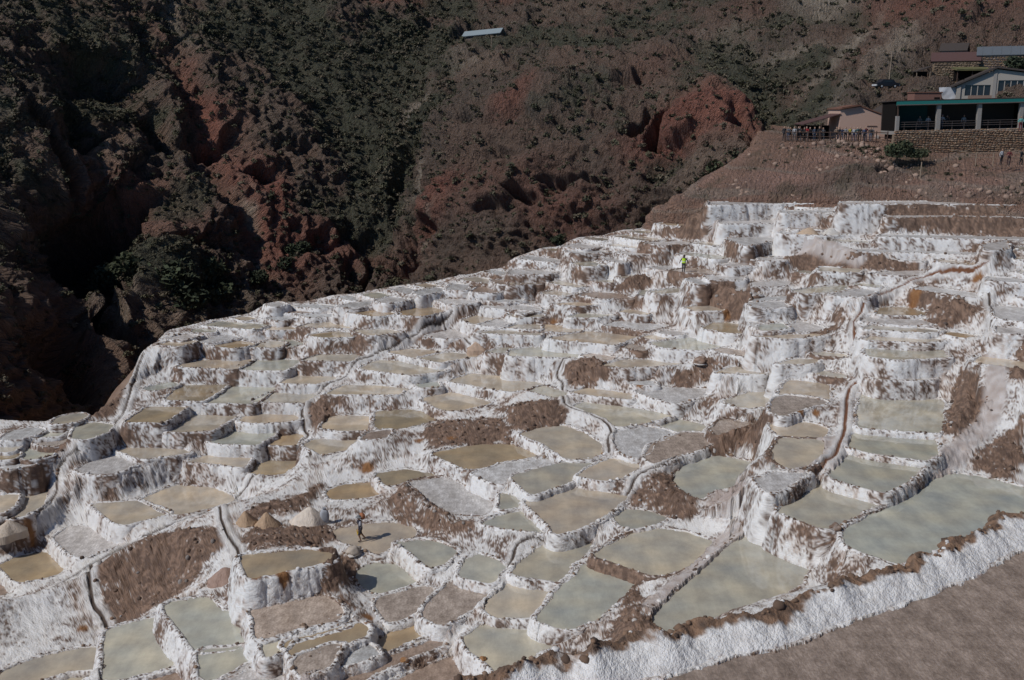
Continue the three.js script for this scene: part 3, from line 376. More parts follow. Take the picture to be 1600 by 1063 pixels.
walkway('dark',0.45,0.1,[-28.89,-63.73,-26.37,-57.78,-24.96,-56.09,-22.65,-51.38,-21.95,-49.05,-21.09,-46.23]);
walkway('dark',0.4,0.07,[-21.61,-69.14,-18.48,-60.27,-17.22,-57.9,-14.31,-50.64]);
walkway('bare',0.7,0,[-14.02,-50.03,-14.43,-50.19,-13.02,-46.36,-12.11,-44.61,-12.43,-43.79]);
walkway('bare',0.7,0,[25.25,-103.93,30.03,-102.13,33.14,-95.98]);
walkway('bare',0.7,0,[24.55,-130.07,22.2,-111.59,21.87,-111.33]);
walkway('dark',0.3,0.07,[-7.17,-100.18,-6.09,-98.21,-3.67,-93.53]);
zone('brown',0.8,[28.14,-62.89,32.57,-71.37,33.08,-69.7,33.2,-68.84,32.35,-65.03,31.37,-64.23,28.68,-61.56]);
zone('brown',0.7,[13.06,-68.31,15.39,-69.8,18.51,-73.15,18.13,-68.91,17.66,-64.72,17.45,-68.49,16.15,-68.81]);
zone('brown',0.3,[7.53,-60.95,9.11,-64.36,10.9,-64.66,10.86,-62.17,11.96,-59.93,11.37,-58.09,9.97,-58.49,9.07,-59.8]);
zone('pink',0,[12.44,-60.52,13.66,-62.28,14.21,-55.24,13.5,-56.77,12.74,-57.48]);
zone('brown',0.4,[-8.23,-62.56,-7.94,-68.3,-6.92,-66.4,-3.87,-61.17,-2.34,-58.05,-2.77,-57.79,-6.55,-61.11]);
zone('brown',0.1,[-25.51,-56.73,-27.54,-61.95,-26.26,-62.31,-22.1,-61.51,-19.17,-61.01,-18.08,-58.74,-19.41,-57.31,-20.01,-55.14,-24.37,-55.85]);
zone('brown',0.1,[-6.45,-72.32,-7.14,-77.51,-4.46,-78.84,-2.08,-78.1,0,-75.82,0,-73.37,-2.44,-72.97]);
zone('brown',0.3,[-37.51,-85.65,-34.72,-92.21,-35.01,-89.76,-34.12,-84.99,-34.52,-82.44,-36.34,-82.15]);
zone('brown',0.4,[-17.99,-82.51,-17.99,-84.78,-16.39,-84.45,-15.51,-83.34,-15.69,-80.31]);
zone('brown',0.5,[10.3,-104.4,11.6,-105.4,14.62,-103.56,14.68,-102.85,12.55,-102.22]);
zone('brown',1.2,[18.78,-113.3,23.71,-128.94,22.2,-111.54,21.65,-111.24,18.77,-111.68]);
zone('brown',0.5,[17.6,-95.41,21.23,-96.15,23.37,-90.15,21.8,-90.93,19.8,-92.42]);
zone('brown',0.8,[34.32,-82.1,36.4,-83.61,37.72,-82.02,37.43,-78.92,35.99,-79.38,34.35,-78.65]);
zone('brown',0.2,[-18.19,-63.63,-14.6,-67.35,-13.67,-69.78,-13.59,-68.04,-14.24,-63.41,-16.88,-61.85]);
zone('brown',0.3,[23.62,-80.19,28.15,-84.84,28.67,-84.85,28.19,-84,24.71,-80.22]);
zone('brown',0.2,[24.9,-102.46,30.05,-101.93,33.23,-95.86,38.57,-93.69,37.62,-91.29,32.43,-95.15,24.79,-101.77]);
zone('brown',0.1,[39.01,-105.05,52.47,-103.23,49.92,-97.7,43.51,-100.28,37.7,-101.18]);
zone('brown',0.2,[-1.59,-79.99,4.22,-79.45,4.03,-75.57,0.74,-73.98]);
zone('brown',0.5,[33.65,-66.61,37.2,-70.98,37.83,-70.28,34.74,-65.76]);
zone('brown',0.2,[29.03,-61,33.54,-62.93,32.04,-59.57,30.35,-57.6,28.68,-59.11]);
zone('brown',0.1,[-36.95,-73.81,-36.75,-77.89,-35.46,-76.78,-35.9,-74.97,-36.02,-72.78]);
zone('brown',0.3,[3.94,-40.74,6.97,-53.35,6.96,-40.28,5.28,-37.99,3.27,-35.92]);
zone('brown',0.1,[-17.29,-60.16,-12.14,-61.32,-11.21,-58.36,-15.05,-53.39]);
zone('brown',0.3,[-11.05,-53.61,-9.76,-59.41,-9.31,-56.27,-9.57,-51.03,-10.69,-51.54]);
zone('brown',0.2,[4.56,-86.49,7.4,-86.7,8.76,-83.16,5.43,-82.11]);
zone('brown',0.2,[13.73,-83.4,16.96,-83.34,16.77,-81.93,13.9,-80.81]);
zone('brown',0.1,[-39.32,-72.94,-37.27,-74.96,-36.35,-74.86,-39.24,-72.45]);
zone('brown',0.1,[-37.19,-68.02,-35.4,-69.19,-35.45,-68.46,-36.94,-67.13]);
stain(-10.89,-71.19,0.45);
stain(-7.25,-74.69,0.3);
stain(-12.55,-50.52,0.3);
stain(-13.86,-49.99,0.2);
stain(-26.09,-55.59,0.25);
stain(21.41,-67.76,0.25);
stain(20.16,-67.36,0.22);
stain(4.18,-97.37,0.3);
stain(20.02,-91.92,0.3);
stain(34.96,-85.6,0.4);
stain(40.38,-85.99,0.4);
stain(-4.71,-74.13,0.3);
stain(-22.46,-70.21,0.25);
stain(-35.24,-68.51,0.25);
stain(9.24,-68.94,0.2);
stain(-4.22,-55.78,0.3);
stain(-7.71,-49.07,0.25);
stain(-7.58,-48.17,0.2);
stain(10.72,-81.08,0.25);
stain(38.9,-89.73,0.4);
rim([-52.13,-84.67,-44.04,-82.53,-39.74,-81.79,-36.09,-81.1,-35.11,-85.76,-35.07,-92.48,-34.55,-95.12,-35.04,-99.87,-31.84,-104.24,-26.57,-107.89,-20.02,-110.48,-14.42,-111.51,-7.34,-113.84,-1.48,-115.37,2.26,-117.35,7.63,-119.52,12.33,-120.99,17.19,-123.01,20.8,-126.25,23.95,-128.34]);

function ringOf(pts, n, grow = 0) {
  let a = 0; for (let i = 0; i < pts.length; i++) { const p = pts[i], q = pts[(i + 1) % pts.length]; a += p[0] * q[1] - q[0] * p[1]; }
  const q = a > 0 ? pts : pts.slice().reverse();
  // straight sides with small rounded corners, pushed out to the foot of the bank, then evenly resampled
  const m = q.length, e = q.map((p, i) => { const r = q[(i + 1) % m], l = Math.hypot(r[0] - p[0], r[1] - p[1]) || 1; return [(r[0] - p[0]) / l, (r[1] - p[1]) / l, l]; });
  const w = q.map((p, i) => { const a = e[(i + m - 1) % m], b = e[i]; let nx = a[1] + b[1], nz = -a[0] - b[0]; const k = Math.max(0.6, (nx * nx + nz * nz) / 2); return [p[0] + grow * nx / k, p[1] + grow * nz / k]; });
  const out = [];
  for (let i = 0; i < m; i++) {
    const p = w[i], a = w[(i + m - 1) % m], b = w[(i + 1) % m], la = Math.hypot(a[0] - p[0], a[1] - p[1]) || 1, lb = Math.hypot(b[0] - p[0], b[1] - p[1]) || 1, f = Math.min(0.55, la * 0.38), g = Math.min(0.55, lb * 0.38);
    const A = [p[0] + (a[0] - p[0]) * f / la, p[1] + (a[1] - p[1]) * f / la], B = [p[0] + (b[0] - p[0]) * g / lb, p[1] + (b[1] - p[1]) * g / lb];
    for (const t of [0, 0.25, 0.5, 0.75, 1]) out.push([(1 - t) ** 2 * A[0] + 2 * t * (1 - t) * p[0] + t * t * B[0], (1 - t) ** 2 * A[1] + 2 * t * (1 - t) * p[1] + t * t * B[1]]);
  }
  let L = 0; const acc = out.map((p, i) => { const r = out[(i + 1) % out.length]; const l = Math.hypot(r[0] - p[0], r[1] - p[1]); L += l; return l; });
  if (!n) return L;
  const res = []; let k = 0, done = 0;
  for (let i = 0; i < n; i++) { const s = L * i / n; while (k < out.length - 1 && done + acc[k] < s) done += acc[k++]; const t = acc[k] ? clamp((s - done) / acc[k]) : 0, r = out[(k + 1) % out.length]; res.push({ x: lerp(out[k][0], r[0], t), z: lerp(out[k][1], r[1], t) }); }
  return res;
}
function sdist(ring, x, z) {
  let d = 1e9, ins = false; const n = ring.length / 2;
  for (let i = 0, j = n - 1; i < n; j = i++) {
    const ax = ring[2 * j], az = ring[2 * j + 1], bx = ring[2 * i], bz = ring[2 * i + 1], ex = bx - ax, ez = bz - az;
    let t = ((x - ax) * ex + (z - az) * ez) / (ex * ex + ez * ez + 1e-9); t = t < 0 ? 0 : t > 1 ? 1 : t;
    const dx = x - ax - t * ex, dz = z - az - t * ez, q = dx * dx + dz * dz; if (q < d) d = q;
    if ((az > z) !== (bz > z) && x < (bx - ax) * (z - az) / (bz - az) + ax) ins = !ins;
  }
  return ins ? -Math.sqrt(d) : Math.sqrt(d);
}
function ldist(pts, x, z) {
  let d = 1e9, side = 0, k = 0;
  for (let i = 0; i < pts.length - 1; i++) {
    const [ax, az] = pts[i], [bx, bz] = pts[i + 1], ex = bx - ax, ez = bz - az;
    const t = clamp(((x - ax) * ex + (z - az) * ez) / (ex * ex + ez * ez + 1e-9)), dx = x - ax - t * ex, dz = z - az - t * ez, q = Math.hypot(dx, dz);
    if (q < d - 1e-6) { d = q; side = Math.sign(ex * dz - ez * dx); k = i + t; }
  }
  return [d, side, k];
}
const flat = (r) => { const f = new Float64Array(r.length * 2); r.forEach((p, i) => { f[2 * i] = p.x; f[2 * i + 1] = p.z; }); return f; };
const CELL = 2, buckets = new Map(), zBuckets = new Map(), wBuckets = new Map();
function fill(map, id, x0, x1, z0, z1) { for (let i = Math.floor(x0 / CELL); i <= Math.floor(x1 / CELL); i++) for (let j = Math.floor(z0 / CELL); j <= Math.floor(z1 / CELL); j++) { const k = i * 4096 + j; (map.get(k) ?? map.set(k, []).get(k)).push(id); } }
const bounds = (pts, m) => [Math.min(...pts.map((p) => p[0])) - m, Math.max(...pts.map((p) => p[0])) + m, Math.min(...pts.map((p) => p[1])) - m, Math.max(...pts.map((p) => p[1])) + m];
const at = (map, x, z) => map.get(Math.floor(x / CELL) * 4096 + Math.floor(z / CELL)) ?? [];
PONDS.forEach((p, i) => { p.grow = 0.3; p.ring = flat(ringOf(p.pts, p.pts.length * 5, p.grow)); p.cx = p.pts.reduce((s, q) => s + q[0], 0) / p.pts.length; p.cz = p.pts.reduce((s, q) => s + q[1], 0) / p.pts.length; fill(buckets, i, ...bounds(p.pts, 7)); });
ZONES.forEach((p, i) => { p.ring = flat(ringOf(p.pts, p.pts.length * 4)); fill(zBuckets, i, ...bounds(p.pts, 1.5)); });
WALKS.forEach((p, i) => { const c = new THREE.CatmullRomCurve3(p.pts.map((q) => new THREE.Vector3(q[0], 0, q[1])), false, 'centripetal'); p.line = c.getPoints(p.pts.length * 5).map((q) => [q.x + 0.12 * n3(q.x * 0.9, 3, q.z * 0.9), q.z]); fill(wBuckets, i, ...bounds(p.pts, 2)); });
{ const a = RIM[0], b = RIM[RIM.length - 1]; RIM.unshift([a[0] - 30, a[1] + 25]); RIM.push([b[0] + 6, b[1] - 25], [b[0] + 14, b[1] - 70]); }
const baseCache = new Map();
function baseAt(i, j) {
  const k = i * 4096 + j; let v = baseCache.get(k);
  if (v === undefined) { let W = 0, S = 0; for (const p of PONDS) { const w = 1 / ((i * 2 - p.cx) ** 2 + (j * 2 - p.cz) ** 2 + 4) ** 1.5; W += w; S += w * p.y; } baseCache.set(k, v = S / W); }
  return v;
}
function base(x, z) { const i = Math.floor(x / 2), j = Math.floor(z / 2), a = x / 2 - i, b = z / 2 - j; return lerp(lerp(baseAt(i, j), baseAt(i + 1, j), a), lerp(baseAt(i, j + 1), baseAt(i + 1, j + 1), a), b); }
const W0 = 1 / 6 ** 2.5;
function ground(x, z, I) {
  let W = W0, S = W0 * base(x, z), iy = -1e9, id = 0, dm = 99;
  let brown = 0, pink = 0, walk = 0, ch = 0, red = 0, bare = 0, add = 0, low = 1e9; const near = [];
  for (const k of at(zBuckets, x, z)) {
    const q = ZONES[k], d = sdist(q.ring, x, z) + 0.55 * n3(x * 1.1, 5, z * 1.1) + 0.28 * n3(x * 4, 5, z * 4), w = ss(0.4, -0.35, d);
    if (q.kind === 'brown') brown = Math.max(brown, w); else pink = Math.max(pink, w);
    add += q.bump * ss(0.1, -1.6, d) + 0.12 * w * ridge(x * 1.1, 7, z * 1.1, 3) + 0.07 * w * ridge(x * 3.3, 7, z * 3.3, 2);
  }
  const wx = x + 0.16 * n3(x * 1.6, 11, z * 1.6) + 0.08 * n3(x * 5, 11, z * 5), wz = z + 0.16 * n3(x * 1.6, 23, z * 1.6) + 0.08 * n3(x * 5, 23, z * 5);
  for (const k of at(buckets, x, z)) { const p = PONDS[k], d = sdist(p.ring, wx, wz); near.push(p, d); if (d < 2 && p.y < low) low = p.y; }
  for (let k = 0; k < near.length; k += 2) {
    const p = near[k], d = near[k + 1];
    if (d < 0 && p.y > iy) { iy = p.y; id = d; }
    if (Math.abs(d) < dm) dm = Math.abs(d);
    if (d < 7) { const w = ss(7, 4, d) * Math.max(0.02, Math.exp(-0.5 * Math.max(0, p.y - low))) / (Math.max(d, 0) + 0.12) ** 2.5; W += w; S += w * (p.y + 0.04); }
  }
  let t = S / W + add;
  t += 0.10 * fbm(x * 0.7, 0, z * 0.7, 3) * ss(0.1, 0.8, dm) + 0.05 * n3(x * 3, 1, z * 3);
  for (const k of at(wBuckets, x, z)) {
    const q = WALKS[k], [d] = ldist(q.line, x, z), w = ss(q.w * 1.5, q.w * 0.7, d + 0.1 * n3(x * 3, 2, z * 3));
    walk = Math.max(walk, q.kind === 'bare' ? 0 : w); if (q.kind === 'bare') bare = Math.max(bare, w);
    t += 0.12 * w;
    if (q.ch) { const c = ss(q.ch * 1.5, q.ch * 0.75, d); t -= 0.1 * c; if (q.kind === 'red') red = Math.max(red, c); else ch = Math.max(ch, c); }
  }
  let over = 0;
  if (iy > -1e8) t = lerp(iy - 0.05, iy - 0.35, ss(0, 0.25, -id));
  if (z < -50) { const [d, side] = ldist(RIM, x, z); if (side < 0) { over = d; t -= d * 1.1 + 0.5 * ss(0, 1, d); } }
  if (I) { I.brown = brown; I.pink = pink; I.walk = walk; I.ch = ch; I.red = red; I.bare = bare; I.inside = iy > -1e8 ? -id : 0; I.over = over; I.dm = dm; }
  return t;
}
function saltColour(x, y, z, cov, brown, wall, out) {
  // how much crust covers the earth here
  const a = fbm(x * 0.45, y * 0.4, z * 0.45, 3), b = n3(x * 2.6, y * (wall ? 1.1 : 2.6), z * 2.6), c = n3(x * 7.5, y * (wall ? 3.2 : 7.5), z * 7.5), e = n3(x * 17, y * (wall ? 9 : 17), z * 17), h = n3(x * 9 + 40, y * 8, z * 9);
  const s = cov + 0.70 * a + 0.24 * b + 0.26 * c + 0.30 * e - brown * 0.5 - 0.28 * ss(0.3, 0.55, h);
  const salt = mix3(WHITE, mix3(GREYSALT, PINKSALT, ss(-0.2, 0.5, n3(x * 0.4, 9, z * 0.4))), ss(0.75, 0.35, s + 0.2 * b));
  const mud = mix3(EARTH, mix3(DARK, [0.30, 0.195, 0.135], ss(-0.3, 0.4, c + b)), 0.55);
  return mix3(mud, salt, ss(0.30, 0.46, s));
}
// ------------------------------------------------------------------ the terraced ground
{
  // profiles fan out over the slope; each is resampled by its own length so that walls get as many points as floors
  const NA = 1180, A0 = -36 * Math.PI / 180, A1 = 36 * Math.PI / 180, R0 = 15, R1 = 134, p = 0.72, NR = 940, K = 2000, I = {};
  const rp = (t) => (lerp(R0 ** -p, R1 ** -p, t)) ** (-1 / p), rs = Float64Array.from({ length: K }, (_, k) => rp(k / (K - 1)));
  const Y = new Float32Array(NA * K), Wt = new Float32Array(NA * K);
  for (let i = 0; i < NA; i++) { const a = lerp(A0, A1, i / (NA - 1)), sa = Math.sin(a), ca = -Math.cos(a);
    for (let k = 0; k < K; k++) { const r = rs[k]; Y[i * K + k] = ground(r * sa, r * ca); if (k) Wt[i * K + k] = Math.hypot((r - rs[k - 1]) * 0.42, Math.min(6, Math.abs(Y[i * K + k] - Y[i * K + k - 1]))) / r; } }
  const P = new Float32Array(NA * NR * 3), C = new Float32Array(NA * NR * 3), UV = new Float32Array(NA * NR * 2), hide = new Uint8Array(NA * NR), cum = new Float64Array(K);
  for (let i = 0; i < NA; i++) {
    const a = lerp(A0, A1, i / (NA - 1)), sa = Math.sin(a), ca = -Math.cos(a), lo = Math.max(0, i - 7), hi = Math.min(NA - 1, i + 7);
    for (let k = 1; k < K; k++) { let s = 0; for (let m = lo; m <= hi; m++) s += Wt[m * K + k]; cum[k] = cum[k - 1] + s / (hi - lo + 1); }
    let k = 1; for (let j = 0; j < NR; j++) {
      const s = cum[K - 1] * j / (NR - 1); while (k < K - 1 && cum[k] < s) k++;
      const f = clamp((s - cum[k - 1]) / (cum[k] - cum[k - 1] + 1e-12)), r = lerp(rs[k - 1], rs[k], f), x = r * sa, z = r * ca, q = j * NA + i;
      ground(x, z, I); let y = lerp(Y[i * K + k - 1], Y[i * K + k], f);
      const dy = Math.abs(Y[i * K + k] - Y[i * K + k - 1]) / (rs[k] - rs[k - 1]), du = Math.abs(Y[Math.min(NA - 1, i + 1) * K + k] - Y[Math.max(0, i - 1) * K + k]) / (2 * r * (A1 - A0) / NA), slope = Math.hypot(dy, du), st = ss(0.5, 1.4, slope);
      let c = saltColour(x, y, z, 0.57 - 0.15 * st - 0.07 * ss(80, 100, r), I.brown, st > 0.5);
      if (I.pink) c = mix3(c, [0.42, 0.34, 0.30], I.pink);
      if (I.bare) c = mix3(c, mix3([0.42, 0.35, 0.31], [0.56, 0.51, 0.48], clamp(0.5 + n3(x * 2, 0, z * 2))), I.bare);
      if (I.walk) c = mix3(c, mix3(WHITE, GREYSALT, clamp(0.35 + 0.6 * n3(x * 2.5, 4, z * 2.5))), I.walk * 0.7);
      if (I.ch) c = mix3(c, [0.075, 0.05, 0.037], I.ch);
      if (I.red) c = mix3(c, [0.16, 0.062, 0.026], I.red);
      for (const t of STAINS) { const d = Math.hypot(t[0] - x, t[1] - z); if (d < t[2] * 1.2 && !I.inside) c = mix3(c, mix3(RUST, [0.30, 0.15, 0.06], clamp(0.4 + n3(x * 6, y * 2, z * 6))), ss(t[2] * 1.1, t[2] * 0.5, d + 0.15 * n3(x * 5, y, z * 5))); }
      if (I.over > 0) c = mix3(c, mix3(EARTH, [0.26, 0.18, 0.13], clamp(0.5 + n3(x, y, z))), ss(0, 0.6, I.over));
      const l = st * (1 - Math.max(I.ch, I.red)) * (0.10 * ridge(x * 1.9, y * 1.3, z * 1.9, 3) + 0.05 * n3(x * 5, y * 4, z * 5) + 0.03 * n3(x * 12, y * 10, z * 12)) + 0.02 * n3(x * 9, y * 9, z * 9);
      P[3 * q] = x - sa * l; P[3 * q + 1] = y + l * 0.5; P[3 * q + 2] = z - ca * l; C.set(c, 3 * q); UV[2 * q] = x + y * 0.35; UV[2 * q + 1] = z - y * 1.2;
      hide[q] = I.inside > 0.35 || I.over > 26 ? 1 : 0;
    }
  }
  structure('salt_terraces', gridGeo(NA, NR, P, C, UV, false, (a, b, c, d) => hide[a] && hide[b] && hide[c] && hide[d]), M.terrain);
}
// ------------------------------------------------------------------ ponds: water sheet, salt-crusted bank with its outer wall
const TINT = { t: [0.63, 0.55, 0.45], o: [0.49, 0.385, 0.26], g: [0.575, 0.555, 0.475], w: [0.80, 0.78, 0.76], b: [0.60, 0.51, 0.435], p: [0.49, 0.37, 0.292] };
const stones = [];
const COLN = { t: 'beige', o: 'ochre', g: 'green', w: 'white', b: 'brown', p: 'pink' };
function buildPond(p, idx) {
  const big = p.pts.length > 10 && p.col === 'p';
  const dist = Math.hypot(p.cx, p.cz, 40 - p.y), ds = big ? 0.045 : clamp(dist * 0.00135, 0.05, 0.15);
  const L = ringOf(p.pts, 0, p.grow), n = Math.max(24, Math.round(L / ds)), ring = ringOf(p.pts, n, p.grow);
  for (const q of ring) { const w = big ? 0.3 * n3(q.x * 0.5, p.y, q.z * 0.5) : 0.15 * n3(q.x * 1.1, p.y, q.z * 1.1) + 0.07 * n3(q.x * 3.5, p.y, q.z * 3.5); q.x += w; q.z += w * 0.7; }
  const o = thing('salt_pond', p.label, p.col === 'w' || p.col === 'p' ? 'salt pan' : 'pond', [p.cx, p.y, p.cz], 0, 'ponds and pans on the salt terraces');
  // water
  const sh = new THREE.Shape(ring.map((q) => new THREE.Vector2(q.x - p.cx, -(q.z - p.cz))));
  const wg = new THREE.ShapeGeometry(sh).rotateX(-Math.PI / 2); const uv = wg.attributes.uv, ps = wg.attributes.position, ou = rnd() * 9, ov = rnd() * 9;
  for (let i = 0; i < uv.count; i++) uv.setXY(i, ps.getX(i) + ou, ps.getZ(i) + ov);
  const v = big ? 0.9 : rr(0.88, 1.1), T = TINT[p.col], hue = rr(-0.03, 0.03);
  const dry = p.col === 'w' || p.col === 'p', wet = p.col === 'b';
  const wm = new THREE.MeshStandardMaterial({ color: lin(clamp((T[0] + hue) * v), clamp(T[1] * v), clamp((T[2] - hue * 0.6) * v)), roughness: big ? 0.6 : dry ? 0.3 : wet ? 0.2 : rr(0.03, 0.07), map: dry || wet ? mudMap : brineMap });
  if (dry) { wm.bumpMap = crustBump; wm.bumpScale = big ? 0.02 : 0.006; }
  part(dry ? 'salt_crust' : 'water', wg, wm, o);
  // bank
  const cov = { W: 0.62, m: 0.44, k: 0.2 }[p.cov] - 0.05 * ss(80, 100, dist) + rr(-0.06, 0.06);
  const rw = big ? 3.9 : rr(0.75, 1.15), rh = big ? 5.4 : rr(0.7, 1.2);
  const bot = [], nor = [];
  for (let i = 0; i < n; i++) { const h = big ? 22 : 3, a = ring[(i + n - h) % n], b = ring[(i + h) % n], dx = b.x - a.x, dz = b.z - a.z, l = Math.hypot(dx, dz) || 1; nor.push([dz / l, -dx / l]); }
  for (let i = 0; i < n; i++) { const q = ring[i], m = nor[i]; let b = 1e9; for (const s of big ? [1.4, 2, 2.6] : [0.5, 0.8, 1.15]) b = Math.min(b, ground(q.x + m[0] * s, q.z + m[1] * s)); bot.push(clamp(b - p.y - 0.12, -4.5, big ? 0.3 : 0.0)); }
  const sm = bot.map((_, i) => { let s = 0, c = 0; for (let k = -4; k <= 4; k++) { s += bot[(i + k + n) % n]; c++; } return Math.min(s / c, bot[i] + 0.25); });
  const rim = [[-0.06, -0.10], [-0.01, -0.02], [0.02, 0.025], [0.05, 0.05], [0.10, 0.075], [0.17, 0.08], [0.24, 0.065], [0.29, 0.03]];
  const prof = []; if (big) for (let k = 0; k < 28; k++) { const t = k / 27; prof.push([-0.03 + 0.40 * t, -0.04 + 0.19 * Math.pow(t, 0.8) - 0.06 * ss(0.85, 1, t)]); } else prof.push(...rim);
  const maxDrop = Math.max(0.3, ...sm.map((b) => -b)), ns = Math.round(clamp(maxDrop / (ds * 1.15), 3, 22)), R = prof.length + ns;
  const P = new Float32Array(n * R * 3), C = new Float32Array(n * R * 3), UV = new Float32Array(n * R * 2);
  let arc = 0;
  for (let i = 0; i < n; i++) {
    const q = ring[i], m = nor[i]; if (i) arc += Math.hypot(q.x - ring[i - 1].x, q.z - ring[i - 1].z);
    const wv = n3(q.x * 0.8, p.y * 3, q.z * 0.8), wide = rw * (1 + 0.45 * wv), high = rh * (1 + 0.45 * n3(q.x * 1.3, 8, q.z * 1.3));
    let plen = 0, po = 0, py = 0;
    const near = []; for (const st of STAINS) { const d = Math.hypot(st[0] - q.x, st[1] - q.z); if (d < st[2] + 1.2) near.push(st); }
    let zb = 0; for (const k of at(zBuckets, q.x + m[0] * 0.5, q.z + m[1] * 0.5)) if (ZONES[k].kind === 'brown') zb = Math.max(zb, ss(0.3, -0.1, sdist(ZONES[k].ring, q.x + m[0] * 0.5, q.z + m[1] * 0.5)));
    for (let j = 0; j < R; j++) {
      let off, y, wall = 0;
      if (j < prof.length) { off = prof[j][0] * wide; y = prof[j][1] * high; } else {
        const t = (j - prof.length + 1) / ns, top = prof[prof.length - 1]; wall = ss(0, 0.15, t);
        y = lerp(top[1] * high, Math.min(sm[i], top[1] * high - 0.1), t); off = top[0] * wide + 0.04 * Math.min(1, t * 3) - 0.2 * Math.min(0, y);
      }
      let x = q.x + m[0] * off, z = q.z + m[1] * off, Y = p.y + y;
      const lump = big ? 0.15 * ridge(x * 1.6, Y * 1.6, z * 1.6, 3) + 0.035 * n3(x * 9, Y * 9, z * 9) : wall ? 0.085 * ridge(x * 2.1, Y * 0.7, z * 2.1, 2) + 0.05 * n3(x * 5, Y * 3, z * 5) + 0.025 * n3(x * 12, Y * 7, z * 12) : 0.035 * n3(x * 5, Y * 5, z * 5) + 0.025 * n3(x * 11, Y * 11, z * 11);
      const amt = j < 2 ? 0.2 : 1;
      x += m[0] * lump * (wall ? 1 : big ? 0.25 : 0.5) * amt; z += m[1] * lump * (wall ? 1 : big ? 0.25 : 0.5) * amt; Y += lump * (wall ? 0.25 : big ? 0.8 : 0.9) * amt;
      const k = j * n + i; P[3 * k] = x - p.cx; P[3 * k + 1] = Y - p.y; P[3 * k + 2] = z - p.cz;
      if (j) plen += Math.hypot(off - po, y - py); po = off; py = y; UV[2 * k] = arc; UV[2 * k + 1] = plen;
      let c;
      if (big) {
        const t = j / (prof.length - 1), b = n3(x * 0.8, 3, z * 0.8) * 0.25 + n3(x * 2.5, 3, z * 2.5) * 0.14 + n3(x * 8, 3, z * 8) * 0.06;
        c = mix3(WHITE, GREYSALT, ss(0.05, 0.5, n3(x * 3, Y * 3, z * 3)) * 0.5);
        c = mix3(c, mix3([0.24, 0.145, 0.09], DARK, clamp(0.3 + n3(x * 4, 1, z * 4))), ss(0.62, 0.74, t + b * 1.0));
        c = mix3([0.40, 0.29, 0.235], c, ss(0.02, 0.10, t + 0.1 * n3(x * 3, 6, z * 3)));
      } else {
        c = saltColour(x, Y, z, wall ? cov : Math.min(0.9, cov + 0.2), zb * (wall ? 1 : 0.5), wall > 0);
        if (!wall && j >= 3) { const d = n3(x * 7, 2, z * 7) + 0.5 * n3(x * 15, 2, z * 15); c = mix3(c, mix3(DARK, EARTH, clamp(0.5 + n3(x * 3, 4, z * 3))), ss(0.22, 0.4, d + (0.9 - cov) * 0.35)); }
        if (j < 3) c = mix3(c, [0.62, 0.53, 0.42], 0.35);
        for (const st of near) { const d = Math.hypot(st[0] - x, st[1] - z) + 0.12 * n3(x * 5, Y * 1.2, z * 5); c = mix3(c, mix3(RUST, [0.30, 0.15, 0.06], clamp(0.4 + n3(x * 6, Y * 2, z * 6))), ss(st[2], st[2] * 0.6, d)); }
      }
      C.set(c, 3 * k);
      if (big && j > 19 && rnd() < 0.02) stones.push([x, Y, z, rr(0.04, 0.1) * (rnd() < 0.15 ? 2.2 : 1), 2]); if (j === (big ? 24 : 5) && rnd() < (big ? 0.1 : 0.05 + (0.9 - cov) * 0.2) * ds / 0.1) stones.push([x, Y + 0.01, z, rr(0.035, 0.10) * (rnd() < 0.1 ? 1.8 : 1), rnd() < 0.3 + cov * 0.2 ? 1 : 0]);
    }
  }
  part('bank', gridGeo(n, R, P, C, UV, true), M.bank, o);
}
PONDS.forEach(buildPond);
// stones of the bank crests, beyond counting
function rockGeo(s, detail = 1) { const g = mergeVertices(new THREE.IcosahedronGeometry(1, detail).deleteAttribute('uv').deleteAttribute('normal')), q = g.attributes.position; for (let i = 0; i < q.count; i++) { const v = new THREE.Vector3().fromBufferAttribute(q, i), f = 1 + 0.38 * n3(v.x * 1.4 + s, v.y * 1.4, v.z * 1.4 + s) + 0.2 * n3(v.x * 3 + s, v.y * 3, v.z * 3); q.setXYZ(i, v.x * f, v.y * f * 0.75, v.z * f * 0.9); } g.computeVertexNormals(); return g; }
{
  const m = new THREE.InstancedMesh(rockGeo(3), new THREE.MeshStandardMaterial({ color: 0xffffff, roughness: 0.95 }), stones.length), d = new THREE.Object3D();
  stones.forEach((s, i) => { d.position.set(s[0], s[1], s[2]); d.rotation.set(rr(-0.5, 0.5), rr(0, 6), rr(-0.5, 0.5)); d.scale.setScalar(s[3]); d.updateMatrix(); m.setMatrixAt(i, d.matrix); const c = s[4] === 2 ? mix3(DARK, [0.26, 0.16, 0.1], rnd()) : s[4] ? mix3(GREYSALT, WHITE, rnd()) : mix3(DARK, [0.28, 0.19, 0.13], rnd()); m.setColorAt(i, lin(...c)); });
  m.name = 'crest_stones'; m.userData = { kind: 'stuff', label: 'small dark and white stones along the crests of the pond banks', category: 'stones' }; m.castShadow = m.receiveShadow = true; scene.add(m);
}
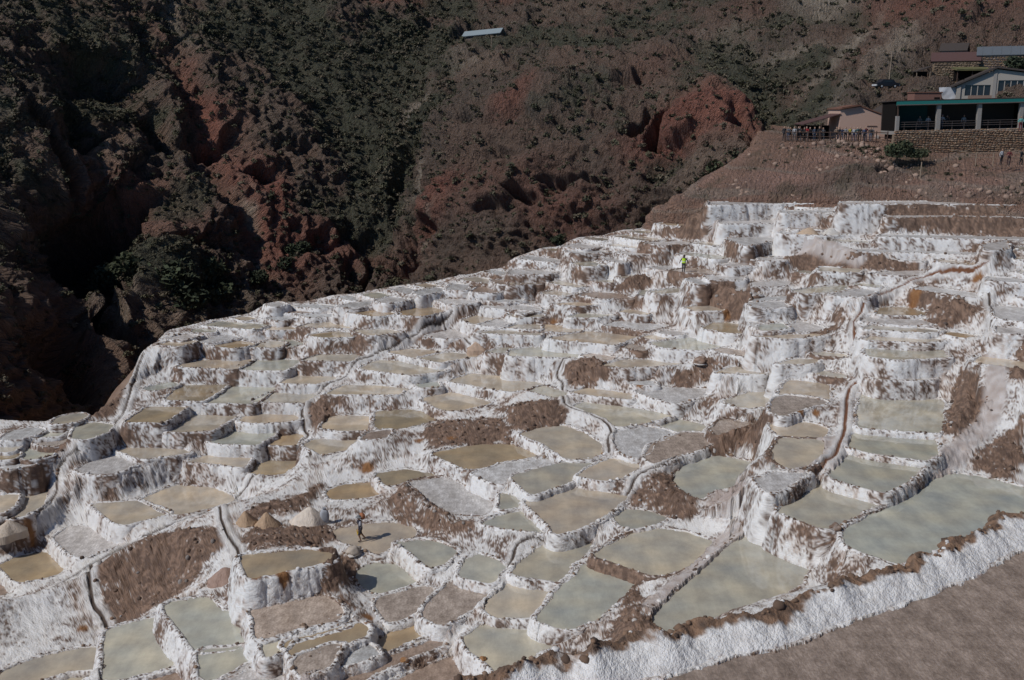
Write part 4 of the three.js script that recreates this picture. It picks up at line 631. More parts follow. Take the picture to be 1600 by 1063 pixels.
{
  const l = [], d = new THREE.Object3D(), I = {};
  for (const q of ZONES) { if (q.kind !== 'brown') continue; const [x0, x1, z0, z1] = bounds(q.pts, 0), n = Math.min(160, Math.round((x1 - x0) * (z1 - z0) * 3)); for (let i = 0; i < n; i++) { const x = rr(x0, x1), z = rr(z0, z1); if (sdist(q.ring, x, z) > 0.2) continue; const y = ground(x, z, I); if (!I.inside && I.over < 1) l.push([x, y, z]); } }
  const m = new THREE.InstancedMesh(rockGeo(17, 1), new THREE.MeshStandardMaterial({ color: 0xffffff, roughness: 1 }), l.length);
  l.forEach((p, i) => { d.position.set(...p); d.rotation.set(rr(0, 6), rr(0, 6), rr(0, 6)); d.scale.setScalar(0.04 + 0.16 * Math.pow(rnd(), 3)); d.updateMatrix(); m.setMatrixAt(i, d.matrix); m.setColorAt(i, lin(...mix3(DARK, rnd() < 0.15 ? GREYSALT : [0.27, 0.175, 0.12], rnd()))); });
  m.name = 'earth_clods'; m.userData = { kind: 'stuff', label: 'clods and small stones on the bare brown earth slopes', category: 'clods' }; scene.add(m);
}
// ------------------------------------------------------------------ canyon side
const HROWS = [], DENTS = [], TONES = { red: [], pale: [], green: [] };
function hillRow(...f) { const r = []; for (let i = 0; i < f.length; i += 3) r.push([f[i], f[i + 1], f[i + 2]]); HROWS.push(r); }
function dent(...f) { DENTS.push(f); }
function tone(k, ...f) { TONES[k].push(f); }
hillRow(-55.55,9.82,-77.48,-51.47,5.54,-88.47,-50.43,3.7,-93.19,-48.2,0.91,-100.36,-44.41,-1.24,-105.88,-40.92,-3.63,-112.03,-36.2,-5.32,-116.34,-30.43,-7.36,-121.6,-23.98,-9.32,-126.63,-17.51,-10.41,-129.43,-13.18,-10.59,-129.87,-8.81,-10.71,-130.2,-2.65,-10.8,-130.43,5.22,-10.05,-128.5,12.8,-9.14,-126.16,20.04,-8.09,-123.46,26.1,-6.96,-120.57,31.78,-5.75,-117.46,39.08,-5,-115.53,45.99,-4.13,-113.3,52.48,-3.17,-110.83,58.53,-2.13,-108.16,71.75,0.65,-101.02);
hillRow(-60.33,13.88,-85.68,-53.71,11.34,-94.01,-52.11,10.11,-98.06,-50.99,7.04,-108.12,-46.92,5.27,-113.92,-42.84,3.59,-119.43,-38.16,1.94,-124.87,-32.04,0.26,-130.36,-25.22,-1.34,-135.61,-18.41,-2.23,-138.54,-13.85,-2.38,-139.03,-9.2,-2.2,-138.42,-2.74,-1.98,-137.72,5.41,-1.38,-135.73,13.19,-0.35,-132.36,20.5,0.8,-128.6,26.7,1.71,-125.61,32.52,2.7,-122.37,39.97,3.32,-120.34,47.02,4.03,-117.98,53.65,4.83,-115.37,59.82,5.69,-112.56,73.26,7.98,-105.03);
hillRow(-63.78,17.08,-91.66,-55.72,15.32,-98.7,-54.93,13.84,-104.59,-55.21,10.38,-118.45,-49.95,9.31,-122.72,-44.55,8.57,-125.68,-39.64,7.17,-131.27,-33.48,5.52,-137.86,-26.33,4.18,-143.26,-19.08,3.66,-145.32,-14.26,3.78,-144.86,-9.41,4.17,-143.29,-2.79,4.59,-141.61,5.5,5.09,-139.6,13.5,5.71,-137.13,21,6.67,-133.3,27.16,7.67,-129.28,33.08,8.5,-125.97,40.66,9.02,-123.87,47.83,9.63,-121.43,54.56,10.31,-118.73,60.83,11.03,-115.83,74.48,12.98,-108.06);
hillRow(-67.14,19.57,-97.34,-58.12,18.21,-103.86,-57.2,16.94,-109.88,-58.5,13.43,-126.63,-52.51,12.69,-130.17,-45.85,12.62,-130.49,-40.76,11.42,-136.19,-34.4,10.02,-142.89,-27.03,8.87,-148.38,-19.58,8.42,-150.48,-14.55,8.72,-149.06,-9.53,9.26,-146.51,-2.83,9.61,-144.82,5.57,10.04,-142.78,13.69,10.56,-140.29,21.45,11.17,-137.38,27.56,12.23,-132.34,33.57,12.94,-128.98,41.26,13.39,-126.83,48.54,13.91,-124.33,55.37,14.49,-121.57,61.74,15.11,-118.6,75.59,16.78,-110.65);
hillRow(-72.12,21.37,-105.32,-62.39,20.14,-112.31,-61.23,19.05,-118.48,-61.33,16.35,-133.72,-54.3,16.02,-135.58,-47.1,16.12,-135.04,-41.84,15.1,-140.82,-35.05,14.07,-146.66,-27.53,13.08,-152.21,-19.94,12.71,-154.34,-14.82,12.96,-152.92,-9.65,13.58,-149.38,-2.82,14.23,-145.71,5.61,14.42,-144.65,13.77,14.86,-142.14,21.58,15.38,-139.2,27.92,16.11,-135.09,34.03,16.71,-131.7,41.83,17.1,-129.5,49.21,17.55,-126.96,56.13,18.05,-124.14,62.59,18.58,-121.11,76.65,20.02,-113);
hillRow(-75.36,24,-110.86,-64.68,23.07,-117.28,-62.93,22.3,-122.67,-62.86,20.08,-138.06,-55.29,19.93,-139.07,-48.31,19.87,-139.51,-42.6,19.16,-144.41,-35.89,18.17,-151.27,-28,17.5,-155.92,-20.28,17.19,-158.08,-15.07,17.39,-156.66,-9.76,18.05,-152.11,-2.86,18.58,-148.43,5.63,18.88,-146.38,13.84,19.24,-143.85,21.69,19.67,-140.9,28.07,20.26,-136.76,34.45,20.62,-134.3,42.35,20.94,-132.07,49.83,21.31,-129.49,56.84,21.73,-126.63,63.39,22.17,-123.55,77.64,23.36,-115.3);
hillRow(-78.54,26.94,-116.37,-67.39,26.18,-123.08,-65.03,25.67,-127.68,-63.52,24.23,-140.51,-56.97,23.8,-144.32,-49.14,23.95,-142.94,-43.6,23.29,-148.85,-36.93,22.4,-156.75,-28.78,21.87,-161.46,-20.84,21.63,-163.66,-15.4,21.9,-161.26,-9.91,22.52,-155.71,-2.88,23.05,-151.02,5.69,23.28,-148.96,13.98,23.56,-146.42,21.92,23.9,-143.44,28.38,24.36,-139.28,34.84,24.64,-136.8,42.83,24.9,-134.54,50.4,25.19,-131.93,57.51,25.51,-129.02,64.13,25.87,-125.9,78.58,26.8,-117.54);
hillRow(-81.65,30.17,-121.84,-70.04,29.61,-128.82,-67.52,29.23,-133.51,-63.3,28.62,-141.03,-57.86,28.09,-147.62,-50.9,27.97,-149.09,-45.1,27.49,-155.09,-37.92,26.92,-162.11,-29.54,26.54,-166.87,-21.38,26.36,-169.11,-15.81,26.55,-166.71,-10.13,27.08,-160.16,-2.93,27.54,-154.47,5.74,27.79,-151.4,14.11,27.99,-148.85,22.13,28.23,-145.86,28.66,28.57,-141.68,35.68,28.62,-141.11,43.87,28.8,-138.8,51.63,29.02,-136.12,58.92,29.26,-133.15,65.72,29.52,-129.95,80.56,30.21,-121.37);
hillRow(-84.68,33.7,-127.27,-72.61,33.34,-134.51,-69.49,33.15,-138.38,-64.25,32.86,-144.17,-58.69,32.53,-150.81,-53.23,32.22,-157.04,-46.55,32.02,-161.22,-38.87,31.71,-167.35,-30.26,31.48,-172.15,-21.9,31.36,-174.42,-16.2,31.48,-172.03,-10.39,31.81,-165.47,-2.99,32.14,-158.78,5.83,32.34,-154.7,14.33,32.47,-152.14,22.47,32.61,-149.14,29.31,32.77,-145.91,36.73,32.76,-146.29,44.87,32.92,-142.96,52.81,33.06,-140.22,60.28,33.21,-137.19,67.25,33.37,-133.92,82.48,33.8,-125.14);
hillRow(-86.06,36.76,-130.07,-73.76,36.58,-137.42,-70.57,36.48,-141.32,-65.62,36.31,-148.07,-60.26,36.12,-155.7,-54.28,35.99,-161.05,-47.45,35.88,-165.27,-39.59,35.73,-171.44,-30.81,35.61,-176.27,-22.29,35.55,-178.56,-16.59,35.59,-177.17,-10.65,35.75,-170.62,-3.07,35.92,-163.92,5.95,36.04,-158.84,14.63,36.11,-156.27,22.96,36.18,-153.24,30.16,36.24,-150.97,38.02,36.21,-152.28,45.57,36.36,-146.01,53.3,36.45,-142.31,60.84,36.53,-139.25,67.89,36.61,-135.95,83.3,36.83,-127.1);
hillRow(-87.94,39.92,-133.66,-75.35,39.92,-141.15,-72.05,39.92,-145.1,-66.94,39.91,-151.9,-60.7,39.91,-157.72,-55.3,39.9,-164.98,-48.6,39.9,-170.2,-40.29,39.9,-175.43,-31.51,39.89,-181.28,-22.91,39.89,-184.58,-17.15,39.89,-184.2,-11.09,39.9,-178.66,-3.18,39.9,-170.97,6.18,39.9,-165.88,15.11,39.91,-162.3,23.72,39.91,-159.24,31.17,39.91,-156.93,40,39.91,-161.11,47.42,39.91,-152.81,54.44,39.91,-146.19,61.77,39.92,-142.16,68.49,39.92,-137.93,84.09,39.92,-129.02);
hillRow(-89.77,43.22,-137.21,-76.88,43.4,-144.82,-73.48,43.49,-148.81,-67.82,43.63,-154.75,-61.82,43.79,-161.53,-56.59,43.99,-169.77,-49.7,44.11,-175.03,-41.18,44.23,-180.31,-32.18,44.37,-186.19,-23.52,44.47,-190.5,-17.7,44.49,-191.13,-11.58,44.4,-187.59,-3.37,44.27,-181.92,6.51,44.13,-175.83,15.95,44.04,-172.22,25.05,43.97,-169.11,32.93,43.91,-166.73,41.7,43.97,-168.88,49.53,43.77,-160.49,56.6,43.59,-152.82,63.84,43.47,-147.76,70.83,43.37,-143.43,87,43.15,-134.24);
hillRow(-92.2,45.85,-141.51,-78.93,46.17,-149.31,-75.41,46.34,-153.34,-69.55,46.59,-159.36,-63.34,46.87,-166.21,-57.92,47.22,-174.5,-50.84,47.43,-179.8,-42.1,47.65,-185.12,-32.88,47.9,-191.03,-24.14,48.12,-196.36,-18.35,48.23,-198.99,-12.14,48.16,-197.46,-3.57,48.01,-193.8,7,47.84,-189.71,17.15,47.69,-186.05,26.83,47.52,-181.88,35.1,47.38,-178.43,43.42,47.3,-176.59,51.67,46.95,-168.1,58.78,46.59,-159.38,66.35,46.38,-154.21,73.64,46.19,-149.76,90.51,45.8,-140.23);
hillRow(-94.65,48.18,-145.77,-81,48.63,-153.75,-76.91,48.81,-156.95,-70.5,49.1,-162.1,-64.18,49.48,-168.97,-58.96,50,-178.24,-51.73,50.3,-183.57,-42.82,50.6,-188.92,-33.42,50.94,-194.85,-24.65,51.29,-201.18,-18.82,51.5,-204.82,-12.58,51.52,-205.29,-3.74,51.43,-203.65,7.44,51.37,-202.54,18.27,51.16,-198.85,28.61,50.92,-194.61,37.26,50.67,-190.09,45.39,50.4,-185.24,53.81,49.86,-175.68,60.98,49.31,-165.9,68.48,48.96,-159.71,76.03,48.71,-155.15,93.48,48.16,-145.34);
hillRow(-97.08,50.62,-150.02,-83.04,51.2,-158.18,-78.83,51.43,-161.42,-72.23,51.8,-166.64,-65.7,52.29,-173.58,-59.98,52.88,-181.94,-52.6,53.26,-187.3,-43.52,53.64,-192.68,-34.12,54.13,-199.61,-25.15,54.58,-205.96,-19.28,54.91,-210.59,-13.01,55.09,-213.07,-3.91,55.11,-213.43,7.81,55.1,-213.32,19.28,54.91,-210.59,30.08,54.54,-205.3,38.83,54.07,-198.75,46.86,53.59,-191.89,55.92,52.97,-183.22,63.15,52.21,-172.39,70.97,51.76,-166.09,78.83,51.43,-161.42,96.96,50.71,-151.27);
hillRow(-99.4,53.62,-154.24,-85,54.35,-162.56,-80.66,54.64,-165.84,-73.87,55.11,-171.13,-67.14,55.73,-178.12,-61.54,56.55,-187.46,-53.94,57.03,-192.88,-44.82,57.59,-199.26,-35.11,58.21,-206.24,-25.85,58.77,-212.61,-19.9,59.27,-218.25,-13.48,59.58,-221.73,-4.09,59.78,-224.09,8.21,59.86,-224.98,20.27,59.62,-222.22,31.5,59.06,-215.88,40.52,58.39,-208.3,48.5,57.61,-199.43,57.96,56.83,-190.68,65.91,55.95,-180.69,74.16,55.38,-174.25,81.97,54.88,-168.53,100.88,53.95,-158.03);
hillRow(-102.62,57.83,-160.1,-87.69,58.78,-168.64,-83.62,59.25,-172.87,-76.53,59.85,-178.25,-69.83,60.74,-186.26,-63.58,61.69,-194.74,-55.95,62.4,-201.16,-46.67,63.23,-208.58,-36.51,64.01,-215.62,-26.97,64.84,-223.01,-20.74,65.47,-228.65,-14.1,65.97,-233.14,-4.29,66.34,-236.5,8.65,66.55,-238.37,21.37,66.24,-235.58,33.12,65.42,-228.21,42.49,64.46,-219.59,50.72,63.35,-209.69,60.72,62.37,-200.83,69.53,61.35,-191.66,77.94,60.51,-184.14,86.22,59.85,-178.25,106.19,58.63,-167.26);
hillRow(-106.34,65.32,-167.49,-90.77,66.64,-176.21,-86.92,67.42,-181.39,-80.24,68.52,-188.67,-74.11,70.17,-199.56,-68.23,71.89,-210.96,-60.19,73.03,-218.47,-50.09,74.17,-226.01,-39.26,75.39,-234.11,-29.05,76.66,-242.53,-22.3,77.52,-248.19,-15.19,78.35,-253.67,-4.65,79.16,-259.02,9.37,79.44,-260.87,23.18,79.01,-258.04,35.88,77.74,-249.63,45.99,76.28,-239.95,55.32,74.91,-230.91,66.16,73.39,-220.9,75.67,71.83,-210.56,85.02,70.65,-202.77,94.19,69.72,-196.58,116.17,67.93,-184.73);
dent(-58.6,14.45,-129.96,4.8,8.76,11);
dent(-53.87,10.14,-110.4,3.62,4.03,8);
dent(-58.69,19.99,-138.66,3.87,3.87,6);
dent(-63.48,44.26,-160.81,8.26,3.52,8);
dent(-56.32,36.51,-159.81,2.37,3.67,6);
dent(-65.38,37.18,-149.83,1.87,3.12,5);
dent(-65.71,32.11,-141.64,1.39,5.97,6);
dent(19.46,35.87,-154.27,1.29,1.78,7);
dent(22.45,35.09,-152.16,0.88,2.35,6);
dent(-4.95,35.38,-165.04,1.89,0.74,3);
dent(-15.97,15.1,-155.1,3.42,2.21,7);
dent(-10.89,20.13,-154.95,1.99,1.2,4);
dent(-22.23,13.69,-154.52,0.81,2.22,3);
dent(-5.44,52.45,-206.62,4.48,1.19,4);
dent(0,32.2,-157.47,2.01,0.5,2);
dent(1.92,25.4,-151.4,2.91,0.87,4);
dent(4.96,35.55,-158.9,2.84,0.51,2);
dent(-10.08,26.15,-159.28,0.61,1.63,3);
dent(-50.79,25.52,-145.46,1.58,0.99,3);
dent(-53.54,28.01,-148.57,4.04,1.41,3);
dent(-46.71,16.73,-136.65,2.8,3.73,-3);
dent(-45.62,19.91,-142.38,3.84,0.77,3);
dent(-16.2,31.48,-172.03,2.42,9.92,4);
dent(-43.49,24.84,-152.21,2.23,12.15,3);
dent(-53.89,41.94,-169.05,2.49,12.43,3);
dent(15.9,38.45,-159.73,0.61,1.23,2);
dent(-14.22,21.1,-159.29,1.85,1.23,4);
dent(-39.59,27.05,-160.57,2.11,0.85,3);
dent(-39.76,31.75,-166.68,2.62,0.55,2);
dent(-44.43,5.14,-119.79,1.01,2.53,4);
dent(32.24,34.9,-149.42,0.78,1.56,3);
dent(-49.57,8.76,-121.62,2.58,6.02,-3);
dent(-58.18,13.39,-126.83,2.71,5.43,-4);
dent(-53.05,9.52,-118.66,2.89,2.89,-3);
dent(-56.07,13.68,-111.25,2.76,2.76,-3);
dent(-67.82,33.05,-140.31,5.96,8.94,-4);
dent(-55.92,27.2,-147.22,4.03,3.02,-3);
dent(27.61,36.66,-152.61,4.94,3.46,-3);
dent(11.3,25.23,-148.31,5.71,3.81,-3);
dent(5.12,38.91,-164.72,6.3,3.15,-3);
dent(-10,24.32,-157.51,2.53,4.04,-3);
dent(67.92,45.53,-151.19,8.45,3.59,7);
dent(70.34,43.56,-144.29,3.68,2.25,6);
dent(-21.26,17.22,-157.83,6.15,2.66,4);
dent(20.5,41.9,-165.61,6.38,1.06,3);
dent(-47.76,33.47,-162.24,5.39,1.51,4);
dent(9.5,27.87,-150.32,5.77,0.96,3);
dent(-1.92,23.51,-151.16,2.91,0.87,3);
dent(-62.85,33.61,-147.45,4.09,1.23,4);
dent(-31.67,18.21,-154.45,6.08,0.81,3);
dent(24.29,33.09,-148.91,2.89,0.87,3);
tone('red',28.62,37.12,-153.07,6.55,5.36,1.3);
tone('red',21.52,31.71,-148.85,5.76,3.84,0.7);
tone('red',2.05,37.91,-164.7,3.15,2.62,0.8);
tone('red',-9.96,23.41,-156.61,3.22,5.03,1);
tone('red',-3.9,25.65,-153.88,3.94,4.92,0.5);
tone('red',9.42,23.4,-147.88,8.55,3.8,0.6);
tone('red',4.8,27.76,-151.76,5.82,3.88,0.4);
tone('red',-35.89,18.17,-151.27,6,5,0.9);
tone('red',-28,17.5,-155.92,6.11,3.06,0.8);
tone('red',-44.65,31.01,-161.43,5.34,8.55,0.7);
tone('red',-39.72,24.42,-156.42,4.13,5.16,0.8);
tone('red',-53.33,24.68,-144.62,7.89,4.93,0.5);
tone('red',-61.57,28.45,-143.23,5.97,3.98,0.4);
tone('red',-15.02,16.49,-155.92,5.04,4.04,0.6);
tone('red',71.03,53.64,-171.47,14.22,4.74,0.8);
tone('red',56.04,45.66,-159.73,3.24,2.7,0.4);
tone('red',-23.52,58.97,-214.89,8.29,2.21,0.8);
tone('red',-1.34,58.2,-220.73,5.64,1.97,0.7);
tone('red',-54.93,45.1,-173.02,1.85,8.1,0.7);
tone('red',-50.07,35.92,-163.72,1.75,5.45,0.8);
tone('red',45.48,55.05,-196.32,6.44,5.15,0.4);
tone('red',22.46,41.89,-164.91,4.24,2.12,0.3);
tone('pale',59.65,56.66,-188.69,7.59,5.06,1);
tone('pale',52.46,45.8,-163.91,1.75,6.58,0.9);
tone('pale',46.35,46.27,-171.19,6.78,0.9,0.7);
tone('pale',60.01,47.1,-160.16,3.27,3.27,0.7);
tone('pale',-15.96,38.25,-180.64,1.27,3,1.4);
tone('pale',-15.05,32.04,-171.38,1.86,3.73,1.7);
tone('pale',-14.41,26.68,-165.16,0.95,2.54,1.1);
tone('pale',-10.83,18.79,-153.81,0.5,3.97,0.8);
tone('pale',-39.42,14.33,-142.49,1.34,2.29,0.9);
tone('pale',-39.13,18.63,-148.1,0.69,2.96,0.9);
tone('pale',-40.46,22.85,-152.74,0.61,3.04,0.8);
tone('pale',-34.99,13.65,-146.28,1.17,1.75,0.5);
tone('pale',-59.79,53.51,-183.2,1.97,4.92,0.6);
tone('pale',38.92,49.93,-186.73,4.87,3.65,0.5);
tone('pale',50.16,40.83,-152.69,1.23,4.09,0.6);
tone('pale',-62.29,56.45,-186.3,2.51,2.51,0.5);
tone('pale',-38.87,16.18,-145.42,0.97,4.85,0.5);
tone('pale',-40.5,24.51,-155.58,0.82,4.11,0.4);
tone('pale',-9.34,45.58,-189.5,7.25,2.42,0.3);
tone('pale',-49.57,8.76,-121.62,1.72,4.3,0.4);
tone('green',-34.49,45.49,-186.54,10.88,10.88,1);
tone('green',-21.9,31.36,-174.42,7.85,12.33,1.1);
tone('green',-42.24,52.46,-191.92,7.53,7.53,0.9);
tone('green',-20.47,46.93,-195.61,7.52,7.52,0.9);
tone('green',-24.98,22.66,-163.7,9.54,4.24,0.7);
tone('green',9.72,50.31,-198.19,20.25,1.77,1);
tone('green',16.13,47.98,-187.51,9.6,1.44,1);
tone('green',40.85,41.89,-165.01,9.75,4.33,1.2);
tone('green',42.13,38.04,-153.82,6.1,3.05,1);
tone('green',36.15,47.37,-178.22,4.64,5.8,0.7);
tone('green',50.83,52,-184.76,11.01,1.96,0.9);
tone('green',59.56,51.3,-173.98,9.39,1.64,0.6);
tone('green',-13.09,55.82,-214.52,8.24,2.75,0.6);
tone('green',23.09,29.57,-146.39,2.84,1.89,0.9);
tone('green',-68.77,50.91,-167.91,15.05,5.79,0.6);
tone('green',-66.21,29.03,-136.01,4.83,7.73,0.6);
tone('green',-64.25,39.91,-154.51,7.46,4.26,0.5);
tone('green',-57.72,37.97,-159.89,6.5,4.33,0.5);
tone('green',-53.2,52.03,-185.16,7.38,6.15,0.6);
tone('green',-48.33,24.97,-146.29,4.93,1.38,1);
tone('green',-48.25,16.84,-136,10.24,4.65,0.7);
tone('green',-13.48,59.58,-221.73,42.61,2.84,0.35);
tone('green',13.8,37.03,-158.12,12.13,6.07,0.35);
tone('green',5.45,44.14,-176.53,13.5,4.5,0.3);
tone('green',54.73,42.67,-152.66,6.2,1.65,0.7);
tone('green',27.74,54.62,-206.52,15.97,3.99,0.5);
tone('green',-43.86,13.42,-135.2,5.53,3.68,0.5);
const cr = (a, b, c, d, t) => 0.5 * (2 * b + (c - a) * t + (2 * a - 5 * b + 4 * c - d) * t * t + (3 * b - a - 3 * c + d) * t * t * t);
function surf(ROWS, s, t, o) {
  const nc = ROWS[0].length, nr = ROWS.length, i = Math.min(nc - 2, Math.floor(s)), j = Math.min(nr - 2, Math.floor(t)), u = s - i, v = t - j, X = (k) => clamp(k, 0, nc - 1), Y = (k) => clamp(k, 0, nr - 1);
  for (let q = 0; q < 3; q++) { const r = []; for (let k = -1; k < 3; k++) { const R = ROWS[Y(j + k)]; r.push(cr(R[X(i - 1)][q], R[i][q], R[X(i + 1)][q], R[X(i + 2)][q], u)); } o[q] = cr(...r, v); }
  return o;
}
function sheet(ROWS, nu, nv, shape) {
  const nc = ROWS[0].length - 1, nr = ROWS.length - 1, P = new Float32Array(nu * nv * 3), C = new Float32Array(nu * nv * 3), UV = new Float32Array(nu * nv * 2), a = [], b = [], c = [], W = [];
  for (let j = 0; j < nv; j++) for (let i = 0; i < nu; i++) {
    const s = nc * i / (nu - 1), t = nr * j / (nv - 1), e = 0.15;
    surf(ROWS, s, t, a); surf(ROWS, Math.min(nc, s + e), t, b); surf(ROWS, Math.max(0, s - e), t, c);
    const ux = b[0] - c[0], uy = b[1] - c[1], uz = b[2] - c[2];
    surf(ROWS, s, Math.min(nr, t + e), b); surf(ROWS, s, Math.max(0, t - e), c);
    const vx = b[0] - c[0], vy = b[1] - c[1], vz = b[2] - c[2];
    let nx = uy * vz - uz * vy, ny = uz * vx - ux * vz, nz = ux * vy - uy * vx; const l = Math.hypot(nx, ny, nz) || 1; nx /= l; ny /= l; nz /= l;
    const k = j * nu + i, r = shape(a[0], a[1], a[2], nx, ny, nz, W);
    P[3 * k] = a[0] + nx * r.d + (r.x ?? 0); P[3 * k + 1] = a[1] + ny * r.d; P[3 * k + 2] = a[2] + nz * r.d; C.set(r.c, 3 * k); UV[2 * k] = a[0] + a[2] * 0.4; UV[2 * k + 1] = a[1] - a[2] * 0.9;
  }
  return [gridGeo(nu, nv, P, C, UV, false), P];
}
function blob(f, x, y, z, tx, tz) { const dx = x - f[0], dy = y - f[1], dz = z - f[2], h = (dx * tx + dz * tz) / f[3], v = dy / f[4]; const q = h * h + v * v; return q > 6 || dx * dx + dz * dz > 6400 ? 0 : Math.exp(-Math.pow(q, 1.4)); }
const hillGreen = [];
{
  const [g, P] = sheet(HROWS, 840, 500, (x, y, z, nx, ny, nz) => {
    const l = Math.hypot(nx, nz) || 1, tx = nz / l, tz = -nx / l;
    const wx = x + 3 * n3(x * 0.08, y * 0.08, z * 0.08), wy = y + 3 * n3(x * 0.08, 40 + y * 0.08, z * 0.08);
    let red = 0, pale = 0, green = 0, d = 0;
    for (const f of TONES.red) red += f[5] * blob(f, wx, wy, z, tx, tz); for (const f of TONES.pale) pale += f[5] * blob(f, wx, wy, z, tx, tz); for (const f of TONES.green) green += f[5] * blob(f, wx, wy, z, tx, tz);
    for (const f of DENTS) d -= f[5] * blob(f, x + 2 * n3(x * 0.16, y * 0.16, z * 0.16) + 0.9 * n3(x * 0.5, y * 0.5, z * 0.5), y + 2 * n3(x * 0.16, 9 + y * 0.16, z * 0.16) + 1.1 * n3(x * 0.45, 9 + y * 0.45, z * 0.45), z, tx, tz);
    const soft = 1 - 0.65 * clamp(green) - 0.2 * clamp(red + pale);
    const r1 = ridge(x * 0.055, y * 0.04, z * 0.055, 2), r2 = ridge(x * 0.16, y * 0.12, z * 0.16, 3), r3 = ridge(x * 0.5, y * 0.6, z * 0.5, 2), r4 = n3(x * 1.3, y * 1.6, z * 1.3);
    const strata = ridge(x * 0.06, y * 0.75 + 1.5 * n3(x * 0.1, y * 0.1, z * 0.1), z * 0.06, 2);
    const rill = ridge((x + 0.5 * y) * 0.14, y * 0.02, z * 0.05, 2), fine = ridge((x + 0.25 * y) * 0.7, y * 0.09, z * 0.3, 2); d += 0.9 * rill * (1 - 0.4 * clamp(pale)) + 0.42 * fine * clamp(red + pale + 0.15) + 2.3 * r1 * (0.5 + 0.5 * soft) + soft * (2.2 * r2 + 0.85 * r3 + 0.5 * strata) + 0.36 * r4;
    // colour of the ground itself
    const m1 = fbm(x * 0.12, y * 0.12, z * 0.12, 3), m2 = n3(x * 0.6, y * 0.6, z * 0.6), m3 = n3(x * 1.7, y * 1.7, z * 1.7), streak = n3((x + y * 0.8) * 1.1, (y - x) * 0.12, z * 0.3);
    let c = mix3([0.155, 0.100, 0.072], [0.105, 0.084, 0.064], ss(-0.3, 0.4, m1 + 0.4 * m2));
    c = mix3(c, [0.215, 0.088, 0.06], clamp(red * 0.9 + 0.25 * m1 + 0.15 * m2));
    c = mix3(c, [0.20, 0.145, 0.105], 0.55 * ss(0.1, 0.45, fbm(x * 0.045, y * 0.06, z * 0.045 + 9, 3))); c = mix3(c, [0.31, 0.255, 0.195], clamp(pale + (pale > 0.15 ? 0.3 * m2 : 0)) * 0.85);
    const gv = clamp(green + 0.6 * m1 + 0.35 * m2 + 0.1); c = mix3(c, mix3([0.092, 0.083, 0.053], [0.062, 0.062, 0.038], clamp(0.5 + 0.5 * m3 + 0.9 * streak)), ss(0.3, 0.85, gv) * (1 - clamp(red * 0.7 + pale)));
    const k = 1.0 * (1 + 0.3 * m3 + 0.22 * m2 + 0.16 * r3); c = [c[0] * k, c[1] * k, c[2] * k];
    hillGreen.push(gv - red * 0.5 - pale * 0.6);
    return { d, c };
  });
  structure('canyon_hillside', g, M.hill); hillGreen.P = P;
}
// ------------------------------------------------------------------ earth bank and platform below the village
const BT = { pink: [], rock: [], hole: [], green: [] }; function bankTone(k, ...f) { BT[k].push(f); }
const BROWS = []; function bankRow(...f) { const r = []; for (let i = 0; i < f.length; i += 3) r.push([f[i], f[i + 1], f[i + 2]]); BROWS.push(r); }
bankRow(16.62,10.26,-134.68,16.6,15.3,-126.23,16.86,17.98,-119.39,20.1,18.3,-116.46,22.85,18.39,-115.59,26.31,18.47,-114.86,29.03,18.54,-114.21,31.69,18.62,-113.51,34.93,18.73,-112.48,37.95,18.89,-110.99,40.86,19.06,-109.45,43.64,19.23,-107.85,46.31,19.41,-106.22,49.4,19.62,-104.3,52.32,19.84,-102.34,56.99,20.17,-99.29,63.34,20.66,-94.82);
bankRow(16.62,19.26,-134.68,16.6,24.3,-126.23,16.86,26.98,-119.39,20.1,27.3,-116.46,22.85,27.39,-115.59,26.31,27.47,-114.86,29.03,27.54,-114.21,31.69,27.62,-113.51,34.93,27.73,-112.48,37.95,27.89,-110.99,40.86,28.06,-109.45,43.64,28.23,-107.85,46.31,28.41,-106.22,49.4,28.62,-104.3,52.32,28.84,-102.34,56.99,29.17,-99.29,63.34,29.66,-94.82);
bankRow(19.17,21.58,-134.88,18.96,26.46,-126.35,19.08,29.01,-119.47,22.29,29.2,-117.43,24.92,29.28,-116.51,28.22,29.36,-115.63,30.82,29.42,-114.97,33.38,29.49,-114.26,36.43,29.6,-113.04,39.32,29.74,-111.57,42.1,29.88,-110.05,44.76,30.02,-108.49,47.34,30.16,-106.92,50.3,30.34,-105.05,53.13,30.51,-103.17,57.63,30.78,-100.19,63.53,31.22,-95.46);
bankRow(21.98,22.78,-137.7,21.62,27.63,-129.12,21.63,30.14,-122.21,24.58,30.37,-119.34,27.02,30.49,-117.91,30.15,30.58,-116.8,32.67,30.63,-116.13,35.14,30.69,-115.39,38.02,30.8,-114,40.8,30.92,-112.56,43.62,31.01,-111.43,46.24,31.13,-110,48.74,31.25,-108.47,51.63,31.4,-106.63,54.39,31.54,-104.82,58.78,31.78,-101.89,64.56,32.15,-97.26);
bankRow(25.14,24.39,-139.05,24.58,29.15,-130.42,24.44,31.58,-123.48,27.18,31.79,-120.5,29.49,31.88,-119.1,32.44,31.97,-117.85,34.84,32.01,-117.17,37.2,32.06,-116.45,40.02,32.14,-115.29,42.72,32.23,-114.01,45.41,32.31,-112.88,47.89,32.41,-111.4,50.45,32.48,-110.27,53.42,32.58,-108.87,56.2,32.69,-107.3,60.47,32.88,-104.42,66.13,33.19,-99.9);
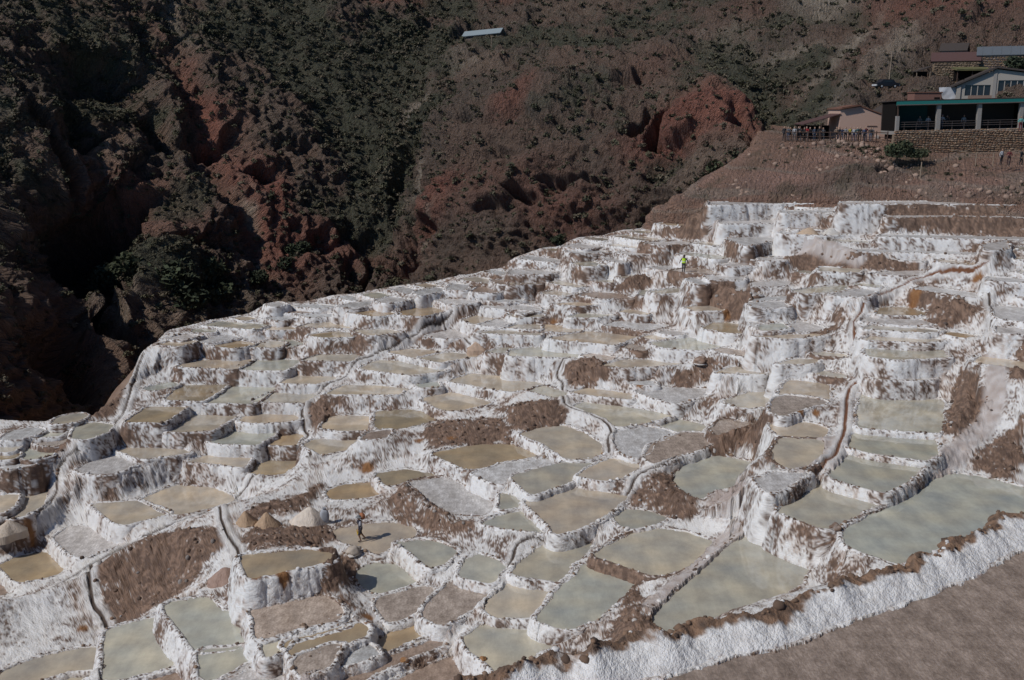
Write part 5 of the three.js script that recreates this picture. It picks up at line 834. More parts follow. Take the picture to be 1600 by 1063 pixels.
bankRow(27.64,25.84,-140.41,26.93,30.53,-131.74,26.68,32.89,-124.78,29.26,33.07,-121.73,31.51,33.14,-120.43,34.43,33.2,-119.45,36.71,33.24,-118.64,38.89,33.3,-117.6,41.66,33.36,-116.6,44.37,33.42,-115.6,47.19,33.45,-114.98,50.09,33.47,-114.61,52.9,33.5,-114.12,56.04,33.56,-113.11,58.93,33.64,-111.75,63.39,33.78,-109.2,69.34,34.02,-105.03);
bankRow(29.89,27.18,-141.25,29.04,31.79,-132.56,28.68,34.09,-125.58,31.18,34.22,-122.78,33.45,34.27,-121.86,36.32,34.31,-121.04,38.48,34.35,-120.05,40.63,34.4,-119.14,43.38,34.43,-118.31,46.47,34.43,-118.45,49.82,34.39,-119.2,52.84,34.4,-119.14,55.59,34.43,-118.49,58.52,34.49,-117.07,61.35,34.56,-115.62,65.74,34.68,-112.98,71.46,34.9,-108.48);
bankRow(31.5,28.34,-142.34,30.56,32.89,-133.62,30.13,35.14,-126.62,32.59,35.24,-123.95,34.82,35.27,-123.08,37.63,35.3,-122.25,39.85,35.33,-121.55,42.1,35.35,-121.06,45.12,35.35,-121.05,48.54,35.31,-122.04,52.38,35.24,-123.91,55.6,35.23,-124.2,58.51,35.25,-123.79,61.49,35.3,-122.34,64.36,35.36,-120.85,68.82,35.46,-118.14,74.67,35.64,-113.58);
bankRow(32.5,29.01,-142.94,31.5,33.52,-134.2,31.03,35.74,-127.2,33.57,35.81,-125.03,35.84,35.83,-124.37,38.63,35.86,-123.53,40.83,35.89,-122.86,43.2,35.89,-122.71,46.52,35.86,-123.52,50.21,35.81,-125.15,54.04,35.75,-126.93,57.18,35.75,-126.99,60.03,35.77,-126.41,63.02,35.82,-124.95,65.9,35.87,-123.45,70.37,35.96,-120.71,76.27,36.11,-116.14);
bankRow(32.88,29.13,-144.59,31.86,33.64,-135.75,31.38,35.86,-128.67,33.96,35.93,-126.47,36.25,35.95,-125.81,39.08,35.98,-124.96,41.3,36.01,-124.27,43.7,36.01,-124.13,47.05,35.98,-124.94,50.79,35.93,-126.6,54.66,35.87,-128.4,57.84,35.87,-128.45,60.72,35.89,-127.87,63.74,35.94,-126.39,66.66,35.99,-124.87,71.18,36.08,-122.1,77.15,36.23,-117.48);
bankRow(34.5,29.31,-151.74,33.44,33.82,-142.46,32.94,36.04,-135.03,35.63,36.11,-132.73,38.04,36.13,-132.03,41.01,36.16,-131.14,43.35,36.19,-130.42,45.86,36.19,-130.26,49.38,36.16,-131.12,53.3,36.11,-132.86,57.37,36.05,-134.75,60.7,36.05,-134.8,63.72,36.07,-134.19,66.89,36.12,-132.63,69.96,36.17,-131.05,74.7,36.26,-128.14,80.96,36.41,-123.29);
bankRow(36.5,29.61,-160.53,35.37,34.12,-150.72,34.84,36.34,-142.86,37.7,36.41,-140.42,40.25,36.43,-139.68,43.38,36.46,-138.74,45.86,36.49,-137.98,48.51,36.49,-137.81,52.24,36.46,-138.72,56.39,36.41,-140.56,60.69,36.35,-142.56,64.22,36.35,-142.62,67.42,36.37,-141.97,70.77,36.42,-140.32,74.01,36.47,-138.64,79.03,36.56,-135.57,85.66,36.71,-130.44);
bankRow(40,31.01,-175.93,38.77,35.52,-165.17,38.19,37.74,-156.56,41.32,37.81,-153.88,44.11,37.83,-153.07,47.55,37.86,-152.04,50.26,37.89,-151.21,53.17,37.89,-151.03,57.25,37.86,-152.02,61.79,37.81,-154.04,66.51,37.75,-156.23,70.38,37.75,-156.29,73.88,37.77,-155.58,77.56,37.82,-153.78,81.11,37.87,-151.94,86.61,37.96,-148.57,93.87,38.11,-142.94);
bankTone('pink',30.89,31.59,-118,5.45,1.71,1);
bankTone('pink',37.7,34.2,-120.14,4.82,0.8,0.8);
bankTone('pink',47.24,31.47,-109.98,4.59,1.07,0.7);
bankTone('pink',52.4,32.55,-109.37,3.87,1.08,0.5);
bankTone('rock',39.36,32.12,-115.63,3.9,1.87,1);
bankTone('rock',42.72,32.74,-114.99,2.19,0.94,1);
bankTone('rock',32.97,30.51,-115.86,3.85,0.62,0.7);
bankTone('rock',26.85,30.48,-117.98,2.32,1.08,0.6);
bankTone('rock',50.07,31.04,-106.96,5.28,0.6,0.6);
bankTone('hole',42.34,32.85,-115.38,0.86,0.31,2.2);
bankTone('green',46.52,34.18,-117.63,3.23,0.81,0.8);
bankTone('green',29.12,33.06,-121.88,1.6,0.96,0.5);
{
  const [g] = sheet(BROWS, 520, 300, (x, y, z, nx, ny, nz) => {
    const steep = ss(0.95, 0.75, ny), r2 = ridge(x * 0.25, y * 0.25, z * 0.25, 3), r3 = ridge(x * 0.9, y * 0.9, z * 0.9, 2), r4 = n3(x * 2.2, y * 2.2, z * 2.2);
    const l = Math.hypot(nx, nz) || 1, tx = nz / l, tz = -nx / l, wx = x + 0.8 * n3(x * 0.3, y * 0.3, z * 0.3), wy = y + 0.5 * n3(x * 0.4, 6 + y * 0.4, z * 0.4), S = (k) => BT[k].reduce((s, f) => s + f[5] * blob(f, wx, wy, z, tx, tz), 0);
    const pink = clamp(S('pink')), rock = clamp(S('rock')), green = S('green'), lay = ridge(x * 0.05 + n3(x * 0.3, y, z * 0.3) * 0.2, y * 0.9 + 0.6 * n3(x * 0.25, 1, z * 0.25), z * 0.05, 2);
    const d = steep * (0.35 * r2 + 0.18 * r3 + 0.28 * lay + rock * (0.9 * r2 + 0.45 * r3 + 0.4 * lay)) * (1 - 0.75 * pink) + 0.08 * r4 - S('hole') + 0.7 * pink * steep;
    const m1 = fbm(x * 0.2, y * 0.3, z * 0.2, 3), m2 = n3(x * 1.1, y * 1.5, z * 1.1), m3 = n3(x * 3, y * 3.5, z * 3);
    let c = mix3([0.33, 0.195, 0.138], [0.21, 0.135, 0.098], ss(-0.2, 0.25, m1 + 0.35 * m2 - 0.2 * r2 - 0.2 * lay)); c = mix3(c, [0.40, 0.235, 0.18], pink * 0.85); c = mix3(c, [0.175, 0.125, 0.098], rock * 0.8); c = mix3(c, [0.33, 0.255, 0.2], ss(0.86, 0.96, 1 - Math.abs(n3(x * 0.07, y * 0.5, 7))) * 0.6); const k = 1 + 0.22 * m3 + 0.15 * m2; c = [c[0] * k, c[1] * k, c[2] * k];
    c = mix3(c, [0.085, 0.078, 0.045], 0.7 * clamp(green + ss(0.3, 0.5, n3(x * 0.35, 3, z * 0.35) + 0.4 * m2) * 0.6));
    return { d, c };
  });
  structure('earth_bank', g, M.hill);
}
const rough = (g, amp, f = 1.5) => { const p = g.attributes.position; for (let i = 0; i < p.count; i++) { const k = amp * n3(p.getX(i) * f, p.getY(i) * f, p.getZ(i) * f); p.setXYZ(i, p.getX(i) + k, p.getY(i) + k * 0.6, p.getZ(i) + k); } g.computeVertexNormals(); return g; };
const rest = (x, y, z) => [x, ground(x, z), z];
// ------------------------------------------------------------------ shrubs and trees
function leafGeo(n, lobes, leaf, flatY = 0.8) {
  const P = [], C = [], L = []; for (let i = 0; i < lobes; i++) { const a = rr(0, 6.28), r = i ? rr(0.25, 0.62) : 0; L.push([Math.cos(a) * r, i ? rr(0.2, 0.75) * flatY : 0.55 * flatY, Math.sin(a) * r, rr(0.32, 0.5), rr(0.7, 1.25)]); }
  const v = new THREE.Vector3(), q = new THREE.Quaternion(), e = new THREE.Euler();
  for (let i = 0; i < n; i++) {
    const l = L[i % lobes], th = rr(0, 6.28), cz = rr(-1, 1), s = Math.sqrt(1 - cz * cz), r = l[3] * Math.pow(rnd(), 0.3);
    const c = [l[0] + r * s * Math.cos(th), Math.max(0.02, l[1] + r * cz * 0.85), l[2] + r * s * Math.sin(th)];
    q.setFromEuler(e.set(rr(-1.2, 1.2), rr(0, 6.28), rr(-1.2, 1.2))); const w = leaf * rr(0.6, 1.4), h = leaf * rr(0.4, 1), sh = l[4] * rr(0.8, 1.2);
    const k = [[-w, 0, -h * 0.2], [0, 0.12 * w, -h], [w, 0, 0.1 * h], [0.1 * w, -0.1 * w, h]].map((p) => { v.set(...p).applyQuaternion(q); return [v.x + c[0], v.y + c[1], v.z + c[2]]; });
    for (const j of [0, 1, 2, 0, 2, 3]) { P.push(...k[j]); C.push(sh, sh, sh); }
  }
  const g = new THREE.BufferGeometry(); g.setAttribute('position', new THREE.Float32BufferAttribute(P, 3)); g.setAttribute('color', new THREE.Float32BufferAttribute(C, 3)); g.computeVertexNormals(); return g;
}
const leafMat = new THREE.MeshStandardMaterial({ color: 0xffffff, vertexColors: true, roughness: 0.9, side: THREE.DoubleSide });
{
  const P = hillGreen.P, d = new THREE.Object3D(), kinds = [leafGeo(70, 5, 0.2, 0.6), leafGeo(60, 4, 0.22, 0.8), leafGeo(54, 6, 0.24, 0.5)], lists = [[], [], []]; let tries = 0, count = 0;
  while (count < 21000 && tries++ < 700000) {
    const k = Math.floor(rnd() * hillGreen.length), g = hillGreen[k], x = P[3 * k], y = P[3 * k + 1], z = P[3 * k + 2], u = Math.abs(x / z); if (u > 0.64 || y > 75) continue;
    if (rnd() > 0.15 + 0.3 * ss(0.15, 0.75, g + 0.5 * n3(x * 0.5, y * 0.5, z * 0.5))) continue;
    const s = Math.pow(rnd(), 3) * 0.85 + 0.18; lists[count++ % 3].push([x, y - 0.1 * s, z, s, g]);
  }
  lists.forEach((l, i) => {
    const m = new THREE.InstancedMesh(kinds[i], leafMat, l.length);
    l.forEach((q, j) => { d.position.set(q[0], q[1], q[2]); d.rotation.set(rr(-0.3, 0.3), rr(0, 6.28), 0); d.scale.set(q[3], q[3] * rr(0.7, 1.1), q[3]); d.updateMatrix(); m.setMatrixAt(j, d.matrix); const t = rnd(); m.setColorAt(j, t < 0.4 ? lin(0.125, 0.102, 0.068) : t < 0.8 ? lin(0.095, 0.085, 0.05) : lin(0.066, 0.065, 0.036)); });
    m.name = numbered('hillside_shrubs'); m.userData = { kind: 'stuff', label: 'low dry grey green shrubs scattered over the canyon slopes', category: 'shrubs' }; scene.add(m);
  });
}
{ const d = new THREE.Object3D(), l = []; for (let i = 0; i < 4000 && l.length < 420; i++) { const q = surf(BROWS, rr(1.5, BROWS[0].length - 1.2), rr(1.6, 7.2), []); if (q[1] < 30.5 || n3(q[0] * 0.22, 5, q[2] * 0.22 + q[1] * 0.2) < 0.05) continue; l.push([q[0], q[1], q[2]]); }
  const m = new THREE.InstancedMesh(leafGeo(60, 5, 0.2, 0.6), leafMat, l.length); l.forEach((q, j) => { d.position.set(...q); d.rotation.set(0, rr(0, 6), 0); d.scale.setScalar(0.12 + 0.45 * Math.pow(rnd(), 2.5)); d.updateMatrix(); m.setMatrixAt(j, d.matrix); m.setColorAt(j, rnd() < 0.5 ? lin(0.1, 0.085, 0.05) : lin(0.06, 0.062, 0.032)); }); m.name = 'bank_tufts'; m.userData = { kind: 'stuff', label: 'small dry tufts growing on the bare earth bank', category: 'plants' }; scene.add(m); }
{ const d = new THREE.Object3D(), l = []; for (let i = 0; i < 9000 && l.length < 900; i++) { const q = surf(BROWS, rr(1.5, BROWS[0].length - 1.2), rr(2.2, 8.6), []); const k = BT.rock.some((f) => Math.hypot(q[0] - f[0], q[2] - f[2]) < f[3] * 1.3 && Math.abs(q[1] - f[1]) < f[4] * 1.4); if (!k && rnd() > 0.12 + 0.5 * ss(0.1, 0.4, n3(q[0] * 0.2, q[1] * 0.4, q[2] * 0.2))) continue; l.push([...q]); }
  const m = new THREE.InstancedMesh(rockGeo(23, 1), new THREE.MeshStandardMaterial({ color: 0xffffff, roughness: 1 }), l.length); l.forEach((q, j) => { d.position.set(q[0], q[1] + 0.1, q[2] + 0.1); d.rotation.set(rr(0, 6), rr(0, 6), rr(0, 6)); d.scale.setScalar(0.06 + 0.34 * Math.pow(rnd(), 3.6)); d.updateMatrix(); m.setMatrixAt(j, d.matrix); m.setColorAt(j, lin(...mix3([0.16, 0.105, 0.08], [0.36, 0.25, 0.19], rnd()))); }); m.name = 'bank_stones'; m.userData = { kind: 'stuff', label: 'stones lying on the bare earth bank below the platform', category: 'stones' }; scene.add(m); }
const crowns = [leafGeo(1100, 9, 0.085), leafGeo(1000, 7, 0.09), leafGeo(900, 11, 0.085, 0.6)];
const barkMat = std(0.09, 0.065, 0.045, 1);
function tree(label, pos, r, kind, col, group, trunk = 0.5) {
  const t = thing('bushy_tree', label, 'tree', pos, rr(0, 6), group), m = leafMat.clone(); m.color = lin(...col);
  const g = crowns[kind].clone().scale(r * rr(0.9, 1.1), r * rr(0.85, 1.1), r * rr(0.9, 1.1)).translate(0, trunk, 0); part('crown', g, m, t);
  const l = [bar([0, -0.8, 0], [0.05 * r, trunk + 0.35 * r, 0], 0.07 * r, 0.04 * r)]; for (let i = 0; i < 4; i++) { const a = i * 1.6 + rnd(); l.push(bar([0.02 * r, trunk * 0.8, 0], [Math.cos(a) * 0.4 * r, trunk + rr(0.35, 0.6) * r, Math.sin(a) * 0.4 * r], 0.04 * r, 0.015 * r, 6)); }
  part('trunk', l, barkMat, t); return t;
}
const GD = [0.040, 0.050, 0.024], GM = [0.055, 0.064, 0.03];
[['broad dark green tree at the left end of the canyon thicket', [-53.13,15.93,-133.64], 4.4, 0, GD], ['dark green tree crowning the top of the canyon thicket', [-49.49,16.99,-134.09], 4.8, 1, GM], ['dark green tree in the middle of the canyon thicket', [-46.14,15.86,-132.6], 5.0, 0, GD], ['dark tree low at the front of the canyon thicket', [-44.14,13.86,-132.08], 4.6, 2, GD], ['green tree right of the middle of the canyon thicket', [-43.12,15.64,-136.75], 4.4, 1, GM], ['dark tree at the right end of the canyon thicket', [-41.16,13.35,-136.47], 3.8, 0, GD]].forEach((a) => tree(...a, 'trees of the canyon thicket'));
[['round dark bush, topmost of the cluster on the red slope', [-32.57,17.86,-152.04], 2.6, 0, GD], ['dark bush at the left of the cluster on the red slope', [-34.64,15.61,-147.73], 2.4, 1, GD], ['dark bush at the right of the cluster on the red slope', [-29.87,14.39,-150.36], 2.6, 2, GD], ['green bush in the middle of the cluster on the red slope', [-32.56,15.69,-149.61], 2.2, 0, GM], ['dark bush beside the dirt gully above the terraces', [-37.27,14.44,-143.49], 2.5, 1, GD], ['dark bush low beside the dirt gully at the rim', [-37.52,12.81,-141.16], 2.2, 2, GD]].forEach((a) => tree(...a, 'bushes on the red slope'));
[['large dark green tree at the foot of the red cliff', [29.01,30.26,-140.28], 3.6, 0, GM], ['dark green tree against the right edge of the red cliff', [31.35,31.41,-141.53], 3.8, 1, GD], ['green tree beside the earth bank below the stone wall', [32.69,30.5,-139.41], 3.2, 0, GM], ['low dark tree left of those at the red cliff', [24.46,28.52,-142.26], 2.6, 2, GD], ['small dark tree between the low one and the cliff trees', [26.72,29.05,-140.03], 2.4, 1, GD]].forEach((a) => tree(...a, 'trees by the red cliff'));
tree('small dark bush alone at the canyon rim below the rock dome', [6.67,20.41,-144.82], 1.7, 0, GD);
tree('grey green bush on a ledge in the shaded left gorge', [-50.53,8.83,-115.23], 2.6, 2, GD);
tree('leafy green bush on the bank left of the stone wall', [43.83,34.55,-115.87], 2.1, 0, GM, null, 0.1);
tree('low spreading green bush on the bank below the stone wall', [46.28,34.54,-115.99], 1.7, 2, GM, null, 0);
tree('dark tree beside the house with the grey roof', [69.26,44.52,-141.94], 2.2, 1, GD);

// ------------------------------------------------------------------ salt piles, sack, boulders, fallen rocks, tarpaulin
function pile(label, pos, r, h, c, group) {
  const P = [], C = [], nu = 60, nv = 26;
  for (let j = 0; j < nv; j++) for (let i = 0; i < nu; i++) { const t = j / (nv - 1), a = i / nu * Math.PI * 2, ca = Math.cos(a), sa = Math.sin(a), q = r * t * (1 + 0.4 * n3(ca * 0.9 + pos[0], t * 0.6, sa * 0.9 + pos[2])), y = h * 0.8 * Math.pow(1 - Math.pow(t, 1.6), 1.25) * (1 + 0.3 * n3(ca * t + pos[0], 5, sa * t + pos[2])) * (1 - t * 0.2) + 0.04 * n3(ca * q * 6, t * 5, sa * q * 6) - (j === nv - 1 ? 0.5 : 0); P.push(ca * q, y, sa * q); const k = 1 + 0.18 * n3(ca * q * 4, y * 4, sa * q * 4); C.push(c[0] * k, c[1] * k, c[2] * k); }
  const t = thing('salt_pile', label, 'salt pile', pos, 0, group); part('heap', gridGeo(nu, nv, P, C, P.flatMap((_, i) => (i % 3 ? [] : [P[i] * 1, P[i + 2]])), true), M.bank, t);
  const l = []; for (let i = 0; i < 14; i++) { const a = rr(0, 6.28); l.push(rockGeo(i, 0).scale(0.05, 0.05, 0.05).translate(Math.cos(a) * r * rr(0.85, 1.1), 0.04, Math.sin(a) * r * rr(0.85, 1.1))); } part('clods', l, new THREE.MeshStandardMaterial({ color: lin(...c), roughness: 1 }), t); t.children[1].userData.kind = 'stuff';
}
const TAN = [0.40, 0.27, 0.17];
pile('tall white salt pile beside the grey sack', [...rest(-13.26,13.47,-61.48)], 1.25, 1.7, [0.62, 0.53, 0.44]);
pile('tan salt pile, left of two below the canal', [...rest(-17.38,13.42,-61.17)], 0.75, 0.95, TAN, 'pair of tan salt piles');
pile('tan salt pile, right of two beside the white pile', [...rest(-15.91,13.56,-60.85)], 0.85, 1.1, TAN, 'pair of tan salt piles');
pile('pale tan salt pile at the left edge of the photo', [...rest(-36.46,9.33,-67.84)], 1.2, 1.0, [0.52, 0.43, 0.34]);
pile('brownish pink pile at the right end of the dark slope', [...rest(-16.99,12.43,-54.75)], 1.0, 1.2, [0.33, 0.22, 0.17]);
pile('wide tan salt heap on the upper terrace', [30.67,27.32,-103.56], 1.2, 0.9, [0.50, 0.37, 0.26]);
pile('small white salt heap beside the wide tan heap', [32.91,27.32,-103.56], 1.0, 0.9, [0.58, 0.54, 0.49]);
pile('small tan heap on a ledge among the upper left ponds', [...rest(-3.36,17.92,-93.32)], 1.0, 0.9, [0.46, 0.33, 0.24]);
pile('dark crumbly mud heap lying on the grey salt pan', [...rest(-4.68,14.14,-63.8)], 1.0, 0.4, [0.19, 0.125, 0.095]);
{ const t = thing('sack', 'grey woven sack standing beside the tall white salt pile', 'sack', [...rest(-12.29,13.47,-61.49)], 0.3); const g = new THREE.SphereGeometry(0.5, 20, 16), p = g.attributes.position; for (let i = 0; i < p.count; i++) { const x = p.getX(i), y = p.getY(i), z = p.getZ(i), f = 1 + 0.15 * n3(x * 5, y * 5, z * 5); p.setXYZ(i, Math.sign(x) * Math.pow(Math.abs(x) * 2, 0.7) * 0.3 * f, 0.5 + Math.sign(y) * Math.pow(Math.abs(y) * 2, 0.7) * 0.5, Math.sign(z) * Math.pow(Math.abs(z) * 2, 0.7) * 0.22 * f); } g.computeVertexNormals(); part('bag', g, std(0.36, 0.37, 0.39, 0.8), t); part('tied_neck', cyl(0.13, 0.06, 0.16, 0, 1.04, 0), std(0.3, 0.31, 0.33, 0.8), t); }
const OCH = [0.27, 0.135, 0.055];
[['ochre boulder, largest of three on the rim at bottom centre', [...rest(-2.07,13.54,-45.19)], 0.34, OCH], ['ochre boulder, second of three on the rim at bottom centre', [...rest(-1.42,13.59,-44.58)], 0.31, OCH], ['dark grey boulder right of the ochre ones at bottom centre', [...rest(-0.68,13.59,-43.76)], 0.34, [0.12, 0.1, 0.09]], ['ochre stone on the bank left of bottom centre', [...rest(-5.38,12.96,-45.4)], 0.34, OCH], ['small ochre stone on the lowest bank at the bottom edge', [...rest(-7.26,12.96,-44.17)], 0.26, OCH], ['round ochre boulder on white shelf below the beige pool', [...rest(15.14,17.65,-51.97)], 0.36, OCH], ['ochre rock at the foot of the stony path', [...rest(14.68,17.18,-53.43)], 0.38, OCH], ['brown rock on the kerb of the stony path, lowest', [...rest(15.69,18.04,-54.26)], 0.32, [0.2, 0.125, 0.075]], ['brown rock on the kerb of the stony path, middle', [...rest(16.38,18.21,-54.94)], 0.3, [0.2, 0.125, 0.075]], ['brown rock on the kerb of the stony path, upper', [...rest(17.17,18.2,-55.77)], 0.32, [0.22, 0.13, 0.07]], ['white crusted stump of rock between two front ponds', [...rest(5.25,20.16,-39.28)], 0.6, [0.55, 0.5, 0.44]], ['salt crusted rock below the walking worker', [...rest(-9.68,13.31,-56.98)], 0.7, [0.42, 0.36, 0.3]], ['dark brown boulder on the corner between two large ponds', [...rest(17.34,17.82,-50.22)], 0.5, [0.16, 0.105, 0.075]], ['dark brown lump of rock on the foreground bank', [...rest(13.11,21.58,-38)], 0.7, [0.15, 0.1, 0.07]], ['brown rock block on a white terrace right of centre', [...rest(16.18,18.14,-83.33)], 0.9, [0.24, 0.155, 0.11]], ['ochre stone in a joint between beige ponds', [...rest(6.55,15.61,-68.65)], 0.22, OCH], ['grey stone on the corner of a green pond', [...rest(4.05,15.54,-64.45)], 0.3, [0.2, 0.19, 0.18]]].forEach(([label, p, r, c], i) => {
  r *= 0.66; const g = rough(rockGeo(i * 3.1 + 1, 3), 0.3, 1.7).scale(r, r * 0.9, r), t = thing('boulder', label, 'boulder', [p[0], p[1] + 0.25 * r, p[2]], rr(0, 6)), q = g.attributes.position, C = []; for (let k = 0; k < q.count; k++) { const f = 1 + 0.3 * n3(q.getX(k) * 7, q.getY(k) * 7, q.getZ(k) * 7), w = ss(0.1, 0.4, n3(q.getX(k) * 4, q.getY(k) * 4 + 7, q.getZ(k) * 4)) * 0.3; C.push(...mix3([c[0] * f, c[1] * f, c[2] * f], [0.55, 0.5, 0.46], w)); }
  g.setAttribute('color', new THREE.Float32BufferAttribute(C, 3)); part('stone', g, new THREE.MeshStandardMaterial({ vertexColors: true, roughness: 0.95 }), t); part('salt_foot', rockGeo(i + 40, 2).scale(r * 1.05, r * 0.3, r * 1.05).translate(0, -0.35 * r, 0), std(0.5, 0.47, 0.44, 0.9), t);
});
{ // scree of grey rocks by the canyon rim
  const l = [], d = new THREE.Object3D(); for (let i = 0; i < 420; i++) l.push(i);
  const m = new THREE.InstancedMesh(rockGeo(9, 1), std(0.13, 0.105, 0.09, 1), l.length), a = [-5.53,17.44,-148.31], b = [2.81,18.2,-145.81], c = [-1.42,21.65,-148.31];
  l.forEach((i) => { let u = rnd(), v = rnd(); if (u + v > 1) { u = 1 - u; v = 1 - v; } d.position.set(a[0] + (b[0] - a[0]) * u + (c[0] - a[0]) * v, a[1] + (b[1] - a[1]) * u + (c[1] - a[1]) * v, a[2] + (b[2] - a[2]) * u + (c[2] - a[2]) * v + rr(-0.6, 0.6)); d.rotation.set(rr(0, 6), rr(0, 6), rr(0, 6)); d.scale.setScalar(0.2 + 0.75 * Math.pow(rnd(), 2.2)); d.updateMatrix(); m.setMatrixAt(i, d.matrix); });
  m.name = 'scree'; m.userData = { kind: 'stuff', label: 'loose grey rocks of a scree at the canyon rim', category: 'rocks' }; scene.add(m);
}
{ const t = thing('tarpaulin', 'small blue tarpaulin bundle on the topmost white terrace', 'tarpaulin', [36.94,29.25,-111.55], 0.2); const g = new THREE.BoxGeometry(1.2, 0.42, 0.8, 12, 5, 8), p = g.attributes.position; for (let i = 0; i < p.count; i++) { const k = 0.09 * n3(p.getX(i) * 3, p.getY(i) * 3, p.getZ(i) * 3); p.setXYZ(i, p.getX(i) * (1 - 0.4 * (p.getY(i) + 0.2)), p.getY(i) + k + 0.2, p.getZ(i) + k); } g.computeVertexNormals(); part('cover', g, std(0.05, 0.22, 0.32, 0.5), t); part('cord', new THREE.TorusGeometry(0.36, 0.02, 6, 24).scale(1, 0.8, 1).rotateY(1.57).translate(0, 0.2, 0), std(0.5, 0.5, 0.48), t); }

// ------------------------------------------------------------------ people
const BONES = (o) => {
  const b = [], B = (a, c, r, s, tag) => b.push([a, c, r, s, tag]);
  const hx = 0.10, hip = 0.9, { al, ar, ll, lr } = o;
  B([0, 0.93, 0], [0, 1.1, o.lean * 0.3], 0.125, 0.118, 'trousers'); B([0, 1.12, o.lean * 0.3], [0, 1.34, o.lean], 0.125, 0.14, 'top'); B([-0.12, 1.36, o.lean], [0.12, 1.36, o.lean], 0.075, 0.075, 'top');
  B([0, 1.4, o.lean], [0, 1.5, o.lean + 0.02], 0.052, 0.05, 'skin'); B([0, 1.56, o.lean + 0.04], [0, 1.62, o.lean + 0.035], 0.078, 0.086, 'skin'); B([0, 1.635, o.lean + 0.005], [0, 1.6, o.lean - 0.02], 0.088, 0.08, 'hair'); B([0, 1.58, o.lean + 0.125], [0, 1.565, o.lean + 0.132], 0.014, 0.018, 'skin'); B([-0.085, 1.58, o.lean + 0.03], [-0.09, 1.6, o.lean + 0.03], 0.015, 0.018, 'skin'); B([0.085, 1.58, o.lean + 0.03], [0.09, 1.6, o.lean + 0.03], 0.015, 0.018, 'skin');
  for (const [s, A] of [[1, al], [-1, ar]]) { const S = [0.185 * s, 1.36, o.lean], add = (v) => [v[0] * s, v[1], v[2] + o.lean]; B(S, add(A[0]), 0.056, 0.045, 'top'); B(add(A[0]), add(A[1]), 0.043, 0.033, o.sleeve ?? 'top'); const e = add(A[1]), f = add(A[0]), d = new THREE.Vector3(e[0] - f[0], e[1] - f[1], e[2] - f[2]).normalize(); B(e, [e[0] + d.x * 0.08, e[1] + d.y * 0.08, e[2] + d.z * 0.08], 0.036, 0.028, 'skin'); }
  for (const [s, Lg] of [[1, ll], [-1, lr]]) { const H = [hx * s, hip, 0], add = (v) => [v[0] * s, v[1], v[2]]; B(H, add(Lg[0]), 0.092, 0.062, 'trousers'); B(add(Lg[0]), add(Lg[1]), 0.062, 0.042, o.shin ?? 'trousers'); const k = add(Lg[1]); B([k[0], k[1] - 0.04, k[2] - 0.02], [k[0] * 1.15, k[1] - 0.045, k[2] + 0.15], 0.042, 0.036, 'shoe'); }
  return b;
};
const sub = (p, b) => { const [a, c, r, s] = b, ex = c[0] - a[0], ey = c[1] - a[1], ez = c[2] - a[2], t = clamp(((p[0] - a[0]) * ex + (p[1] - a[1]) * ey + (p[2] - a[2]) * ez) / (ex * ex + ey * ey + ez * ez + 1e-9)); return Math.hypot(p[0] - a[0] - t * ex, p[1] - a[1] - t * ey, p[2] - a[2] - t * ez) - lerp(r, s, t); };
function bodyGeo(o, res) {
  const bones = BONES(o), mc = new MarchingCubes(res, new THREE.MeshStandardMaterial(), false, false, 60000), h = res / 2; mc.isolation = 0;
  for (let k = 0; k < res; k++) for (let j = 0; j < res; j++) for (let i = 0; i < res; i++) {
    const p = [(i - h) / h, 0.88 + (j - h) / h, (k - h) / h]; let d = 9; for (const b of bones) { const e = sub(p, b), m = clamp(0.5 + 0.5 * (d - e) / 0.03); d = d * (1 - m) + e * m - 0.03 * m * (1 - m); }
    mc.field[k * res * res + j * res + i] = -d;
  }
  mc.update(); const q = new Float32Array(mc.positionArray.slice(0, mc.count * 3)); for (let i = 1; i < q.length; i += 3) q[i] += 0.88;
  let g = new THREE.BufferGeometry(); g.setAttribute('position', new THREE.BufferAttribute(q, 3));
  // fingers: five on each hand, thumb from the side of the palm
  const fing = []; for (const [s, A] of [[1, o.al], [-1, o.ar]]) { const e = new THREE.Vector3(A[1][0] * s, A[1][1], A[1][2] + o.lean), f = new THREE.Vector3(A[0][0] * s, A[0][1], A[0][2] + o.lean), d = e.clone().sub(f).normalize(), w = new THREE.Vector3(0, 0, 1).addScaledVector(d, -d.z).normalize(); for (let k = 0; k < 5; k++) { const th = k === 4, a = e.clone().addScaledVector(d, th ? 0.03 : 0.09).addScaledVector(w, th ? 0.035 : (k - 1.5) * 0.018), b = a.clone().addScaledVector(d, th ? 0.045 : [0.055, 0.07, 0.066, 0.05][k]).addScaledVector(w, th ? 0.03 : 0).add(new THREE.Vector3(-s * 0.015, 0, 0)); fing.push(bar(a.toArray(), b.toArray(), 0.0095, 0.007, 5)); } }
  const fg = mergeGeometries(fing.map((x) => { const y = x.toNonIndexed(); y.deleteAttribute('uv'); y.deleteAttribute('normal'); return y; }));
  g = mergeVertices(mergeGeometries([g, fg]), 1e-4); g.computeVertexNormals();
  const ps = g.attributes.position, tags = []; for (let i = 0; i < ps.count; i++) { const p = [ps.getX(i), ps.getY(i), ps.getZ(i)]; let m = 9, tg = 'top'; for (const b of bones) { const e = sub(p, b); if (e < m) { m = e; tg = b[4]; } } tags.push(tg); }
  g.userData.tags = tags; return g;
}
const skinMat = new THREE.MeshStandardMaterial({ vertexColors: true, roughness: 0.85 });
function dress(geo, c) { const g = geo.clone(), C = []; for (const t of geo.userData.tags) C.push(...(c[t] ?? [0.1, 0.1, 0.1])); g.setAttribute('color', new THREE.Float32BufferAttribute(C, 3)); return g; }
const SKIN = [0.33, 0.19, 0.125], HAIR = [0.02, 0.015, 0.012], SHOE = [0.04, 0.035, 0.03];
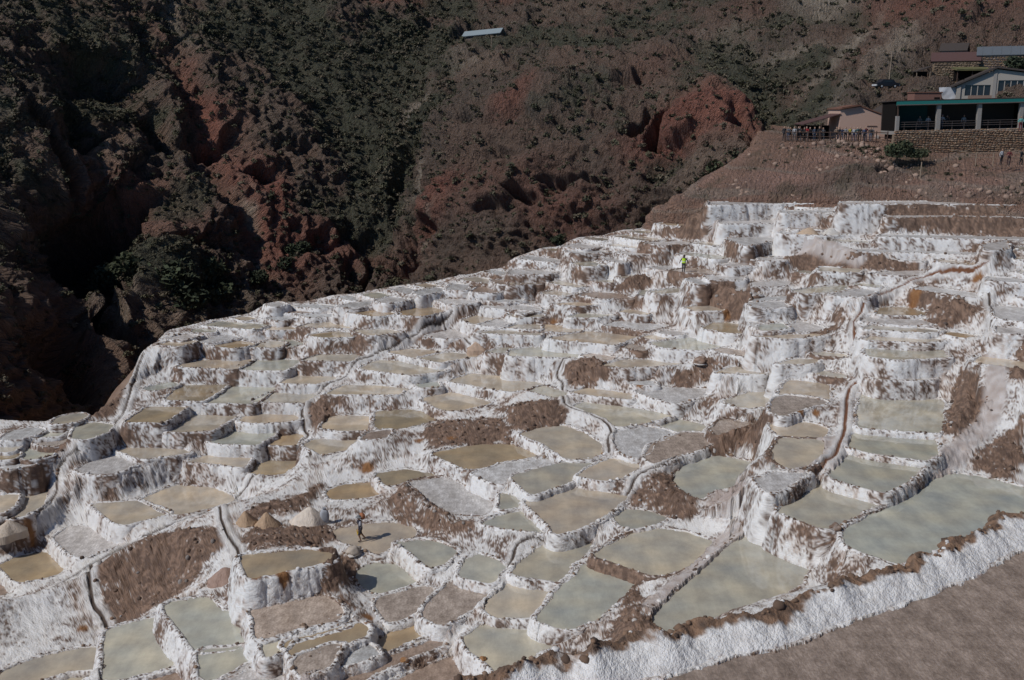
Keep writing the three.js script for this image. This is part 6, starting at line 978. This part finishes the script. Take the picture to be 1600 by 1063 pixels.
const stand = { lean: 0, al: [[0.25, 1.1, -0.03], [0.24, 0.86, 0.06]], ar: [[0.25, 1.1, -0.03], [0.24, 0.86, 0.06]], ll: [[0.11, 0.49, 0.02], [0.12, 0.09, -0.02]], lr: [[0.11, 0.49, 0.02], [0.12, 0.09, -0.02]] };
const poses = [stand, { ...stand, lean: 0.05, al: [[0.28, 1.13, 0.05], [0.12, 1.12, 0.27]], ar: [[0.28, 1.13, 0.05], [0.12, 1.16, 0.27]] }, { ...stand, al: [[0.27, 1.12, 0.08], [0.1, 1.36, 0.24]], ll: [[0.13, 0.49, 0.1], [0.14, 0.09, 0.1]], lr: [[0.12, 0.49, -0.02], [0.13, 0.09, -0.12]] }];
const bodies = poses.map((p) => bodyGeo(p, 56));
function person(label, pos, turn, kind, c, group, height = 1) { const t = thing('person', label, 'person', pos, turn, group); part('body', dress(bodies[kind], { skin: SKIN, hair: HAIR, shoe: SHOE, ...c }), skinMat, t); t.scale.setScalar(height); return t; }
const CL = { dark: [0.02, 0.02, 0.024], black: [0.012, 0.012, 0.014], grey: [0.1, 0.1, 0.105], white: [0.36, 0.36, 0.37], red: [0.3, 0.02, 0.025], navy: [0.02, 0.03, 0.07], blue: [0.04, 0.06, 0.12], teal: [0.02, 0.07, 0.075], tan: [0.2, 0.14, 0.1], yellow: [0.34, 0.26, 0.03], maroon: [0.12, 0.025, 0.025], pale: [0.18, 0.19, 0.2], jeans: [0.05, 0.065, 0.1] };
// walking salt worker, bundle on the back, bucket in hand
{
  const pose = { lean: 0.07, al: [[0.29, 1.15, 0.08], [0.34, 0.93, 0.2]], ar: [[0.27, 1.12, -0.06], [0.3, 0.86, -0.06]], ll: [[0.11, 0.52, 0.17], [0.11, 0.12, 0.06]], lr: [[0.1, 0.5, -0.06], [0.1, 0.13, -0.3]], shin: 'skin' };
  const t = thing('person', 'worker in dark clothes and grey hat walking with a yellow bucket', 'person', [-9.51,13.42,-58.79], -1.05), g = bodyGeo(pose, 90); part('body', dress(g, { skin: [0.26, 0.15, 0.1], hair: HAIR, shoe: [0.06, 0.05, 0.045], top: [0.018, 0.02, 0.036], trousers: [0.025, 0.022, 0.028] }), skinMat, t);
  const hat = part('hat', [new THREE.LatheGeometry([[0.001, 0.14], [0.06, 0.135], [0.095, 0.1], [0.105, 0.02], [0.2, -0.01], [0.205, 0.0], [0.11, 0.035]].map((p) => new THREE.Vector2(...p)), 24).translate(0, 1.655, 0.1)], std(0.2, 0.2, 0.2, 0.9, { side: THREE.DoubleSide }), t); part('hat_band', cyl(0.109, 0.112, 0.03, 0, 1.69, 0.1, 20), std(0.05, 0.05, 0.05), hat);
  const b = new THREE.SphereGeometry(0.2, 22, 16), p = b.attributes.position; for (let i = 0; i < p.count; i++) { const f = 1 + 0.2 * n3(p.getX(i) * 7, p.getY(i) * 7, p.getZ(i) * 7); p.setXYZ(i, p.getX(i) * 1.25 * f, p.getY(i) * 1.1 * f, p.getZ(i) * 0.9 * f); } b.computeVertexNormals(); part('shoulder_bundle', b.translate(-0.08, 1.62, -0.17), std(0.33, 0.13, 0.06, 0.9), t);
  part('shawl', new THREE.SphereGeometry(0.17, 16, 12).scale(0.55, 1.3, 0.6).translate(0.235, 1.23, 0.1), std(0.36, 0.36, 0.38, 0.95), t);
  const k = thing('bucket', 'yellow plastic bucket carried by the walking worker', 'bucket', [0, 0, 0]); t.updateMatrixWorld(); k.position.copy(new THREE.Vector3(-0.32, 0.46, -0.1).applyMatrix4(t.matrixWorld)); { const hand = new THREE.Vector3(-0.31, 0.78, 0.0).applyMatrix4(t.matrixWorld); k.position.set(hand.x, hand.y - 0.46, hand.z); }
  part('pail', new THREE.LatheGeometry([[0.001, 0], [0.11, 0], [0.12, 0.02], [0.155, 0.31], [0.165, 0.31], [0.165, 0.33], [0.148, 0.325], [0.11, 0.03], [0.001, 0.025]].map((p) => new THREE.Vector2(...p)), 28), std(0.55, 0.37, 0.03, 0.45, { side: THREE.DoubleSide }), k); part('handle', new THREE.TorusGeometry(0.155, 0.008, 6, 24, Math.PI).translate(0, 0.31, 0), std(0.2, 0.2, 0.2, 0.4), k); part('salt_load', new THREE.SphereGeometry(0.14, 16, 8, 0, 6.28, 0, 1.57).scale(1, 0.5, 1).translate(0, 0.29, 0), std(0.4, 0.25, 0.13), k);
}
{
  const pose = { lean: 0.04, al: [[0.33, 1.16, 0.0], [0.44, 0.94, 0.06]], ar: [[0.33, 1.16, 0.0], [0.42, 0.92, 0.04]], ll: [[0.1, 0.5, 0.06], [0.1, 0.09, 0.0]], lr: [[0.1, 0.5, 0.02], [0.1, 0.1, -0.12]] };
  const t = thing('person', 'person in a yellow high visibility vest walking on the terraces', 'person', [...rest(17.41,23.61,-100.87)], 2.7), g = bodyGeo(pose, 70); t.scale.setScalar(1.08); part('body', dress(g, { skin: SKIN, hair: HAIR, shoe: [0.5, 0.5, 0.48], top: CL.dark, trousers: CL.black }), skinMat, t);
  const v = new THREE.CylinderGeometry(0.175, 0.165, 0.46, 24, 6, true).scale(1.12, 1, 0.95).translate(0, 1.18, 0.03), vm = part('vest', v, std(0.5, 0.72, 0.03, 0.8, { side: THREE.DoubleSide }), t); part('reflective_band', new THREE.CylinderGeometry(0.172, 0.171, 0.05, 24, 1, true).scale(1.14, 1, 0.98).translate(0, 1.1, 0.03), std(0.6, 0.62, 0.6, 0.3, { side: THREE.DoubleSide }), vm);
}
// visitors along the fence on the platform
const fenceX = (u) => [33.7,36,-126.53][0] + (u - 1226) * ([44.91,36.11,-123][0] - [33.7,36,-126.53][0]) / 158, fenceZ = (u) => lerp([33.7,36,-126.53][2], [44.91,36.11,-123][2], (u - 1226) / 158);
const PLATFORM = 36.02;
const ORDW = ['leftmost', 'second from the left', 'third from the left', 'fourth from the left', 'fifth from the left', 'sixth from the left', 'seventh from the left', 'eighth from the left', 'ninth from the left', 'tenth from the left', 'eleventh from the left', 'twelfth from the left'];
[[1229, 'dark'], [1234, 'grey'], [1239, 'black'], [1245, 'white'], [1249, 'dark'], [1254, 'pale'], [1259, 'dark'], [1264, 'red'], [1271, 'black'], [1276, 'jeans'], [1283, 'dark'], [1291, 'grey']].forEach(([u, c], i) => person(`visitor in ${c === 'pale' ? 'pale grey' : c === 'jeans' ? 'blue' : c} top, ${ORDW[i]} in the left fence group`, [fenceX(u), PLATFORM + 0.05, fenceZ(u) - rr(0.5, 1.6)], rr(-0.7, 0.7), i % 3, { top: CL[c], trousers: [CL.dark, CL.jeans, CL.black, CL.grey][i % 4], skin: mix3(SKIN, [0.45, 0.3, 0.22], rnd()) }, 'visitors along the platform fence', rr(0.94, 1.05)));
[[1311, 'tan'], [1315, 'dark'], [1319, 'navy'], [1325, 'pale'], [1334, 'yellow'], [1338, 'white'], [1344, 'teal'], [1348, 'black'], [1353, 'blue'], [1358, 'maroon'], [1363, 'dark'], [1369, 'grey']].forEach(([u, c], i) => person(`visitor in ${c === 'pale' ? 'pale grey' : c} top, ${ORDW[i]} in the group before the pink house`, [fenceX(u), PLATFORM + 0.05, fenceZ(u) - rr(0.5, 1.4)], rr(-0.7, 0.7), (i + 1) % 3, { top: CL[c], trousers: [CL.dark, CL.navy, CL.jeans, CL.black][i % 4], skin: mix3(SKIN, [0.45, 0.3, 0.22], rnd()) }, 'visitors along the platform fence', rr(0.94, 1.05)));
person('person in white shirt and dark trousers, leftmost on the right path', [53.6,33.95,-111.65], 0.4, 0, { top: CL.white, trousers: CL.dark });
person('person in dark red clothes, middle of three on the right path', [54.29,33.9,-111.32], -0.5, 1, { top: CL.maroon, trousers: [0.05, 0.02, 0.02] });
person('person in dark jacket, rightmost of three on the right path', [55.35,33.96,-110.8], 0.9, 2, { top: CL.dark, trousers: CL.black });

// ------------------------------------------------------------------ fences and poles
const wood = std(0.07, 0.04, 0.028, 0.9), paleWood = std(0.28, 0.21, 0.15, 0.9);
{
  const o = thing('wooden_fence', 'dark wooden rail fence along the front of the viewing platform', 'fence', [fenceX(1226), PLATFORM, fenceZ(1226)]); const X = (u) => fenceX(u) - fenceX(1226), Z = (u) => fenceZ(u) - fenceZ(1226), us = [1226, 1244, 1262, 1280, 1297, 1313, 1340, 1368, 1385];
  us.forEach((u, i) => part('post', bar([X(u), i > 4 ? -1.6 : -0.4, Z(u) + 0.3], [X(u), 1.28, Z(u) + 0.3], 0.085, 0.075), wood, o));
  us.slice(0, -1).forEach((u, i) => { const v = us[i + 1]; part('rail', bar([X(u), 1.12, Z(u) + 0.3], [X(v), 1.1, Z(v) + 0.3], 0.055), wood, o); part('rail', bar([X(u), 0.6, Z(u) + 0.3], [X(v), 0.58, Z(v) + 0.3], 0.045), wood, o); });
  part('brace', bar([X(1297), 0.5, Z(1297) + 0.32], [X(1313), 1.05, Z(1313) + 0.32], 0.045), wood, o);
}
{
  const o = thing('path_railing', 'pale rail fence beside the path under the stone wall', 'fence', [51.14,34.27,-112.82]); const s = 0.0735, us = [1480, 1522, 1548, 1572, 1592, 1612];
  us.forEach((u) => part('post', bar([(u - 1522) * s, -0.5, 0.5], [(u - 1522) * s, 1.0, 0.5], 0.05), u === 1480 ? wood : paleWood, o));
  us.slice(0, -1).forEach((u, i) => { for (const y of [0.9, 0.45]) part('rail', bar([(u - 1522) * s, y + (u === 1480 ? 0.35 : 0), 0.52], [(us[i + 1] - 1522) * s, y, 0.52], 0.03), paleWood, o); });
}
function pole(label, pos, h, arm) { const o = thing('wooden_pole', label, 'pole', pos); part('shaft', bar([0, -1, 0], [0.03 * h, h, 0], 0.09, 0.06), paleWood, o); part('pole_cap', cyl(0.02, 0.08, 0.12, 0.03 * h, h + 0.05, 0), paleWood, o); if (arm) part('crossarm', bar([-0.4, h - 0.4, 0.08], [0.6, h - 0.4, 0.08], 0.04), paleWood, o); }
pole('slanted pale wooden pole above the parked car', [53.28,43.53,-146.58], 4.0);
pole('thin pale pole standing below the hut on the plateau', [-3.93,48.24,-193.75], 4.6);
pole('thin pale pole on the plateau right of the hut', [5.89,50.89,-200.24], 3.2);
pole('thin pale pole farthest right on the green plateau', [14.14,50.61,-197.23], 2.8);
pole('short pale stake standing in the bare earth bank', [45.42,32.58,-112.99], 1.5);

// ------------------------------------------------------------------ buildings
function stoneTex(a, b) { return tex(256, (u, v) => { const k = tn(u, v, 4, 3) * 0.4 + tn(u, v, 14, 8) * 0.35 + 0.5; return mix3(a, b, clamp(k)); }, 0.4, true); }
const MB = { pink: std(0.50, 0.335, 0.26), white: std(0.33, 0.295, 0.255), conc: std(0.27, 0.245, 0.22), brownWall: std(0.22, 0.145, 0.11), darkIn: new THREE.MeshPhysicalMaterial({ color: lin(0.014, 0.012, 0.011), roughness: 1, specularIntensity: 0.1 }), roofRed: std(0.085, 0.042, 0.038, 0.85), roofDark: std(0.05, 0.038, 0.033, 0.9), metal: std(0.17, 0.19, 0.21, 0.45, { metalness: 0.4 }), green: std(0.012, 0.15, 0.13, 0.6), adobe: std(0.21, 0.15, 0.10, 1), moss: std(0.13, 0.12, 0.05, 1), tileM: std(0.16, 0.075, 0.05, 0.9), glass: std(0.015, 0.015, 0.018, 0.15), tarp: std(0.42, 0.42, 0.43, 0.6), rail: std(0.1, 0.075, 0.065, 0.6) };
// rows of separate stones set into a wall face (x0..x1, y0..y1) standing proud of z
function stones_(parent, x0, x1, y0, y1, z, sz, pal, name = 'wall_stones') {
  const l = []; for (let y = y0; y < y1; y += sz * 0.62) for (let x = x0 + rr(-0.2, 0) * sz; x < x1;) { const w = sz * rr(0.6, 1.7), g = rockGeo(rnd() * 50, 1).scale(w * 0.54, sz * 0.34, 0.16 * rr(0.8, 1.2)).rotateZ(rr(-0.08, 0.08)).translate(x + w / 2, y + sz * 0.3 + rr(-0.03, 0.03), z), c = pal[Math.floor(rnd() * pal.length)], k = rr(0.75, 1.2), C = []; for (let i = 0; i < g.attributes.position.count; i++) C.push(c[0] * k, c[1] * k, c[2] * k); g.setAttribute('color', new THREE.Float32BufferAttribute(C, 3)); l.push(g); x += w; }
  const m = part(name, l, skinMat, parent); m.userData.kind = 'stuff'; return m;
}
function gable(o, w, h, d, rh, wallM, roofM, over = 0.35, base = 2) {   // ridge along x
  const s = new THREE.Shape([[-d / 2, -base], [d / 2, -base], [d / 2, h], [0, h + rh], [-d / 2, h]].map((p) => new THREE.Vector2(...p)));
  part('wall', new THREE.ExtrudeGeometry(s, { depth: w, bevelEnabled: false }).rotateY(Math.PI / 2).translate(-w / 2, 0, 0), wallM, o);
  const sl = Math.hypot(d / 2, rh) + over, an = Math.atan2(rh, d / 2);
  for (const q of [1, -1]) part('roof', new THREE.BoxGeometry(w + 2 * over, 0.12, sl).translate(0, 0, q * sl / 2).rotateX(q * an).translate(0, h + rh + 0.06, 0), roofM, o);
}
function windowAt(parent, x, y, z, w, h, bars, frameM = MB.white, paneM = MB.glass) {   // on a face looking +z
  const f = part('window', [box(w + 0.12, 0.07, 0.08, x, y + h / 2 + 0.03, z), box(w + 0.12, 0.07, 0.1, x, y - h / 2 - 0.03, z), box(0.07, h - 0.01, 0.08, x - w / 2 - 0.025, y, z), box(0.07, h - 0.01, 0.08, x + w / 2 + 0.025, y, z)], frameM, parent);
  part('pane', box(w - 0.02, h - 0.01, 0.03, x, y, z), paneM, f); for (let i = 1; i <= bars; i++) part('glazing_bar', box(0.06, h - 0.02, 0.06, x - w / 2 + w * i / (bars + 1), y, z + 0.02), frameM, f);
}
{ // pink house with lean-to roofs
  const s = 0.0822, o = thing('pink_house', 'pink plastered house with a lopsided gable beside the platform', 'house', [41.63,36.51,-130.47]); const H = (u, v) => new THREE.Vector2((u - 1311) * s, (213 - v) * s);
  const sh = new THREE.Shape([H(1311, 225), H(1382, 225), H(1382, 184), H(1340, 168.5), H(1311, 173)]); part('wall', new THREE.ExtrudeGeometry(sh, { depth: 5, bevelEnabled: false }).translate(0, 0, -5), MB.pink, o);
  const slab = (a, b, z0, z1, m, th = 0.14, name = 'roof') => { const A = H(...a), B = H(...b), L = A.distanceTo(B); return part(name, new THREE.BoxGeometry(L, th, z1 - z0).rotateZ(Math.atan2(B.y - A.y, B.x - A.x)).translate((A.x + B.x) / 2, (A.y + B.y) / 2 + th * 0.6, (z0 + z1) / 2), m, o); };
  slab([1340, 168], [1390, 186], -5.2, 0.12, MB.tileM); slab([1309, 173], [1341, 167.5], -5.2, 0.2, MB.tileM);
  const tiles = []; for (let i = 0; i < 16; i++) tiles.push(new THREE.CylinderGeometry(0.09, 0.09, 0.3, 8, 1, false, 0, Math.PI).rotateX(Math.PI / 2).translate((i + 0.5) * 0.145, 0.42 + 3.07 + i * 0.0255, 0.32)); part('roof_tiles', tiles, MB.tileM, o).userData.kind = 'stuff';
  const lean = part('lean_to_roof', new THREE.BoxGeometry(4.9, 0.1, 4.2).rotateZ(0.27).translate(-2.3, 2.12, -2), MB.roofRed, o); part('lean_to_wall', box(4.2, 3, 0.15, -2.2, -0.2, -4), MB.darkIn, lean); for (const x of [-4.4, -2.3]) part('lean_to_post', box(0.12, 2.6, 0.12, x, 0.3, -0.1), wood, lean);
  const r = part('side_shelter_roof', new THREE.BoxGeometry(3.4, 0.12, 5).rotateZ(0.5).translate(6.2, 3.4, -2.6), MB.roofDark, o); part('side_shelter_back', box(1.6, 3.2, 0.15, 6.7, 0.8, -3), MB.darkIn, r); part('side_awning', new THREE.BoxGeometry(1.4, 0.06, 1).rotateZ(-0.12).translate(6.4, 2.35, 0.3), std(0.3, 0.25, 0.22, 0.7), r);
  part('ledge', box(1.25, 0.07, 0.1, 4.1, 1.3, 0.04), MB.brownWall, o); part('meter_box', box(0.45, 0.4, 0.15, 4.85, -0.05, 0.08), std(0.55, 0.5, 0.44), o);
}
{ // open restaurant terrace with green fascia on a stone wall
  const s = 0.0777, o = thing('terrace_restaurant', 'open sided restaurant terrace with green fascia above the stone wall', 'restaurant', [45.79,37.33,-121.96]); o.rotation.z = 0.024; const W = 16.6;
  part('floor_slab', box(W, 0.42, 5, W / 2 - 0.2, -0.22, -2.4), MB.conc, o);
  [[0, 1.75], [62, 2.95], [124, 3.0], [188, 3.1]].forEach(([u, h]) => part('column', box(u === 0 ? 0.36 : 0.46, h, 0.42, u * s, h / 2, -0.12), MB.conc, o)); part('steel_post', box(0.14, 1.5, 0.14, 0.02, 2.5, -0.12), wood, o);
  part('fascia', box(W + 0.1, 0.46, 0.14, W / 2 - 0.25, 3.2, 0.2), MB.green, o); part('gutter', new THREE.CylinderGeometry(0.07, 0.07, W, 10).rotateZ(Math.PI / 2).translate(W / 2 - 0.3, 3.0, 0.3), MB.rail, o);
  part('roof', new THREE.BoxGeometry(W + 0.4, 0.1, 5.2).rotateX(-0.02).translate(W / 2 - 0.2, 3.47, -2.35), MB.roofDark, o); part('side_net', box(4.6, 2.9, 0.05, 2.6, 1.55, -3.6), std(0.008, 0.045, 0.042, 0.9), o);
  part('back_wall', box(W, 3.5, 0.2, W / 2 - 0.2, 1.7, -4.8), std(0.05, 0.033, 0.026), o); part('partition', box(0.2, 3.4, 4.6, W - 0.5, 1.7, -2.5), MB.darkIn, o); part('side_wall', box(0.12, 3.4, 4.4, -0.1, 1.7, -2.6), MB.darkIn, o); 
  for (const y of [0.5, 0.75, 1.02]) part('rail', box(14.0, 0.05, 0.05, 7.35, y, -0.14), MB.rail, o); for (let i = 0; i < 10; i++) part('rail_post', box(0.05, 1.0, 0.05, 0.9 + i * 1.42, 0.5, -0.2), MB.rail, o);
  for (let i = 0; i < 4; i++) { const t = part('table', box(1.3, 0.06, 0.8, 2.2 + i * 3.4, 0.75, -2.4), std(0.09, 0.05, 0.03), o); for (const e of [1.7, 2.7]) part('table_leg', box(0.06, 0.72, 0.06, e + i * 3.4, 0.36, -2.4), wood, t); }
  [[1442, 'grey', 'person in grey behind the restaurant railing, leftmost diner', 0], [1455, 'white', 'person in white vest leaning on the restaurant railing', 1], [1473, 'white', 'person in white with blue cap beside the second restaurant column', 1], [1484, 'dark', 'person in white cap and dark top in the restaurant', 2], [1510, 'pale', 'person in pale top before the third restaurant column', 0]].forEach(([u, c, label, k]) => { const q = new THREE.Vector3((u - 1402) * s, 0.02, u === 1473 ? -0.7 : -1.3).applyAxisAngle(new THREE.Vector3(0, 0, 1), 0.024).add(o.position); const P = person(label, q.toArray(), rr(-0.4, 0.4), k, { top: CL[c], trousers: u === 1473 ? CL.jeans : CL.dark, hair: u === 1473 ? [0.05, 0.06, 0.3] : u === 1484 ? CL.white : HAIR }, null, u === 1473 ? 1.04 : 0.96); });
  person('person in teal jacket at the right end of the restaurant', [56.8,37.42,-114.68], -0.4, 1, { top: [0.1, 0.3, 0.28], trousers: CL.maroon });
  const r = thing('stone_wall', 'orange brown dry stone retaining wall under the restaurant', 'wall', [45.76,37.34,-121.86]); part('core', rough(new THREE.BoxGeometry(17.4, 5.2, 0.6, 40, 12, 2).translate(8.3, -2.95, -0.1), 0.1), MB.adobe, r);
  stones_(r, -0.4, 17, -4.2, 0, 0.22, 0.33, [[0.24, 0.14, 0.085], [0.21, 0.12, 0.07], [0.26, 0.165, 0.1], [0.19, 0.12, 0.08], [0.31, 0.22, 0.15], [0.22, 0.15, 0.105]]); r.rotation.z = 0.018;
}
{ // low stone wall under the left end of the platform
  const r = thing('stone_wall', 'grey brown stone wall under the left end of the platform', 'wall', [33.32,35.81,-125.07], -0.22); part('core', rough(new THREE.BoxGeometry(5.6, 2.6, 0.6, 20, 10, 2).translate(2.4, -1.3, -0.3), 0.12), MB.adobe, r); stones_(r, -0.3, 5.0, -2.3, 0, 0.03, 0.34, [[0.2, 0.15, 0.115], [0.16, 0.115, 0.085], [0.25, 0.19, 0.15], [0.22, 0.135, 0.085]]);
}
{ // white gabled hall
  const s = 0.0893, o = thing('white_house', 'pale gabled hall with wide window bands above the restaurant', 'house', [64.27,40.92,-137.74], -0.3);
  const H = (u, v) => new THREE.Vector2((u - 1553) * s, (158 - v) * s), sh = new THREE.Shape([H(1500, 168), H(1640, 168), H(1640, 124.5), H(1553, 112), H(1500, 136)]);
  for (const [a, b, c, d] of [[1512, 1547, 134.5, 150.5], [1557, 1600, 128, 148]]) sh.holes.push(new THREE.Path([H(a, d), H(b, d), H(b, c), H(a, c)]));
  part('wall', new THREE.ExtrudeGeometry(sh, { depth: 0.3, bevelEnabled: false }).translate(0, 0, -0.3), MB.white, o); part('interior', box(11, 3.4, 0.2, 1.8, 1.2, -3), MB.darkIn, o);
  part('pilaster', box(0.42, 3.9, 0.12, -0.1, 2.0, 0.06), MB.conc, o); part('lower_wall', box(8.6, 1.5, 0.1, 1.1, 0.0, 0.05), MB.brownWall, o);
  const band = (a, b, c, d, n) => { const w = part('window', [box((b - a) * s, 0.09, 0.12, ((a + b) / 2 - 1553) * s, (158 - d) * s, -0.1)], MB.white, o); for (let i = 1; i <= n; i++) part('glazing_bar', box(0.1, (d - c) * s, 0.1, (a + (b - a) * i / (n + 1) - 1553) * s, (158 - (c + d) / 2) * s, -0.14), MB.white, w); part('pane', box((b - a) * s, (d - c) * s, 0.03, ((a + b) / 2 - 1553) * s, (158 - (c + d) / 2) * s, -0.24), MB.glass, w); }; band(1512, 1547, 134.5, 150.5, 3); band(1557, 1600, 128, 148, 4);
  const slab = (a, b, m) => { const A = H(...a), B = H(...b), L = A.distanceTo(B); part('roof', new THREE.BoxGeometry(L, 0.22, 8).rotateZ(Math.atan2(B.y - A.y, B.x - A.x)).translate((A.x + B.x) / 2, (A.y + B.y) / 2 + 0.12, -3.5), m, o); }; slab([1492, 138.6], [1553, 110.5], MB.roofDark); slab([1553.5, 110.5], [1645, 123.5], MB.roofDark);
  part('tarpaulin_wall', rough(new THREE.BoxGeometry(2.2, 2.0, 0.2, 12, 10, 2).translate(-5.7, 0.85, -0.4), 0.12), MB.tarp, o); part('corner_post', box(0.5, 2.4, 0.3, -4.45, 0.8, 0.08), MB.white, o);
}
{ const o = thing('stone_house', 'low stone house with a long maroon roof on the hillside', 'house', [63.83,45.49,-149.88], -0.38); gable(o, 6.0, 1.1, 3.6, 1.15, MB.adobe, MB.roofRed, 0.3); stones_(o, -2.8, 2.8, -1.6, 0.95, 1.84, 0.36, [[0.2, 0.14, 0.09], [0.16, 0.11, 0.075], [0.25, 0.18, 0.12]]); part('doorway', box(0.04, 1.1, 0.7, 3.02, 0.1, 0.2), MB.darkIn, o); }
{ const o = thing('shed', 'small grey gabled shed behind the maroon roofed house', 'shed', [66.32,47.39,-156.36], -0.5); gable(o, 3.4, 0.9, 4.2, 1.1, std(0.2, 0.2, 0.19), MB.roofDark, 0.25); windowAt(o, -0.6, 0.5, 2.14, 1.7, 0.7, 1); }
{ const o = thing('stone_house', 'stone house with a bluish grey metal roof at the right edge', 'house', [69.57,45.61,-148.41], -0.42); gable(o, 5.6, 1.75, 3.8, 1.1, std(0.34, 0.32, 0.3), MB.metal, 0.35); stones_(o, -2.6, 2.6, -1.2, 1.6, 1.94, 0.36, [[0.22, 0.14, 0.085], [0.18, 0.12, 0.08], [0.26, 0.18, 0.11]]); windowAt(o, 0.9, 0.6, 2.14, 0.6, 0.5, 1); part('side_door', box(0.05, 1.4, 0.7, 2.83, 0.1, 0.3), std(0.1, 0.2, 0.26), o); for (let i = 0; i < 5; i++) part('roof_rib', new THREE.BoxGeometry(0.06, 0.06, 2.4).rotateX(0.52).translate(-2.4 + i * 1.2, 2.42, 1.0), MB.metal, o); }
{ const o = thing('shed', 'low shed with a mossy roof between the houses', 'shed', [64.62,44.66,-146.3], -0.1); part('roof', rough(new THREE.BoxGeometry(4.6, 0.25, 2.2, 20, 2, 8).rotateX(0.15).translate(0, 0.75, 0), 0.07), MB.moss, o); part('back_wall', box(4.2, 1.6, 0.2, 0, -0.2, -0.7), MB.darkIn, o); for (const x of [-2, 0, 2]) part('post', box(0.12, 1.7, 0.12, x, -0.2, 0.7), wood, o); }
{ const o = thing('shed', 'tiny dark lean-to shelter left of the maroon roofed house', 'shed', [58.71,44.2,-148.78], 0); part('roof', new THREE.BoxGeometry(2.3, 0.1, 1.8).rotateZ(0.32).translate(0, 1.25, 0), MB.roofDark, o); part('back_wall', box(2, 1.5, 0.12, 0, 0.2, -0.6), MB.darkIn, o); for (const x of [-0.95, 0.95]) part('post', box(0.09, 1.6, 0.09, x, 0.2, 0.6), paleWood, o); }
{ const o = thing('shed', 'low red brown block shed with flat tiled top behind the restaurant', 'shed', [55.59,40.93,-139.31], 0); part('wall', box(3.6, 2.6, 2.5, 0, -0.25, 0), std(0.2, 0.1, 0.075), o); part('coping', box(3.8, 0.14, 2.7, 0, 1.12, 0), MB.tileM, o); part('door', box(0.7, 1.4, 0.06, 1.2, -0.2, 1.27), MB.darkIn, o); }
{ const o = thing('hut', 'long hut with a pale blue grey metal roof on the plateau', 'hut', [-5.35,52.86,-203.52], -0.3); o.rotation.z = 0.07; gable(o, 7.2, 1.0, 3.4, 0.9, std(0.14, 0.105, 0.085), std(0.25, 0.3, 0.32, 0.5), 0.35, 1.5); part('doorway', box(0.6, 0.9, 0.06, -2.3, 0.2, 1.63), MB.darkIn, o); const f = part('front_rail', bar([-1.6, 0.3, 2.6], [2.8, 0.3, 2.6], 0.05), paleWood, o); for (const x of [-1.5, 0.6, 2.7]) part('rail_post', bar([x, -0.9, 2.6], [x, 0.35, 2.6], 0.05), paleWood, f); }
{ // parked car
  const o = thing('parked_car', 'small dark car with white patches parked by the slanted pole', 'car', [52.95,42.74,-146.71], 0.15), dk = std(0.02, 0.02, 0.026, 0.3, { metalness: 0.3 });
  const sh = new THREE.Shape([[-1.6, 0.3], [1.6, 0.3], [1.65, 0.62], [1.1, 0.75], [0.7, 1.15], [-0.7, 1.18], [-1.2, 0.78], [-1.62, 0.7]].map((p) => new THREE.Vector2(...p))); part('body', new THREE.ExtrudeGeometry(sh, { depth: 1.3, bevelEnabled: true, bevelSize: 0.06, bevelThickness: 0.06, bevelSegments: 2 }).translate(0, 0, -0.65), dk, o);
  for (const x of [-1, 1]) for (const z of [-0.68, 0.68]) { const w = part('wheel', new THREE.CylinderGeometry(0.29, 0.29, 0.18, 20).rotateX(1.5708).translate(x, 0.29, z), MB.darkIn, o); part('hub', new THREE.CylinderGeometry(0.15, 0.15, 0.2, 14).rotateX(1.5708).translate(x, 0.29, z), std(0.4, 0.4, 0.4, 0.4), w); }
  part('side_window', box(1.2, 0.28, 0.02, 0, 0.96, 0.725), MB.glass, o); part('bumper', box(0.14, 0.24, 1.3, 1.72, 0.45, 0), std(0.5, 0.5, 0.5, 0.5), o); part('bumper', box(0.14, 0.24, 1.3, -1.72, 0.45, 0), std(0.5, 0.5, 0.5, 0.5), o);
}

scene.traverse((o) => { if (o.isMesh) { o.castShadow = o.receiveShadow = true; } });
renderer.render(scene, camera);
